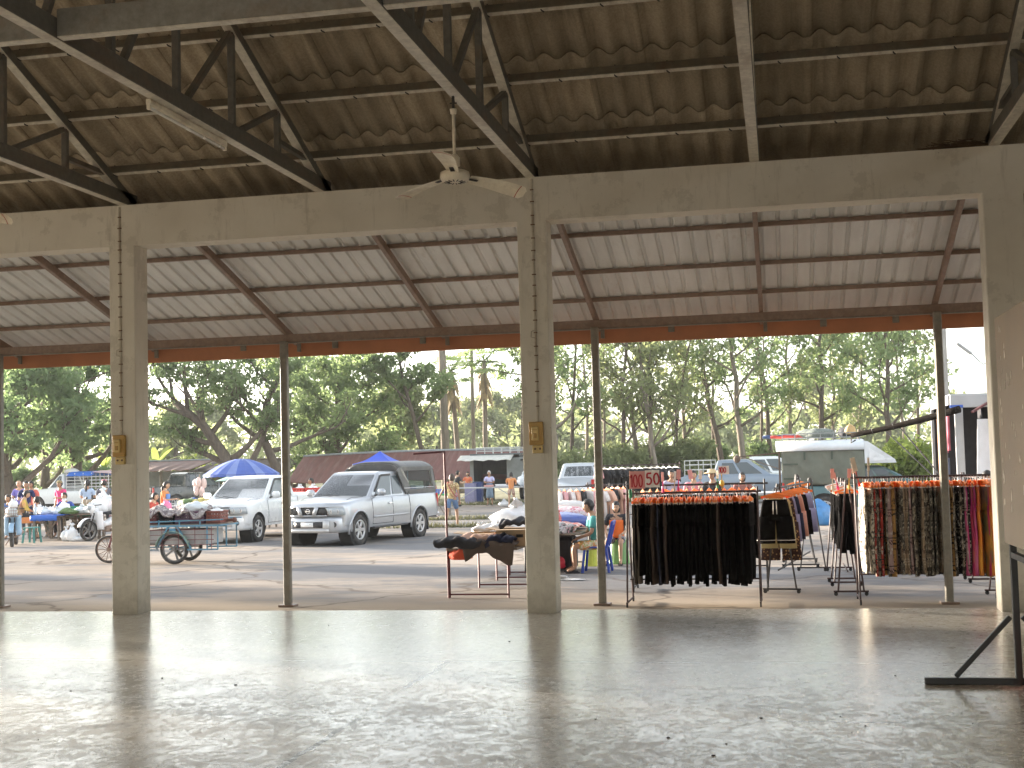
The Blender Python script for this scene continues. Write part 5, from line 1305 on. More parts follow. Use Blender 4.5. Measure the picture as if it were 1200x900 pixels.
# market umbrella
p = gp(284, 598); um = thing('market_umbrella', 'large blue and white umbrella spread behind the white pickup', 'umbrella', (xat(283, 41), 41, G))
UB = M('umbrella_blue', (.06,.11,.36), .7, 0, .15, 3); UBL = M('umbrella_pale', (.15,.21,.45), .7, 0, .12, 3)
b = MB(); n = 24
for k in range(n):
    b.mi = 1 if k % 3 == 0 else 0
    def fn(u, v):
        a = 2*PI*(k+u)/n; r = 1.22*v*(1-.02*math.sin(PI*u)); return (r*math.cos(a), r*math.sin(a), 2.22 - .50*v**1.7)
    b.grid(2, 6, fn, .006)
    def fv(u, v):
        a = 2*PI*(k+u)/n; return (1.225*math.cos(a), 1.225*math.sin(a), 1.72-.07*v-.02*math.sin(PI*u)*v)
    b.grid(2, 1, fv, .005)
b.build('canopy', [UB, UBL], um)
b = MB(); b.tube([(0,0,0),(0,0,2.25)], .024, 8); b.build('pole', CSTEEL, um)
for k in range(8): b = MB(); a = 2*PI*k/8; b.tube([(0,0,2.15),(1.18*math.cos(a),1.18*math.sin(a),1.71)], .008, 4); b.build('rib', CSTEEL, um)
# pale green awning beside it
aw = thing('small_awning', 'pale green awning on thin legs under the blue umbrella', 'awning', (xat(276, 43.5), 43.5, G))
b = MB(); b.grid(8, 4, lambda u, v: (-.75+1.5*u, 1.2*v, 1.48+.16*v+.01*math.sin(u*19)), .02); b.build('canopy', M('pale_green_sheet', (.36,.52,.42), .6, 0, .08, 2), aw)
for x in (-.65, .65):
    for y in (.08, 1.1): b = MB(); b.tube([(x, y, 0), (x, y, 1.48+.13*y)], .018, 5); b.build('leg', GREYR, aw)
# street lamp, concrete pole
sl_ = thing('street_lamp', 'street lamp whose arm reaches out from behind the right column', 'street lamp', (xat(1180, 55), 55, G))
b = MB(); b.tube([(0,0,0),(0,0,5.9)], [.10,.07], 8); b.build('pole', GREYR, sl_)
q = at3(1152, 427, 55); e = at3(1121, 402, 55); lo = Vector(sl_.location)
b = MB(); b.tube([(0,0,5.6), q-lo, at3(1138, 414, 55)-lo], .035, 6); b.build('arm', GREYR, sl_)
b = MB(); b.bar(at3(1139, 415, 55)-lo, e-lo, .22, .12, bev=.04); b.build('lamp_head', M('lamp_grey', (.30,.30,.30), .5), sl_)
p = gp(1112, 590); b = MB(); b.box((0,0,4.2), (.22, .20, 8.4), .02); tag(b.build('concrete_pole', M('concrete_pole', (.33,.31,.28), .85, 0, .15, 3), None, (xat(1112, 46), 46, G)), 'square concrete pole standing right of the right canopy post', 'pole')

# ------------------------------------------------------------------ clothes racks
RACKM = M('brown_rack_steel', (.055,.028,.025), .6, 0, .25, 9); RACKG = M('grey_rack_steel', (.045,.04,.037), .6, 0, .2, 9)
def rack(label, x, y, L, H, rz, mat=RACKM, splay=.34, over=.05):
    t = thing('clothes_rack', label, 'clothes rack', (x, y, G), rz)
    b = MB(); b.tube([(-L/2-over, 0, H), (L/2+over, 0, H)], .015, 8); b.build('hanging_rail', mat, t)
    for s in (-1, 1):
        b = MB()
        for q in (-1, 1): b.tube([(s*L/2, q*.015, H+.06), (s*L/2, q*splay, .06)], .013, 7)
        b.tube([(s*L/2, -splay-.06, .06), (s*L/2, splay+.06, .06)], .013, 7); b.build('end_frame', mat, t)
        for q in (-1, 1): b = MB(); b.tube([(s*L/2-.01, q*(splay+.03), .028), (s*L/2+.012, q*(splay+.03), .028)], .027, 9); b.box((s*L/2, q*(splay+.03), .05), (.02, .03, .03)); b.build('castor', INK, t)
    b = MB(); b.tube([(-L/2, splay*.2, H*.22), (L/2, splay*.2, H*.22)], .011, 6); b.build('lower_rail', mat, t)
    return t
ORG = M('orange_plastic', (.90,.24,.03), .4, 0, .1, 8); CLIPW = M('clip_white', (.75,.70,.64), .4, 0, .1)
_hm = {}
def hanger_mesh(kind):
    if kind in _hm: return _hm[kind]
    b = MB(); b.mi = 2
    b.tube([(0, -.022, -.010), (0, -.018, .012), (0, 0, .020), (0, .018, .012), (0, .020, -.012), (0, .006, -.032), (0, 0, -.052)], .0045, 5)
    b.mi = 0; W = .185
    b.bar((0, 0, -.047), (0, W, -.095), .012, .028, up=(0,0,1)); b.bar((0, 0, -.047), (0, -W, -.095), .012, .028, up=(0,0,1)); b.bar((0, -W, -.100), (0, W, -.100), .012, .022)
    b.box((0, 0, -.072), (.010, .07, .05))
    b.mi = 1
    for s in (-1, 1): b.box((0, s*.135, -.118), (.026, .030, .045), .005)
    _hm[kind] = b.mesh('clothes_hanger', [ORG, CLIPW, GREYR] if kind == 'o' else [CLIPW, CLIPW, GREYR]); return _hm[kind]
def etube(b, rings, n=14, fold=.14, ph=0.0, kf=5):
    vs = []; m = len(rings)
    for j, (c, rx, ry) in enumerate(rings):
        for k in range(n):
            a = 2*PI*k/n; q = 1 + fold*math.sin(kf*a + ph + j*.35) * min(1, j/2+.2)
            vs.append((c[0]+rx*math.cos(a)*q, c[1]+ry*math.sin(a)*(1+.3*fold*math.sin(3*a+ph)), c[2]))
    fs = [(j*n+k, j*n+(k+1) % n, (j+1)*n+(k+1) % n, (j+1)*n+k) for j in range(m-1) for k in range(n)]
    fs += [list(range(n))[::-1], [(m-1)*n+k for k in range(n)]]; b.add(vs, fs)
def trousers_mesh(mat, L, seed, thick=.020, wide=.175, name='trousers', hem=1.0, sway=.0):
    rg = random.Random(seed); b = MB(); b.smooth = True; ph = rg.uniform(0, 6)
    etube(b, [((0,0,0), thick*.9, wide), ((.004,0,-.08), thick*1.2, wide*1.06), ((.0,0,-.30*min(1, L)), thick*1.3, wide*1.10)], 16, .12, ph)
    for s in (-1, 1):
        rings = []; n = 8; dx = rg.uniform(-.012, .012)
        for j in range(n+1):
            t = j/n; z = -.24*min(1, L) - (L-.24*min(1, L))*t
            rings.append(((dx*t + .006*math.sin(t*7+ph), s*(wide*.52 + sway*t) + .012*math.sin(t*5+ph), z + (rg.uniform(-.012, .012) if j == n else 0)), thick*(1.1+.25*math.sin(t*4+ph)), wide*.52*(1-.16*t)*hem))
        etube(b, rings, 14, .22, ph+s, 4)
    return b.mesh(name, mat)
BLK = M('black_trouser_cloth', (.006,.0055,.0055), .95, 0, .3, 9, spec=.05); BRN = M('dark_brown_cloth', (.060,.038,.028), .9, 0, .2, 9); GRB = M('taupe_cloth', (.115,.092,.072), .9, 0, .2, 9); NVY = M('midnight_cloth', (.012,.014,.035), .9, 0, .2, 9)
def hang(garment, lab, cat, x, y, z, rz, group, kind='o', hl='orange plastic hanger holding trousers on the front left rack', hg='orange hangers on the front left rack'):
    h = link('clothes_hanger', hanger_mesh(kind), None, (x, y, z), rz); tag(h, hl, 'hanger', hg)
    g = link('trousers' if 'trouser' in lab else 'shorts' if 'shorts' in lab else 'garment', garment, None, (x, y, z-.125), rz); return tag(g, lab, cat, group)
# --- front left rack of dark trousers
RB = 1.46; zr_ = G + RB - .02
rack('long clothes rack packed with black trousers, left of the right canopy post', -1.17, 17.62, 1.70, RB, 0)
tm = [trousers_mesh(BLK, 1.0+.075*math.sin(q*2.3), 10+q) for q in range(7)] 
rg = random.Random(21); N = 50
for i in range(N):
    x = -1.94 + 1.52*i/(N-1) + rg.uniform(-.006, .006); rz = rg.uniform(-.30, .30) + (.35 if rg.random() < .12 else 0)
    sp_ = {2: (GRB, 'taupe trousers near the left end of the black rack'), 0: (GRB, 'taupe trousers hanging first at the left end of the black rack'), 9: (BRN, 'dark brown trousers a third of the way along the black rack'), 13: (BRN, 'dark brown trousers second from the left on the black rack'), 36: (BRN, 'dark brown trousers near the right end of the black rack'), 11: (NVY, 'midnight blue trousers peeping out low on the black rack')}.get(i)
    if sp_: hang(trousers_mesh(sp_[0], 1.04, 60+i), sp_[1], 'trousers', x, 17.62, zr_, rz, None)
    else: hang(tm[(i*3) % 7], 'black trousers hanging edge on in the packed front left rack', 'trousers', x, 17.62, zr_, rz, 'black trousers on the front left rack')
# --- racks running away behind it
rack('grey rack running away from the viewer behind the black trousers', -.10+.145*2.05, 20.65, 3.5, 1.46, PI/2-.144, RACKG, .20, .32)
def shorts_mesh(mat, L, seed, trim=None, W=.22):
    rg = random.Random(seed); b = MB(); b.smooth = True; ph = rg.uniform(0, 6)
    etube(b, [((0,0,0), .03, W*.72), ((0,0,-.05), .035, W*.80), ((0,0,-.30*L/.62), .05, W*1.0)], 18, .10, ph)
    for s in (-1, 1): etube(b, [((0, s*W*.5, -.24*L/.62), .05, W*.52), ((0, s*W*.55, -.42*L/.62), .055, W*.54), ((0, s*W*.60, -L), .058, W*.56)], 16, .12, ph+s, 4)
    if trim:
        b.mi = 1
        for s in (-1, 1): etube(b, [((0, s*W*.594, -L+.05), .0605, W*.575), ((0, s*W*.596, -L+.042), .0605, W*.575)], 16, .12, ph+s, 4); b.tube([(-.05, s*.02, -.02), (-.058, s*.025, -.20)], .006, 5)
    return b.mesh('shorts', [mat, trim] if trim else mat)
HL, HG = 'orange plastic hanger holding shorts on the rack running away', 'orange hangers on the receding racks'
YEL = C_('yellow_cloth', (.42,.35,.17)); BRCH = pattern('brown_check', 'spots', ((.05,.025,.02), (.36,.22,.10)), 26); LIL = C_('lilac_cloth', (.30,.28,.42)); POLK = pattern('polka_black', 'spots', ((.012,.012,.016), (.55,.56,.40)), 11); SAL = C_('salmon_cloth', (.55,.26,.18))
rows = [(18.55, shorts_mesh(BLK, .60, 1, CLIPW), 'black shorts with white piping, nearest on the rack running away'), (18.78, shorts_mesh(YEL, .68, 2), 'yellow shorts peeping out below the black shorts with piping'), (18.98, shorts_mesh(BRCH, .86, 3, None, .24), 'brown checked shorts hanging lowest behind the black shorts'), (19.3, shorts_mesh(LIL, .62, 4), 'lilac shorts behind the checked brown ones'), (19.7, shorts_mesh(NVY, .62, 5), 'midnight blue shorts on the rack running away'), (20.1, shorts_mesh(SAL, .6, 6), 'salmon shorts on the rack running away'), (20.6, shorts_mesh(BLK, .6, 7), 'plain black shorts halfway along the rack running away'), (21.2, shorts_mesh(LIL, .6, 8), 'lilac shorts at the far end of the rack running away')]
for y, me, lab in rows: hang(me, lab, 'shorts', -.06 + rg.uniform(-.02, .02), y, G+1.44, PI/2 + rg.uniform(-.25, .25) if y > 18.6 else 0 + .0, None, 'o', HL, HG) if False else None
for y, me, lab in rows:
    # the rail runs along Y, so each pair hangs across it and faces the viewer
    hang(me, lab, 'shorts', -.10+.145*(y-18.6), y, G+1.44, PI/2 -.1 + rg.uniform(-.22, .22), None, 'o', HL, HG)
rack('small rack of polka dot shorts behind the receding rack', xat(934, 23.6), 23.6, 1.2, 1.50, PI/2, RACKG, .25)
for i in range(5): hang(shorts_mesh(POLK, .70, 30+i, None, .23), ['black polka dot shorts nearest on the small far rack', 'black polka dot shorts second on the small far rack', 'black polka dot shorts in the middle of the small far rack', 'black polka dot shorts fourth on the small far rack', 'black polka dot shorts farthest on the small far rack'][i], 'shorts', xat(934, 23.6)+.01*i, 23.05+.24*i, G+1.48, PI/2+rg.uniform(-.3, .3), None, 'o', 'orange plastic hanger on the small polka dot rack', 'orange hangers on the polka dot rack')
rack('grey rack standing parallel behind the black trousers', -1.2, 19.5, 1.9, 1.52, 0, RACKG, .26)
for i in range(16): hang(tm[(i+2) % 5], 'black trousers on the second rack behind the front left one', 'trousers', -2.0+1.6*i/15, 19.5, G+1.50, rg.uniform(-.4, .4), 'black trousers on the second left rack', 'o', 'orange plastic hanger on the second left rack', 'orange hangers on the second left rack')
# --- right hand rack of printed trousers
RB2 = 1.60; z2 = G+RB2-.02
rack('clothes rack of printed trousers behind the right canopy post', 1.79, 17.78, 1.74, RB2, 0)
cr, dk = (.62,.56,.44), (.045,.035,.03)
PR = [(pattern('print_cream', 'floral', (cr, (.12,.10,.085), (.74,.70,.62)), 15), 'cream floral trousers'), (pattern('print_red', 'motif', ((.36,.05,.04), (.56,.46,.37), (.05,.03,.03)), 11), 'red elephant print trousers'), (pattern('print_brown', 'motif', ((.38,.22,.08), (.12,.07,.035), (.04,.03,.02)), 10), 'ochre brown printed trousers'), (pattern('print_mauve', 'motif', ((.36,.25,.24), (.52,.45,.42), (.10,.055,.055)), 10), 'mauve printed trousers'),
      (pattern('print_grey', 'floral', ((.17,.15,.125), (.05,.045,.04), (.40,.37,.30)), 14), 'grey leaf print trousers'), (pattern('print_dark', 'floral', ((.045,.038,.034), (.24,.20,.155), (.42,.38,.30)), 12), 'dark flower print trousers'), (pattern('print_tan', 'motif', ((.32,.24,.165), (.13,.085,.06), (.46,.38,.29)), 11), 'tan printed trousers'), (pattern('print_check', 'motif', ((.03,.026,.026), (.56,.53,.47), (.24,.21,.17)), 12), 'black and white block print trousers')]
TD = [(pattern('tie_pink', 'tiedye', ((.45,.03,.14), (.60,.18,.32), (.30,.03,.16)), 5), 'pink tie dye trousers'), (pattern('tie_orange', 'tiedye', ((.70,.18,.03), (.75,.36,.06), (.40,.05,.05)), 5), 'orange tie dye trousers'), (pattern('tie_green', 'tiedye', ((.10,.12,.05), (.62,.30,.06), (.05,.06,.16)), 6), 'green and orange tie dye trousers'), (pattern('tie_magenta', 'tiedye', ((.35,.02,.16), (.50,.06,.10), (.55,.35,.05)), 6), 'magenta tie dye trousers')]
pm_ = [trousers_mesh(m, 1.08+.02*(i % 3), 200+i, .022, .19) for i, (m, _l) in enumerate(PR)]; tdm = [trousers_mesh(m, 1.12, 230+i, .022, .19, sway=.02) for i, (m, _l) in enumerate(TD)]
seq = [0,0,0,5,1,1,4,2,5,3,3,4,6,6,4,3,3,5,4,6,5,4,5,4,6,5,4,2,7,5,7,7,5,3]
HL2, HG2 = 'orange plastic hanger holding trousers on the right hand rack', 'orange hangers on the right hand rack'
xs = np.linspace(1.03, 2.28, len(seq))
place = {}
for i, k in enumerate(seq):
    n_ = place[k] = place.get(k, 0)+1; lab = PR[k][1]+' in the right hand rack'
    hang(pm_[k], lab, 'trousers', xs[i]+rg.uniform(-.006, .006), 17.78, z2, rg.uniform(-.55, .55), PR[k][1]+' on the right hand rack', 'o', HL2, HG2)
for i, k in enumerate([0,0,3,1,2,1,1,3]):
    hang(tdm[k], TD[k][1]+' at the right end of the right hand rack', 'trousers', 2.32+.04*i, 17.78, z2, rg.uniform(-.45, .45), TD[k][1]+' on the right hand rack', 'o', HL2, HG2)
# its neighbours running away on both sides
for i, (x, y, L, lab) in enumerate([(.86, 19.2, 1.3, 'nearer dark rack running away at the left of the printed trousers'), (.84, 21.4, 1.9, 'farther dark rack running away at the left of the printed trousers'), (2.86, 19.4, 1.6, 'nearer dark rack running away at the right of the printed trousers'), (2.86, 21.6, 1.7, 'farther dark rack running away at the right of the printed trousers')]):
    rack(lab, x, y, L, 1.50, PI/2, RACKM, .17 if x < 2 else .22)
tk = [trousers_mesh(BLK, .80, 300+q, .03, .10, sway=.015) for q in range(3)]
for i in range(12): hang(tk[i % 3], 'black leggings hanging on the dark racks left of the printed trousers', 'trousers', .86+.01*math.sin(i), 18.75+.26*i+(.35 if i > 4 else 0), G+1.48, PI/2+rg.uniform(-.5, .5), 'black leggings on the racks running away', 'w' if i % 3 else 'o', 'hanger holding black leggings on the racks running away', 'hangers on the dark racks running away')
tn_ = [trousers_mesh(NVY, 1.12, 320+q, .03, .16) for q in range(2)]
for i in range(9): hang(tn_[i % 2], 'navy trousers on the dark racks right of the printed trousers', 'trousers', 2.86, 18.8+.3*i, G+1.48, PI/2+rg.uniform(-.4, .4), 'navy trousers on the right receding racks', 'o', 'orange hanger on the right receding racks', 'orange hangers on the right receding racks')
# --- far racks: white and pink shirts on orange hangers, black clothes on a rail
rack('far rack of white and pink shirts right of the middle column', xat(682, 30), 30, 1.25, 1.30, 0, RACKG, .22); rack('far rack of pink shirts right of the second canopy post', xat(711, 30.5), 30.5, .9, 1.32, 0, RACKG, .22)
def shirt_mesh(mat, seed, L=.62):
    b = MB(); b.smooth = True; rg2 = random.Random(seed); ph = rg2.uniform(0, 6)
    etube(b, [((0,0,0), .03, .07), ((0,0,-.03), .04, .19), ((0,0,-.25), .05, .19), ((0,0,-L), .05, .21)], 16, .12, ph)
    for s in (-1, 1): b.tube([(0, s*.16, -.05), (0, s*.24, -.16), (0, s*.27, -.25)], [.05,.05,.055], 8)
    return b.mesh('shirt', mat)
shc = [shirt_mesh(C_('white_shirt', (.66,.62,.60)), 1), shirt_mesh(C_('pink_shirt', (.62,.33,.34)), 2), shirt_mesh(C_('black_shirt', (.02,.02,.022)), 3), shirt_mesh(C_('peach_shirt', (.66,.40,.30)), 4)]
shn = ['white', 'pale pink', 'black', 'peach']
for i in range(9):
    k = (0,1,0,3,2,0,1,0,3)[i]; x = xat(682, 30)-.55+.14*i; h = link('clothes_hanger', hanger_mesh('o'), None, (x, 30, G+1.28), rg.uniform(.2, .9)); tag(h, 'orange hanger on the far racks of shirts', 'hanger', 'orange hangers on the far shirt racks')
    tag(link('shirt', shc[k], None, (x, 30, G+1.21), h.rotation_euler.z), shn[k]+' shirt on the far rack right of the middle column', 'shirt', shn[k]+' shirts on the far rack')
for i in range(7):
    k = (1,3,0,1,2,3,1)[i]; x = xat(711, 30.5)-.40+.13*i; h = link('clothes_hanger', hanger_mesh('o'), None, (x, 30.5, G+1.30), rg.uniform(.2, .9)); tag(h, 'orange hanger on the far racks of shirts', 'hanger', 'orange hangers on the far shirt racks')
    tag(link('shirt', shc[k], None, (x, 30.5, G+1.23), h.rotation_euler.z), shn[k]+' shirt on the far rack right of the second canopy post', 'shirt', shn[k]+' shirts on the other far rack')
fx = xat(747, 36); rack('long far rack of black clothes behind the price board', fx, 36, 2.3, 1.72, 0, RACKM, .3)
for i in range(14): h = link('clothes_hanger', hanger_mesh('w'), None, (fx-1.05+.16*i, 36, G+1.70), rg.uniform(.5, 1.2)); tag(h, 'white hanger on the far rack of black clothes', 'hanger', 'white hangers on the far black rack'); tag(link('shirt', shc[2] if i else shc[1], None, (fx-1.05+.16*i, 36, G+1.63), h.rotation_euler.z), 'black shirt on the far rack behind the price board' if i else 'pink shirt at the left end of the far black rack', 'shirt', 'black shirts on the far rack' if i else None)
# ------------------------------------------------------------------ price boards and tags
CRM = M('cream_card', (.74,.62,.50), .8, 0, .08, 6); PNK = M('pink_card', (.74,.36,.34), .8, 0, .1, 6); WHC = M('white_card', (.86,.83,.80), .8, 0, .04, 6); REDI = M('red_marker', (.52,.02,.04), .6); GRN = M('green_plastic', (.03,.28,.12), .5); YLP = M('yellow_plastic', (.70,.45,.05), .5); PKP = M('hot_pink_plastic', (.75,.06,.22), .5); WOODL = M('pale_stick', (.58,.48,.36), .8)
DIG = {'1': [[(.0,.75),(.18,1.0),(.20,.5),(.18,.0)]], '0': [[(.25,1.0),(.05,.80),(.02,.45),(.12,.08),(.30,.0),(.48,.18),(.52,.55),(.42,.88),(.25,1.0)]], '5': [[(.52,1.0),(.12,.98),(.08,.58),(.34,.64),(.52,.42),(.46,.12),(.22,.0),(.02,.12)]]}
def write(b, txt, x, z, h, y, w, gap=.1, sx=.85):
    for c in txt:
        for st_ in DIG[c]:
            P = [(x+px_*h*sx, y, z+pz*h) for px_, pz in st_]
            for p0, p1 in zip(P, P[1:]): b.bar(p0, p1, .004, w, up=(0,1,0)) if False else b.bar(p0, p1, w, .004, up=(0,1,0))
        x += h*sx*(.30 if c == '1' else .62) + gap*h
    return x
t = thing('price_board', 'price board with red handwritten 100 and 50 above the black trousers', 'price board', (-1.97, 17.56, G+1.44))
b = MB(); b.box((0, 0, .14), (.014, .014, .36)); b.mi = 1; b.box((0, 0, .02), (.04, .03, .12), .006); b.build('stick', [WOODL, GRN], t)
b = MB(); b.box((.10, -.014, .20), (.20, .008, .23)); b.mi = 1; write(b, '100', .012, .105, .165, -.021, .017, .05, .58); b.build('left_card', [PNK, REDI], t)
b = MB(); b.box((.298, -.022, .212), (.19, .008, .225)); b.mi = 1; write(b, '50', .218, .135, .150, -.030, .022, .10, .90); b.build('right_card', [WHC, REDI], t)
t = thing('price_board', 'small price card reading 100 on a yellow stick farther back', 'price board', (xat(846, 19.5), 19.45, G+1.50))
b = MB(); b.box((0, 0, .10), (.014, .014, .30)); b.mi = 1; b.ell((0, 0, .03), (.035, .03, .05), 8, 6); b.build('stick', [YLP, YLP], t)
b = MB(); b.box((.03, -.014, .22), (.155, .008, .12)); b.mi = 1; write(b, '100', -.032, .185, .075, -.021, .012, .02); b.build('card', [WHC, REDI], t)
def ptag(px, y0, y1, Y, stick, card, w, lab, tilt=0.0):
    a = at3(px, y1, Y); e = at3(px, y0, Y); h = e.z-a.z; t = thing('price_tag', lab, 'price tag', a); t.rotation_euler = (0, tilt, 0)
    b = MB(); b.box((0, 0, h*.45), (.014, .012, h*.95)); b.box((0, 0, .0), (.035, .03, .06), .006); b.build('stick', stick, t); b = MB(); b.box((0, -.012, h*.74), (w, .006, h*.5)); b.build('card', card, t)
for q in [(777, 553, 575, 17.6, PKP, PNK, .035, 'pink tag on a hot pink stick right of the price board', 0), (790, 552, 574, 19.4, WOODL, WHC, .03, 'narrow white tag behind the black trousers, third from the price board', .1), (795, 550, 573, 19.4, PKP, PNK, .06, 'broad pink tag behind the black trousers', .05), (812, 550, 572, 21, WOODL, PNK, .07, 'tilted pink tag left of the pink clad vendor', -.15), (820, 551, 571, 21, WOODL, CRM, .05, 'cream tag right of the tilted pink one', .1), (841, 551, 570, 19.5, GRN, WHC, .035, 'white tag on a green stick beside the small 100 card', 0),
          (976, 549, 572, 18.4, WOODL, PNK, .05, 'pink tag at the left end of the printed trouser rack', .0), (982, 553, 572, 18.8, PKP, PNK, .03, 'thin leaning pink tag at the left of the printed trouser rack', -.2), (995, 549, 571, 18.3, YLP, PNK, .05, 'pink tag on a yellow stick above the printed trousers', .05), (1002, 540, 569, 18.0, INK, CRM, .05, 'cream tag on a dark stick above the printed trousers', -.05), (1007, 535, 568, 17.8, REDP, CRM, .06, 'long cream tag on a red stick above the printed trousers', -.22), (1018, 536, 566, 17.8, WOODL, CRM, .03, 'narrow upright cream tag right of the red stick', .02)]: ptag(*q)

# ------------------------------------------------------------------ tables and goods in the middle
MARS = M('maroon_steel2', (.115,.028,.032), .5, .1, .2, 8)
def trestle(t, x0, x1, y, h, mat=MARS):
    b = MB()
    for x in (x0, x1): b.tube([(x, y, 0), (x, y, h)], .016, 7)
    b.tube([(x0, y, .05), (x1, y, .05)], .013, 6); b.tube([(x0-.02, y, h), (x1+.02, y, h)], .016, 7); b.build('trestle', mat, t)
tb = thing('trestle_table', 'clothes table on maroon steel trestles left of the middle column', 'table', (-4.71, 18.55, G))
trestle(tb, 0, .86, 0, .66); trestle(tb, .10, .98, 1.45, .66); trestle(tb, .12, .98, 2.65, .66); trestle(tb, .14, .98, 3.6, .66)
b = MB(); b.box((.49, 1.85, .69), (1.04, 3.8, .035), .006); b.build('tabletop', WOODG, tb)
b = MB(); b.tube([(-.01, -.02, 0), (-.03, -.02, 2.10)], .017, 7); b.tube([(-.03, -.02, 2.09), (-.50, .02, 2.07)], .014, 6); b.build('tall_pole', MARS, tb)
TOP = G+.71
def carton(label, x, y, z, s, rz, flaps=True, holes=False):
    t = thing('carton', label, 'box', (x, y, z), rz); a, c, h = s; b = MB(); w = .012
    b.box((0,0,w/2), (a, c, w)); 
    for q in (-1, 1): b.box((q*(a/2-w/2), 0, h/2), (w, c, h)); b.box((0, q*(c/2-w/2), h/2), (a-2*w-.001, w, h))
    if holes: 
        b.mi = 1
        for q in (-.2, .25): b.box((a*q, -c/2-.002, h*.62), (a*.22, .006, h*.18))
    b.build('shell', [CARD, UNDER], t)
    if flaps:
        for q in (-1, 1):
            b = MB(); b.bar((0, q*c/2, h+.002), (0, q*(c/2+.15), h-.06*q*q+.06), a, .008, up=(0,0,1)); b.build('flap', CARD, t)
            b = MB(); b.bar((q*a/2, 0, h+.002), (q*(a/2+.16), 0, h+.02), c*.9, .008, up=(0,0,1)); b.build('flap', CARD, t)
    return t
carton('low open carton on the clothes table beside the tall maroon pole', -4.35, 19.2, TOP, (.50,.42,.17), .06)
carton('low open carton in the middle of the clothes table', -3.86, 19.75, TOP, (.48,.42,.17), -.05)
carton('brown carton with hand holes at the right of the clothes table', -3.83, 18.95, TOP, (.46,.42,.24), .03, True, True)
def drape(label, x, y, z, w, d, hang_, mat, seed, name='folded_clothes', cat='clothes'):
    rg2 = random.Random(seed); ph = [rg2.uniform(0, 6) for _ in range(6)]; b = MB(); b.smooth = True
    def fn(u, v):
        X = (u-.5)*w; V_ = v*(d+hang_); bump = .03*math.sin(u*11+ph[0])*math.cos(V_*9+ph[1]) + .02*math.sin(u*23+ph[2]+V_*7)
        if V_ <= d: return (X, d/2-V_, .06+bump+.04*math.sin(PI*u))
        e = V_-d; return (X*(1-.12*e/hang_), -d/2-.03-.04*math.sin(u*9+ph[3])*min(1, e*6), .05+bump*.5+.04*math.sin(PI*u)-e*(.75+.25*math.sin(u*5+ph[4])))
    b.grid(26, 16, fn, .02); return tag(b.build(name, mat, None, (x, y, z)), label, cat)
drape('brown cloth sagging over the front edge of the clothes table', -4.10, 18.62, TOP, .75, .35, .30, M('brown_cloth2', (.10,.075,.062), .9, 0, .2, 6), 1)
drape('black cloth sticking out past the tall pole at the left of the table', -4.55, 18.58, TOP+.03, .72, .30, .12, DKCL, 2)
drape('peach cloth lying across the front of the clothes table', -4.30, 18.66, TOP+.055, .70, .22, .08, C_('peach_cloth', (.50,.32,.24)), 3)
drape('navy cloth rolled at the right front of the clothes table', -3.95, 18.60, TOP+.05, .42, .28, .10, NVY, 4)
heap('red_cloth_bundle', 'orange red cloth hanging under the black cloth at the tall pole', 'clothes', (-4.52, 18.48, TOP-.16), (.17,.10,.09), M('orange_red_cloth', (.62,.09,.04), .9, 0, .15, 8), 5, .2)
drape('white cloths spread over the low cartons', -4.12, 19.62, TOP+.15, .9, .40, .03, PALEC, 6)
drape('dark patterned clothes piled at the back of the table', -4.1, 20.7, TOP, .75, .6, .1, pattern('dark_print', 'floral', ((.05,.05,.04), (.17,.16,.10), (.30,.27,.22)), 14), 7)
drape('black clothes lying on the carton with hand holes', -3.80, 19.05, TOP+.25, .50, .3, .05, DKCL, 8)
BAGW = M('plastic_bag_white', (.76,.77,.78), .25, 0, .06, 7); BAGC = M('plastic_bag_clear', (.62,.66,.68), .2, 0, .12, 9)
def bag(label, p, r, mat=BAGW, seed=1, knot=True):
    t = thing('plastic_bag', label, 'plastic bag', p); g2 = random.Random(seed); ph = [g2.uniform(0, 6.28) for _ in range(6)]
    def fn(v, d):
        q = 1+.16*math.sin(4*d.x+ph[0])*math.cos(5*d.y+ph[1])+.09*math.sin(9*d.z+7*d.x+ph[2])+.05*math.sin(17*d.x+13*d.y+ph[3]); v = v*q; v.z = max(v.z, -r[2]*.7); 
        if d.z > .6: v.x *= .75; v.y *= .75
        return v
    b = MB(); b.smooth = True; b.ell((0,0,r[2]*.7), r, 18, 12, fn); b.build('sack', mat, t)
    if knot: b = MB(); b.smooth = True; b.tube([(0,0,r[2]*1.6), (.02,0,r[2]*1.85), (.05,.01,r[2]*2.05)], [r[0]*.22, r[0]*.12, r[0]*.28], 7); b.tube([(0,0,r[2]*1.8), (-.05,.0,r[2]*2.0)], [r[0]*.1, r[0]*.25], 7); b.build('knot', mat, t)
    return t
bag('big white plastic bag on top of the clothes at the back of the table', (-4.22, 21.1, TOP+.08), (.42,.34,.24), BAGW, 1)
bag('blue and green plastic bag behind the big white one on the table', (-3.95, 21.4, TOP+.15), (.20,.18,.22), M('bag_blue_green', (.12,.36,.50), .3, 0, .3, 6), 2)
bag('white plastic bag at the left of the table near the shopper', (-4.66, 20.4, TOP), (.14,.14,.13), BAGW, 3); bag('second white plastic bag left of the cartons', (-4.38, 20.55, TOP), (.18,.15,.13), BAGW, 4)
bag('clear plastic bag beside the dark patterned clothes', (-3.95, 21.6, TOP+.05), (.2,.18,.14), BAGC, 5)
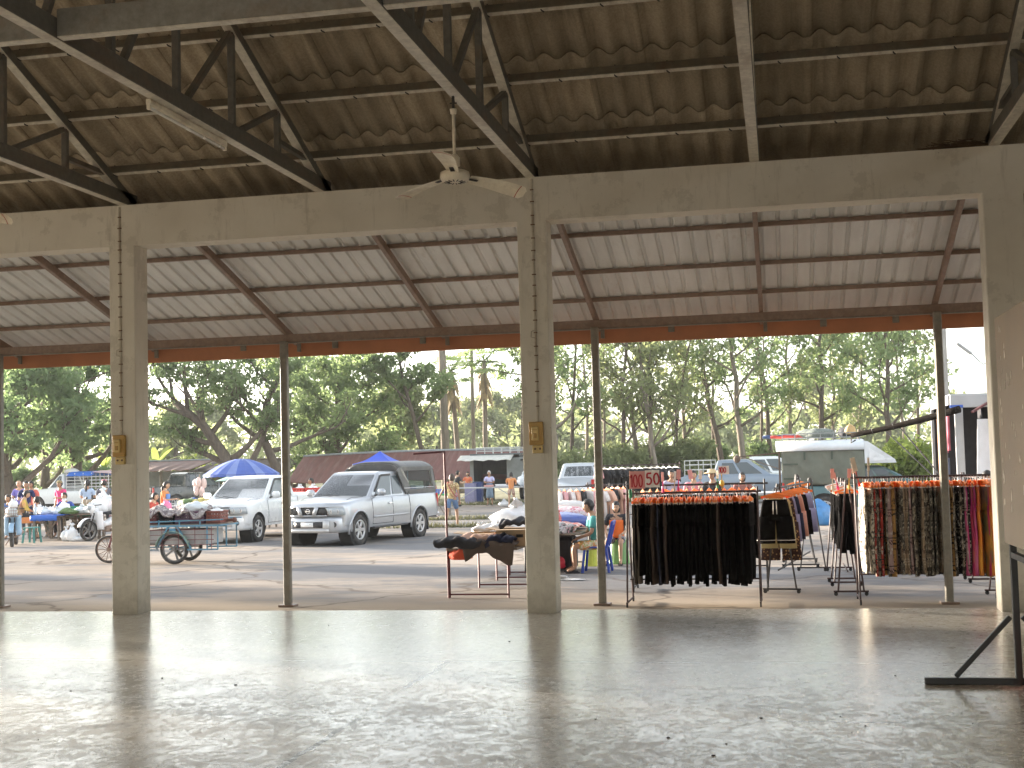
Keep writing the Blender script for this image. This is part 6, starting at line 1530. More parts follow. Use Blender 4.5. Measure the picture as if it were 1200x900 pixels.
# ------------------------------------------------------------------ right of the middle column
tb = thing('trestle_table', 'low table heaped with clothes right of the middle column', 'table', (-4.35, 22.4, G))
trestle(tb, 0, .85, 0, .64, INK); trestle(tb, 0, .85, 1.8, .64, INK); b = MB(); b.box((.45, .9, .67), (1.1, 2.1, .04), .006); b.build('tabletop', WOODG, tb)
drape('red and white cloth spread on the low clothes table', -3.95, 22.9, G+.70, 1.0, .9, .10, pattern('red_white', 'floral', ((.62,.20,.16), (.70,.60,.56), (.60,.12,.12)), 8), 11); drape('printed bags and clothes along the front of the low clothes table', -3.95, 22.45, G+.72, .95, .25, .22, pattern('mixed_print', 'floral', ((.42,.40,.40), (.06,.07,.06), (.55,.32,.36)), 13), 12)
heap('clothes_sack', 'bulging blue plastic sack on the low clothes table', 'sack', (-3.92, 23.7, G+.72), (.52,.4,.17), M('sack_blue', (.07,.11,.34), .3, 0, .2, 6), 13, .12); heap('clothes_bundle', 'pink and white bundle stacked on the blue sack', 'bundle', (-3.95, 24.3, G+.86), (.48,.3,.13), pattern('pink_white', 'floral', ((.62,.36,.38), (.74,.70,.70), (.50,.10,.14)), 7), 14, .12); heap('clothes_bundle', 'white bundle topmost on the low clothes table', 'bundle', (-4.0, 24.8, G+1.0), (.36,.25,.10), PALEC, 15, .12)
t = thing('drink_bottle', 'clear bottle with red drink on the low clothes table', 'bottle', (-3.80, 22.75, G+.78)); b = MB(); b.smooth = True; b.lathe([(0,0),(.045,.0),(.048,.02),(.044,.11),(.048,.14),(.030,.20),(.016,.235),(.016,.25),(0,.25)], n=14); b.build('body', glass_mat('red_drink', (.50,.14,.12), .35, .1), t); b = MB(); b.lathe([(0,.25),(.018,.25),(.018,.275),(0,.277)], n=12); b.build('cap', REDP, t)
b = MB(); b.box((-3.95, 23.1, G+.30), (.72, .7, .58), .05); tag(b.build('dark_chest', DKCL), 'dark chest standing under the low clothes table', 'chest')
heap('red_bag', 'small red bag on the ground under the low clothes table', 'bag', (-3.83, 22.62, G+.07), (.13,.11,.13), M('red_nylon', (.50,.02,.05), .5, 0, .15, 8), 16, .1)
heap('litter_paper', 'crumpled paper litter on the ground before the low clothes table', 'litter', (-3.62, 21.4, G+.01), (.16,.07,.03), PALEC, 17, .3); heap('litter_paper', 'flat white litter near the feet of the blue chair', 'litter', (-3.35, 21.1, G+.004), (.20,.08,.015), BAGW, 18, .3)
# blue plastic chair and green stool
CHB = M('chair_blue', (.02,.06,.36), .35, 0, .1, 6); STG = M('stool_green', (.16,.33,.12), .45, 0, .1, 6)
ch = thing('plastic_chair', 'blue plastic armless chair under the man in teal', 'chair', (-3.14, 22.62, G), PI/2)
b = MB(); b.box((0, 0, .43), (.42, .42, .03), .012); b.build('seat', CHB, ch)
for sx in (-1, 1):
    for sy in (-1, 1): b = MB(); b.bar((sx*.18, sy*.18, .42), (sx*.22, sy*.23, 0), .045, .045, up=(1,0,0), bev=.01); b.build('leg', CHB, ch)
b = MB()
for sx in (-1, 1): b.bar((sx*.19, -.19, .43), (sx*.19, -.30, .86), .04, .03, up=(1,0,0), bev=.008)
for q in range(5): b.bar((-.13+.065*q, -.205, .48), (-.13+.065*q, -.285, .80), .035, .014, up=(1,0,0))
b.box((0, -.292, .83), (.42, .03, .09), .012, rotm('X', .24)); b.build('backrest', CHB, ch)
ss = thing('plastic_stool', 'green plastic tub stool under the boy in orange and black', 'stool', (-2.98, 24.35, G)); b = MB(); b.lathe([(.20, 0), (.205, .02), (.165, .40), (.175, .42), (.17, .44), (0, .44)], n=20); b.build('shell', STG, ss)
b = MB(); b.lathe([(.13, 0), (.15, .28), (.155, .30), (.14, .30), (.12, .03), (0, .03)], n=18); tag(b.build('yellow_pail', M('pail_yellow', (.62,.68,.12), .4), None, (-3.42, 23.9, G)), 'yellow green pail between the chair and the green stool', 'pail')
# people here
TEAL_ = C_('teal_shirt', (.06,.26,.24)); FLOR = pattern('bright_shorts', 'floral', ((.62,.28,.10), (.66,.60,.45), (.30,.34,.08)), 12)
person('man in a teal shirt and bright flowered shorts sitting on the blue chair', (-3.14, 22.62, G), PI/2+.25, 1.66, 'sit', ('lap', 'fwd'), .18, 'a', 'short', top=TEAL_, bottom=FLOR, botkind='shorts', seat=.40, nod=-.3)
ORB = M('orange_jersey', (.80,.17,.03), .8, 0, .08); ob = person('boy in an orange and black jersey sitting on the green stool', (-2.98, 24.30, G), PI-.1, 1.46, 'sit', ('lap', 'lap'), .10, 'b', 'bob', top=DKCL, bottom=pattern('grey_print', 'floral', ((.05,.05,.055), (.40,.40,.42), (.02,.02,.02)), 18), botkind='shorts', seat=.38, nod=-.12, look=.05, apron=ORB)
print_ = 0
# stuff near the green truck
heap('blue_sack', 'blue plastic sack of goods standing beside the teal camper truck', 'sack', (xat(957, 36.3), 36.3, G), (.36,.30,.44), M('sack_sky', (.07,.24,.52), .3, 0, .25, 5), 21, .10); heap('red_sack', 'dark red sack standing left of the blue sack', 'sack', (xat(941, 36.5), 36.5, G), (.33,.28,.30), M('sack_red', (.28,.02,.06), .4, 0, .2, 5), 22, .10)
heap('white_sack', 'white bag peeping out right of the blue sack', 'sack', (xat(967, 36.6), 36.6, G), (.2,.2,.22), BAGW, 23, .12)
# table tops behind the racks
tb = thing('stall_table', 'grey stall table behind the black trousers rack', 'table', (xat(845, 26), 26, G)); b = MB(); b.box((0, 0, 1.18), (3.0, 1.1, .05), .01); b.build('tabletop', GREYW, tb)
for sx in (-1.4, 1.4):
    for sy in (-.48, .48): b = MB(); b.box((sx, sy, .58), (.05, .05, 1.16)); b.build('leg', GREYR, tb)
# people behind the racks
person('person in a straw hat behind the black trousers rack', (xat(836, 30), 30, G), PI*.9, 1.62, 'stand', ('fwd','fwd'), .1, 'a', 'short', top=DKCL, bottom=NVY, hat=('straw', M('straw', (.55,.42,.24), .8)))
person('vendor in a pink shirt behind the tagged rack', (xat(813, 31), 31, G), PI, 1.60, 'stand', ('fwd','down'), .1, 'b', 'bun', top=C_('pink_top', (.62,.22,.26)), bottom=DKCL, female=True)
person('dark haired person mostly hidden behind the racks below the blue grey pickup', (xat(870, 32), 32, G), PI, 1.52, 'stand', ('fwd','fwd'), .15, 'a', 'bob', top=C_('rust_top', (.28,.12,.10)), bottom=DKCL, female=True)
person('person in a bright blue shirt and jeans behind the right end of the printed trousers', (xat(1162, 21.5), 21.5, G), PI*.75, 1.60, 'stand', ('fwd','down'), .12, 'a', 'short', top=C_('vivid_blue', (.03,.13,.62)), bottom=C_('jeans', (.10,.15,.24)), shoes=DKCL)
person('man in lilac stripes standing right of the price board', (xat(787, 33), 33, G), PI, 1.60, 'stand', ('down','fwd'), 0, 'a', 'short', top=C_('lilac_top', (.36,.34,.44)), bottom=DKCL)
# ------------------------------------------------------------------ shoppers and stalls in the yard
KHAKI = pattern('leaf_print', 'floral', ((.55,.42,.20), (.30,.20,.10), (.66,.56,.36)), 13); DENIM = C_('denim', (.10,.17,.30))
p = gp(530, 617.5); person('shopper in a tan leaf print shirt and denim shorts walking away with a shoulder bag', (p.x, p.y, G), -.12, 1.58, 'walk', ('out', 'down'), .05, 'a', 'bob', HAIRBR, top=KHAKI, bottom=DENIM, botkind='shorts', strap=M('bag_strap', (.30,.04,.05), .7), female=True)
p = gp(572, 592.5); person('grey haired woman in a lavender blouse standing behind the long stall table', (p.x, p.y+.4, G), PI, 1.50, 'stand', ('fold','fold'), .05, 'a', 'short', HAIRG, top=C_('lavender', (.50,.48,.68)), bottom=C_('slate', (.16,.22,.28)), botkind='skirt', female=True)
p = gp(603, 594); person('woman in an orange top and patterned shorts with her back turned at the stall', (p.x, p.y-.6, G), .0, 1.45, 'stand', ('fwd','fwd'), .06, 'b', 'bob', top=C_('orange_top', (.62,.25,.09)), bottom=pattern('pale_check', 'motif', ((.42,.28,.22), (.60,.50,.42), (.3,.15,.12)), 14), botkind='shorts', female=True)
p = gp(536, 594); person('man in black with grey trousers standing at the stall behind the shopper', (p.x, p.y, G), -.9, 1.55, 'stand', ('fwd','fwd'), .05, 'b', 'short', top=DKCL, bottom=C_('grey_trs', (.25,.27,.33)), shoes=DKCL)
p = gp(543, 590); person('person in a red and yellow top beside the man in black', (p.x+.1, p.y+.6, G), PI, 1.45, 'stand', ('fwd','fwd'), .05, 'b', 'bob', top=C_('red_yel', (.60,.16,.07)), bottom=C_('yel_trs', (.55,.40,.06)), female=True)
p = gp(508, 597); person('seated vendor in red and white behind the green table at the silver pickup tail', (p.x, p.y, G), PI*.8, 1.55, 'sit', ('lap','lap'), .1, 'a', 'short', top=C_('red_white_top', (.50,.12,.10)), bottom=DKCL)
def simple_table(label, px, Y, w, d, h, topm, legm, off=0):
    t = thing('stall_table', label, 'table', (xat(px, Y)+off, Y, G)); b = MB(); b.box((0, 0, h), (w, d, .045), .006); b.build('tabletop', topm, t)
    for sx in (-1, 1):
        for sy in (-1, 1): b = MB(); b.box((sx*(w/2-.06), sy*(d/2-.06), h/2-.012), (.05, .05, h-.02)); b.build('leg', legm, t)
        b = MB(); b.bar((sx*(w/2-.1), -d/2+.03, .12), (sx*.15*w, -d/2+.03, h-.04), .035, .03); b.build('brace', legm, t)
    return t
simple_table('long grey stall table in front of the lavender woman', 573, 55.0, 3.3, .9, .80, GREYW, GREYR)
simple_table('green topped table at the tail of the silver pickup', 505, 46, 1.3, .8, .78, M('green_top', (.05,.36,.12), .5), WOODG)
crate('blue basket on the green topped table', (xat(506, 46)+.2, 46, G+.81), (.4,.3,.16), BLUEP); crate('white tray on the long grey stall table', (xat(588, 55), 55, G+.83), (.5,.35,.10), WHITEPL); crate('pink tray on the long grey stall table', (xat(582, 55)-.3, 54.8, G+.83), (.35,.3,.08), M('pink_pl', (.65,.35,.33), .5)); bag('white bag at the right end of the long grey stall table', (xat(606, 55)+.25, 55.3, G+.83), (.3,.25,.3), BAGC, 31)
crate('lilac bin standing behind the long grey stall table', (xat(551, 58), 58, G), (.45,.4,.95), M('lilac_pl', (.22,.21,.33), .5), slots=False); crate('dark blue bin in the doorway of the old stall truck', (xat(560, 58.5), 58.5, G), (.4,.4,1.0), M('deep_blue_pl', (.03,.05,.16), .5), slots=False)
bag('white bag on the ground under the long grey stall table', (xat(590, 54.8), 54.8, G), (.25,.2,.14), BAGW, 32)
# red baskets between the pickups
simple_table('table of red baskets between the two parked pickups', 350, 40, 1.9, .7, .95, WOODG, WOODG)
for i, (dx, lab) in enumerate([(-.42, 'left red basket between the two pickups'), (.02, 'middle red basket between the two pickups'), (.46, 'right red basket between the two pickups')]): crate(lab, (xat(352, 40)+dx, 39.9, G+.975), (.40,.40,.26), REDP); bag(['white bag in the left red basket', 'white bag in the middle red basket', 'white bag in the right red basket'][i], (xat(352, 40)+dx, 39.9, G+1.10), (.16,.14,.12), BAGW, 40+i)
person('person in red bending over the red baskets behind the silver pickup', (xat(371, 41.5), 41.5, G), PI*.7, 1.55, 'stand', ('fwd','fwd'), .3, 'a', 'short', top=C_('red_top', (.60,.03,.05)), bottom=DKCL)
# --- around the white pickup: vegetable tables, vendors
simple_table('vegetable table beside the bonnet of the white pickup', 228, 37, 1.7, .9, .82, GREYW, WOODG)
GV = M('green_vegetable', (.12,.19,.07), .7, 0, .4, 14); YV = M('yellow_vegetable', (.40,.34,.10), .7, 0, .35, 12)
heap('vegetable_pile', 'pile of leafy greens on the vegetable table by the white pickup', 'vegetables', (xat(224, 37), 36.9, G+.85), (.30,.26,.13), GV, 51, .3); heap('vegetable_pile', 'yellowish vegetables at the right of the vegetable table by the white pickup', 'vegetables', (xat(238, 37), 36.9, G+.85), (.30,.26,.13), YV, 52, .3)
crate('flat dark blue tray at the front of the vegetable table', (xat(229, 36.6), 36.6, G+.85), (.55,.2,.06), BLUEP, slots=False)
t = thing('snack_bunch', 'bunch of pale pink snack bags hanging above the vegetable table', 'snacks', (xat(234, 39), 39, G))
b = MB(); b.tube([(0, 0, 0), (0, 0, 1.75)], .02, 6); b.build('pole', WOODG, t)
for i, (x, y, z) in enumerate([(-.14,0,1.45),(.0,-.08,1.5),(.14,0,1.47),(-.08,-.06,1.25),(.10,-.07,1.22),(.02,.08,1.35)]): b = MB(); b.smooth = True; b.ell((x, y, z), (.09,.08,.17), 10, 8); b.build('snack_bag', M('snack_pink', (.66,.50,.46), .3, 0, .15, 9), t)
person('woman in a blue vest and orange shirt holding a pink bag by the black pickup', (xat(191, 36.5), 36.5, G), -PI*.45, 1.58, 'stand', ('fwd','fwd'), .12, 'b', 'tail', top=C_('orange_sleeves', (.62,.24,.08)), bottom=NVY, apron=C_('blue_vest', (.14,.26,.58)), female=True)
bag('bright pink bag held out by the woman in the blue vest', (xat(196, 36.3), 36.2, G+.62), (.16,.14,.24), M('bag_pink', (.72,.20,.36), .4, 0, .1), 53, False)
person('person in red and white seated low at the edge of the left column', (xat(177, 34.5), 34.5, G), -PI*.5, 1.56, 'sit', ('lap','lap'), .2, 'b', 'short', top=C_('red_shirt2', (.42,.07,.05)), bottom=PALEC, seat=.5)
person('vendor in blue crouching over a motorbike behind the white pickup', (xat(253, 40), 40, G), -PI*.4, 1.60, 'stand', ('fwd','fwd'), .55, 'a', 'short', top=C_('blue_shirt3', (.14,.22,.52)), bottom=DKCL)
heap('cloth_pile', 'white sheets heaped between the tricycle cart and the vegetable table', 'cloth', (xat(205, 33), 33, G+.55), (.8,.4,.20), PALEC, 54, .2)
simple_table('table under the white sheets behind the tricycle cart', 205, 33, 1.7, .8, .54, WOODG, WOODG)

# --- tricycle cart
CB = M('cart_blue', (.10,.24,.34), .5, .1, .25, 8, dirt=(.2,.12,.07), dirtamt=.5); CGN = M('cart_green', (.24,.33,.27), .6, 0, .2, 8); CRD = M('cart_maroon', (.16,.045,.05), .6, 0, .2, 8)
wx = xat(213, 25.7); ct_ = thing('tricycle_cart', 'tricycle cart with a blue frame loaded with crates, left of the white pickup', 'cart', (wx, 25.7, G))
def spoked(parent, x, y, r, w=.06, rz=0, n=5, thin=False):
    e = bpy.data.objects.new('wheel', None); COL.objects.link(e); e.parent = parent; e.location = (x, y, r); e.rotation_euler = (0, 0, rz)
    b = MB(); b.smooth = True; R = rotm('X', PI/2); q = .86 if thin else .80; b.lathe([(r*q, -w/2), (r*.97, -w/2), (r, 0), (r*.97, w/2), (r*q, w/2)], n=30, R=R, close=True); b.build('tyre', RUB, e)
    b = MB(); b.lathe([(r*q*.93, -w*.35), (r*q, -w*.4), (r*q, w*.4), (r*q*.93, w*.35)], n=26, R=R, close=True); b.lathe([(0, -w*.7), (r*.14, -w*.7), (r*.14, w*.7), (0, w*.7)], n=12, R=R)
    for k in range(n if not thin else 14):
        a = 2*PI*k/(n if not thin else 14); b.bar((0, 0, 0), (r*q*.95*math.cos(a), 0, r*q*.95*math.sin(a)), .012 if thin else .035, .012 if thin else r*.11, up=(0,1,0))
    b.build('rim', M('dull_rim', (.17,.165,.16), .5, .4, .2) if not thin else CSTEEL, e); return e
spoked(ct_, 0, -.38, .31); spoked(ct_, -.12, .55, .31); spoked(ct_, xat(131, 26.0)-wx, .15, .29, .05, .25, 5, True)
b = MB(); x0, x1 = -1.0, 1.02
for y in (-.45, .50):
    b.bar((x0, y, .78), (x1, y, .78), .035, .04); b.bar((x0, y, .86), (x1+.08, y, .90), .025, .025); b.bar((x0, y, .30), (-.32, y, .30), .03, .03); b.bar((.32, y, .30), (x1-.04, y, .30), .03, .03)
    b.bar((-.10, y, .76), (-.36, y, .32), .035, .035, up=(0,1,0)); b.bar((.10, y, .76), (.40, y, .32), .035, .035, up=(0,1,0)); b.box((0, y, .68), (.14, .03, .10))
    for x in (-.8, -.55, .75, .98): b.bar((x, y, .30), (x, y, .78), .025, .025, up=(0,1,0))
    for x in (-.75, -.3, .15, .6): b.bar((x, y, .78), (x, y, .90), .025, .025, up=(0,1,0))
for x in (x0, 0, x1): b.bar((x, -.45, .78), (x, .50, .78), .03, .03)
b.tube([(-.1, -.38, .31), (-.1, .55, .31)], .02, 6); b.build('frame', [CB], ct_)
b = MB(); b.box((0, .02, .805), (2.0, .93, .02)); b.box((-.6, .02, .42), (.7, .86, .02)); b.build('deck', WOODG, ct_); b = MB(); b.box((-.05, .02, .55), (1.5, .84, .30)); b.build('side_board', M('grey_board', (.36,.35,.34), .85, 0, .2, 4, dirt=(.12,.11,.10), dirtamt=.7), ct_)
b = MB()
for z in (.40, .50, .60, .70): b.bar((-.98, -.46, z), (.9, -.46, z), .008, .012)
for k in range(6): b.bar((-.95+.36*k, -.462, .31), (-.95+.36*k, -.462, .77), .008, .012, up=(0,1,0))
b.build('side_mesh', [CRD], ct_)
fw_ = xat(131, 26.0)-wx
b = MB(); b.tube([(fw_, .15, .32), (fw_+.12, .15, .75), (fw_+.16, .15, .98)], .022, 7); b.tube([(fw_+.16, -.12, 1.0), (fw_+.16, .42, 1.0)], .015, 6); b.tube([(fw_+.12, .15, .72), (-1.0, .05, .40)], .024, 7); b.tube([(fw_+.13, .15, .80), (-.98, .05, .78)], .02, 7); b.ell((-1.12, .05, .86), (.16,.09,.05), 10, 6); b.tube([(-1.12, .05, .82), (-1.05, .05, .42)], .016, 6); b.build('fork', [CRD], ct_)
b = MB(); b.smooth = True; b.grid(12, 3, lambda u, v: (.36*math.cos(PI*(.05+.9*u)), -.52+.14*v, .31+.36*math.sin(PI*(.05+.9*u))), .008); b.build('mudguard', CGN, ct_)
b = MB(); b.tube([(.7, 0, .84), (1.12, -.02, .87)], .035, 8); b.smooth = True; b.ell((1.16, -.02, .87), (.055,.055,.055), 10, 8); b.build('tow_bar', M('rust_pipe', (.15,.07,.05), .8), ct_)
for i, (dx, m, lab) in enumerate([(-.88, CRD, 'maroon crate nearest the column on the tricycle cart'), (-.56, CRD, 'second maroon crate from the column on the tricycle cart'), (-.20, DKCL, 'dark crate in the middle of the tricycle cart'), (.16, M('purple_pl', (.10,.06,.11), .5), 'purple crate right of the middle on the tricycle cart'), (.48, M('purple_pl2', (.13,.06,.10), .5), 'plum crate second from the right on the tricycle cart'), (.84, M('rust_pl', (.20,.07,.055), .5), 'rust red crate at the right end of the tricycle cart')]):
    crate(lab, (wx+dx, 25.55, G+.82), (.31,.40,.25), m)
b = MB(); b.smooth = True; b.grid(40, 14, lambda u, v: (-.95+1.65*u, -.42+.95*v - .0, 1.12+.05*math.sin(u*19+v*5)+.035*math.cos(v*14+u*31)+.02*math.sin(u*63)-.10*max(0, .18-v)/.18 - .04*max(0, u-.85)/.15), .02)
tag(b.build('sacking', pattern('sacking', 'floral', ((.30,.27,.26), (.17,.14,.14), (.44,.40,.38)), 7), None, (wx, 25.6, G)), 'grey brown sacking thrown over the crates of the tricycle cart', 'cloth')
bag('clear plastic bundle on the plum crate of the tricycle cart', (wx+.38, 25.5, G+1.06), (.26,.22,.12), BAGC, 61, False); bag('white bag in the rust red crate of the tricycle cart', (wx+.84, 25.55, G+.96), (.15,.13,.10), BAGW, 62)

# --- motorbikes
def motorbike(label, px, Y, rz, col, basket=True, off=0.0):
    t = thing('motorbike', label, 'motorbike', (xat(px, Y)+off, Y, G), rz)
    spoked(t, -.62, 0, .29, .075, 0, 5); spoked(t, .62, 0, .29, .085, 0, 5)
    b = MB(); b.smooth = True; b.tube([(-.62, .06, .29), (-.47, .06, .75), (-.42, .05, .95)], .022, 6); b.tube([(-.62, -.06, .29), (-.47, -.06, .75), (-.42, -.05, .95)], .022, 6); b.tube([(-.42, -.30, 1.0), (-.40, 0, .98), (-.42, .30, 1.0)], .014, 6); b.tube([(-.42, .3, 1.0), (-.40, .32, 1.15)], .006, 4); b.ell((-.40, .34, 1.19), (.015,.06,.035), 8, 6); b.build('fork', BLACKP, t)
    b = MB(); b.smooth = True
    b.ell((-.50, 0, .88), (.11,.11,.13), 12, 8); b.tube([(-.42, 0, .86), (-.30, 0, .55), (-.05, 0, .42), (.25, 0, .55), (.72, 0, .74)], [.12,.09,.10,.12,.07], 9)
    for s in (-1, 1): b.grid(4, 6, lambda u, v: (-.40+.22*u-.06*v, s*(.10+.12*math.sin(PI*u*.9)), .30+.52*v), .015)
    b.build('fairing', col, t)
    b = MB(); b.smooth = True; b.grid(10, 3, lambda u, v: (-.62+.34*math.cos(PI*(.25+.65*u)), (v-.5)*.13, .29+.34*math.sin(PI*(.25+.65*u))), .01); b.build('front_mudguard', col, t)
    b = MB(); b.smooth = True; b.ell((.28, 0, .75), (.42,.13,.055), 14, 8); b.build('saddle', DKCL, t)
    b = MB(); b.tube([(.62, 0, .29), (.05, 0, .32), (-.05, 0, .38)], .03, 7); b.box((.05, 0, .32), (.28, .20, .2), .03); b.tube([(.05, -.12, .28), (.75, -.16, .34)], [.03,.05], 8); b.bar((.05, .1, .2), (.12, .22, .02), .02, .02); b.build('engine', [CSTEEL], t)
    b = MB(); b.ell((-.60, 0, .92), (.05,.08,.08), 10, 8); b.build('headlight', LAMP, t)
    b = MB(); b.box((.78, 0, .70), (.04, .14, .07), .01); b.build('tail_light', REDLENS, t)
    if basket:
        b = MB()
        for z in (.80, .88, .96, 1.04):
            w = .16+.05*(z-.8)/.24; b.tube([(-.62-w, -w, z), (-.62+w*.8, -w, z), (-.62+w*.8, w, z), (-.62-w, w, z), (-.62-w, -w, z)], .006, 4)
        for k in range(7):
            y = -.17+.057*k; b.tube([(-.78, y*.9, .80), (-.83, y*1.15, 1.05)], .005, 4); b.tube([(-.48, y*.9, .80), (-.46, y*1.15, 1.05)], .005, 4)
        b.box((-.63, 0, .80), (.32, .32, .012)); b.build('basket', CSTEEL, t)
    return t
mb_ = motorbike('motorbike with a basket of white bags parked at the far left', 16, 32.3, 2.05, M('sky_blue_plastic', (.30,.45,.60), .35), True)
q = local_to(mb_, (-.63, 0, .82)); bag('white bag stuffed in the basket of the far left motorbike', q, (.15,.15,.15), BAGC, 71); bag('second white bag on top of the far left motorbike basket', q+Vector((.06,-.02,.22)), (.12,.12,.11), BAGW, 72)
motorbike('pale motorbike parked between the vegetable tables and the left column', 124, 34.6, 1.2, WHITEPL, False)
motorbike('dark motorbike under the snack bags behind the white pickup', 246, 40.6, .15, BLUEP, False)
# --- vegetable tables on the left
def veg_table(label, px0, px1, Y, h, topm):
    x0, x1 = xat(px0, Y), xat(px1, Y); w = x1-x0; t = thing('stall_table', label, 'table', ((x0+x1)/2, Y, G))
    b = MB(); b.box((0, .45, h), (w, 1.1, .05), .006); b.build('tabletop', topm, t)
    for sx in (-1, 1):
        for y in (0, .9): b = MB(); b.box((sx*(w/2-.06), y, h/2-.013), (.07, .06, h-.025)); b.build('leg', WOODG, t)
        b = MB(); b.bar((sx*(w/2-.08), -.005, h-.05), (-sx*(w*.05), -.005, .10 if sx > 0 else .42), .05, .03); b.build('brace', WOODG, t)
    return t
veg_table('plank vegetable table with crossed braces left of the left column', 73, 118, 34.8, .72, WOODG); veg_table('low stall table with a blue sheet over its front edge at the far left', 38, 71, 34.6, .68, WOODG)
x0, x1 = xat(40, 34.2), xat(71, 34.2)
b = MB(); b.smooth = True; b.grid(20, 10, lambda u, v: (x0+(x1-x0)*u, 35.3-1.32*min(1, v*1.25)-.01*math.sin(u*19)*(v > .8), G+.725-max(0, v-.8)/.2*.14+.006*math.sin(u*30)), .01); tag(b.build('table_sheet', M('sheet_blue', (.03,.12,.48), .5, 0, .12, 4)), 'bright blue sheet covering the low stall table', 'sheet')
def gy(px, Y, z): return (xat(px, Y), Y, z)
HT = G+.75
for i, (px, Y, r, m, lab) in enumerate([(52, 34.6, (.16,.15,.10), BAGC, 'clear bag on the blue sheet, left one'), (60, 34.8, (.17,.15,.09), BAGW, 'white bag on the blue sheet, middle one'), (67, 34.5, (.14,.14,.10), BAGC, 'clear bag on the blue sheet, right one'), (75, 34.8, (.16,.15,.20), BAGW, 'tall white bag before the woman in the navy cardigan'), (96, 34.9, (.24,.18,.11), BAGC, 'clear bag of herbs in the middle of the plank table'), (106, 34.8, (.22,.18,.13), BAGC, 'clear bag at the right of the plank table'), (116, 35.0, (.26,.22,.24), BAGW, 'large white bag at the right end of the plank table'), (121, 35.6, (.26,.22,.34), BAGC, 'tall clear bag beside the left column'), (46, 35.2, (.14,.13,.12), BAGW, 'white bag at the back of the blue sheet')]): bag(lab, gy(px, Y, HT), r, m, 80+i)
heap('vegetable_pile', 'bunch of green herbs at the left of the plank table', 'vegetables', gy(79, 34.6, HT), (.30,.22,.09), GV, 90, .3); heap('vegetable_pile', 'green herbs at the right of the plank table', 'vegetables', gy(107, 35.2, HT), (.26,.2,.12), GV, 91, .3)
t = thing('drink_bottle', 'clear water bottle standing on the blue sheet', 'bottle', gy(41, 34.5, HT)); b = MB(); b.smooth = True; b.lathe([(0,0),(.045,.0),(.048,.02),(.044,.11),(.048,.17),(.030,.23),(.016,.265),(.016,.28),(0,.28)], n=14); b.build('body', glass_mat('clear_plastic', (.55,.60,.66), .4, .1), t); b = MB(); b.lathe([(0,.28),(.018,.28),(.018,.305),(0,.307)], n=12); b.build('cap', BLUEP, t)
crate('orange basket at the left end of the blue sheet', gy(33, 34.7, G+.5), (.36,.3,.16), M('orange_pl', (.60,.24,.08), .5)); crate('green tub behind the plank table', gy(98, 36.0, G+.62), (.8,.5,.30), M('tub_green', (.04,.24,.14), .45), slots=False)
simple_table('table carrying the green tub', 98, 36.0, 1.1, .6, .58, WOODG, WOODG)
t = thing('enamel_basin', 'grey metal basin behind the blue sheet', 'basin', gy(51, 36.2, G+.62)); b = MB(); b.smooth = True; b.lathe([(.0,0),(.24,0),(.36,.26),(.38,.27),(.35,.26),(.23,.02),(0,.02)], n=22); b.build('bowl', ALLOY, t)
simple_table('small table carrying the grey basin', 51, 36.2, .8, .6, .58, WOODG, WOODG)
for i, (px, Y, r, lab) in enumerate([(77, 34.2, (.13,.12,.20), 'white bag on the ground under the plank table, left one'), (84, 34.1, (.17,.14,.24), 'white bag on the ground under the plank table, tallest one'), (92, 34.1, (.25,.16,.09), 'flattened white bag on the ground under the plank table')]): bag(lab, gy(px, Y, G), r, BAGW, 95+i)
b = MB(); b.smooth = True; tag(heap('black_sack', 'big black sack standing behind the crossed braces', 'sack', gy(99, 36.4, G), (.34,.3,.36), DKCL, 99, .08), None)
# teal stool near the far left motorbike
st2 = thing('plastic_stool', 'teal plastic stool beside the far left motorbike', 'stool', gy(37, 33.6, G)); TEALP = M('teal_pl', (.06,.22,.20), .45)
b = MB(); b.box((0,0,.42), (.34,.34,.03), .01); b.build('seat', TEALP, st2)
for sx in (-1, 1):
    for sy in (-1, 1): b = MB(); b.bar((sx*.14, sy*.14, .41), (sx*.18, sy*.18, 0), .05, .04, up=(1,0,0)); b.build('leg', TEALP, st2)
# vendors and shoppers
FZ = PI
person('woman in a navy cardigan and white apron sitting behind the plank vegetable table', gy(77, 36.2, G), FZ, 1.62, 'sit', ('out','out'), .12, 'a', 'bun', top=C_('navy_cardigan', (.05,.08,.30)), topkind='long', bottom=DKCL, apron=C_('white_apron', (.72,.74,.76)), seat=.50, female=True)
person('shopper in a hot pink shirt and cap standing by the railed truck', gy(71, 39.5, G), FZ-.3, 1.66, 'stand', ('fwd','down'), 0, 'a', 'short', top=C_('hot_pink', (.70,.06,.20)), bottom=C_('red_trs', (.35,.12,.12)), hat=('cap', C_('olive_cap', (.25,.20,.10))))
person('woman with long black hair in a pale blue apron turned to the railed truck', gy(102, 39.5, G), 0.1, 1.66, 'stand', ('fwd','fwd'), 0, 'a', 'tail', top=C_('pale_blue', (.42,.52,.68)), bottom=C_('tan_skirt', (.36,.28,.20)), botkind='skirt', female=True)
person('grey shirted man in a pink cap at the tail of the railed truck', gy(122, 40.0, G), .5, 1.66, 'stand', ('fwd','fwd'), .1, 'a', 'short', top=C_('dark_grey_shirt', (.12,.125,.15)), bottom=DKCL, hat=('cap', C_('pink_cap', (.55,.25,.27))))
person('bald man in a violet shirt standing at the far left', gy(23, 40.0, G), FZ, 1.70, 'stand', ('down','fwd'), 0, 'b', 'bald', top=C_('violet_shirt', (.20,.18,.52)), bottom=DKCL)
person('young man in a navy polo standing beside the bald man', gy(31, 38.2, G), FZ+.3, 1.68, 'stand', ('down','fwd'), .05, 'a', 'short', top=C_('navy_polo', (.02,.03,.10)), bottom=C_('dark_trs', (.05,.05,.06)))
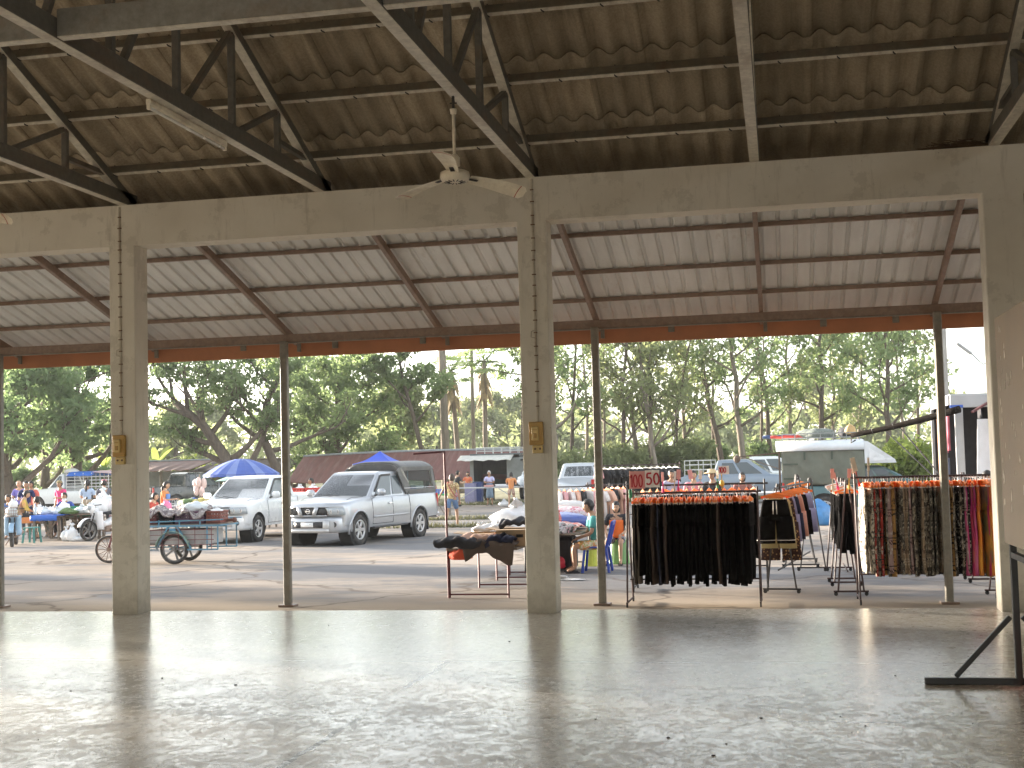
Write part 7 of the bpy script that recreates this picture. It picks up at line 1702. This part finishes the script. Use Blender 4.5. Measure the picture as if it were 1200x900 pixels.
person('person in a red shirt half hidden behind the young man in navy', gy(37, 39.6, G), FZ, 1.66, 'stand', ('down','fwd'), 0, 'a', 'short', top=C_('coral_shirt', (.58,.14,.11)), bottom=DKCL)
person('seated person in a yellow and purple batik shirt at the far left', gy(24, 35.6, G), -PI*.35, 1.60, 'sit', ('lap','lap'), .28, 'b', 'short', top=pattern('batik', 'tiedye', ((.62,.50,.08), (.14,.06,.12), (.58,.18,.16)), 3), topkind='long', bottom=DKCL, seat=.62, nod=-.3)
person('seated man in navy with his back turned in front of the basin', gy(42, 35.9, G), 0.0, 1.58, 'sit', ('lap','lap'), .1, 'a', 'short', top=C_('navy_back', (.04,.06,.13)), bottom=C_('olive_trs', (.12,.14,.12)), seat=.42)
person('person in a dark jacket mostly hidden by the leftmost canopy post', gy(12, 36.0, G), FZ, 1.58, 'sit', ('lap','lap'), .2, 'a', 'short', top=C_('blue_jacket', (.10,.16,.34)), bottom=DKCL, seat=.5)
# ------------------------------------------------------------------ display board inside the pavilion
PLY = M('painted_plywood', (.27,.215,.16), .65, 0, .10, 2, .1, dirt=(.34,.24,.17), dirtamt=.4); BLKST = M('black_steel', (.022,.020,.018), .45, .1, .3, 9)
bd = thing('display_board', 'peeling tan display board on a black steel stand at the right edge', 'display board', (1.56, 9.8, 0))
b = MB(); b.box((-.035, -1.0, 1.77), (.02, 2.1, 1.58), .003)
rg2 = random.Random(8)
b.mi = 1
for k in range(34):
    y = -.05 - 1.0*rg2.random()**1.3; z = 1.05+1.45*rg2.random(); s = .006+.012*rg2.random(); b.prism([(0,0),(s*2,-s),(s*1.6,s*3),(s*.3,s*4.5*rg2.random()+s)], (-.0475, y, z), (0,1,0), (0,0,1), .002)
b.build('panel', [PLY, M('bare_patch', (.66,.60,.52), .8)], bd)
b = MB(); b.box((0, 0, .90), (.045, .045, 1.72), .004); b.build('post', BLKST, bd)
b = MB(); b.box((.02, .0, .025), (1.30, .045, .045), .004); b.build('foot', BLKST, bd)
for s in (-1, 1): b = MB(); b.bar((s*.04, 0, .47), (s*.42, 0, .055), .035, .035, bev=.004); b.build('brace', BLKST, bd)
b = MB(); b.bar((0, -.03, .90), (0, -2.0, .90), .04, .04); b.box((0, -2.0, .90), (.045, .045, 1.72), .004); b.build('back_frame', BLKST, bd)
bag('pink plastic bag leaning on the foot of the display board', (1.72, 9.55, 0), (.15,.2,.26), M('bag_pale_pink', (.66,.30,.27), .3, 0, .15, 8), 120)
# crumbs and dead leaves on the pavilion floor
CRUMB = M('crumb', (.03,.02,.018), .9)
for i, (px, py) in enumerate([(998, 859), (1014, 851), (892, 842), (936, 796), (851, 872), (836, 886), (1140, 848), (698, 843), (783, 865), (131, 843), (83, 810), (190, 795), (263, 866), (385, 733), (597, 752), (985, 840), (1049, 792), (276, 803), (45, 867)]):
    q = gp(px, py, 0); b = MB(); b.smooth = True; s = .004+.0025*(i % 3); b.ell((0, 0, s*.4), (s*1.5, s, s*.5), 7, 5); tag(b.build('dead_leaf', CRUMB, None, (q.x, q.y, 0), i*1.3), 'dark crumb of dead leaf lying on the concrete floor', 'leaf litter', 'dark crumbs on the concrete floor')
# ------------------------------------------------------------------ light and sky
w = bpy.data.worlds.new('World'); sc.world = w; w.use_nodes = True
nt = w.node_tree; bg = nt.nodes['Background']
sky = nt.nodes.new('ShaderNodeTexSky'); sky.sky_type = 'NISHITA'; sky.sun_disc = False
SUN_EL = math.radians(7.5); SDIR = Vector((-.915, .403, 0)).normalized()
sky.sun_elevation = SUN_EL
sky.sun_rotation = math.atan2(SDIR.x, SDIR.y)
sky.altitude = 0; sky.air_density = 1.0; sky.dust_density = 1.5; sky.ozone_density = 1.5
hs = nt.nodes.new('ShaderNodeHueSaturation'); hs.inputs['Saturation'].default_value = .32
nt.links.new(sky.outputs[0], hs.inputs['Color']); nt.links.new(hs.outputs[0], bg.inputs[0])
bg.inputs[1].default_value = .15
sl = bpy.data.lights.new('sun', 'SUN'); so = bpy.data.objects.new('sun', sl); COL.objects.link(so)
sl.energy = 3.8; sl.angle = math.radians(1.8); sl.color = (1.0, .88, .73)
d = Vector((SDIR.x*math.cos(SUN_EL), SDIR.y*math.cos(SUN_EL), math.sin(SUN_EL)))
so.rotation_euler = (-d).to_track_quat('-Z', 'Y').to_euler()
vs = sc.view_settings; vs.view_transform = 'Standard'; vs.look = 'None'; vs.gamma = 1; vs.use_curve_mapping = False
vs.exposure = 2.75
sc.render.engine = 'CYCLES'
c = sc.cycles; c.max_bounces = 10; c.diffuse_bounces = 6; c.glossy_bounces = 5; c.transparent_max_bounces = 16; c.transmission_bounces = 6; c.volume_bounces = 0
c.use_denoising = True
try: c.denoiser = 'OPENIMAGEDENOISE'
except Exception: pass
c.sample_clamp_indirect = 6

# the smoky morning air
t = NT('smoky_air'); v = t.n('ShaderNodeVolumePrincipled'); v.inputs['Color'].default_value = (.93, .95, .96, 1); v.inputs['Density'].default_value = .00042
v.inputs['Anisotropy'].default_value = .1
t.l(v.outputs[0], t.out.inputs['Volume'])
b = MB(); b.box((0, 250, 9.0), (1240, 1160, 21.0)); tag(b.build('haze', t.m), 'thin smoky haze filling the air over the yard', 'haze', kind='stuff')
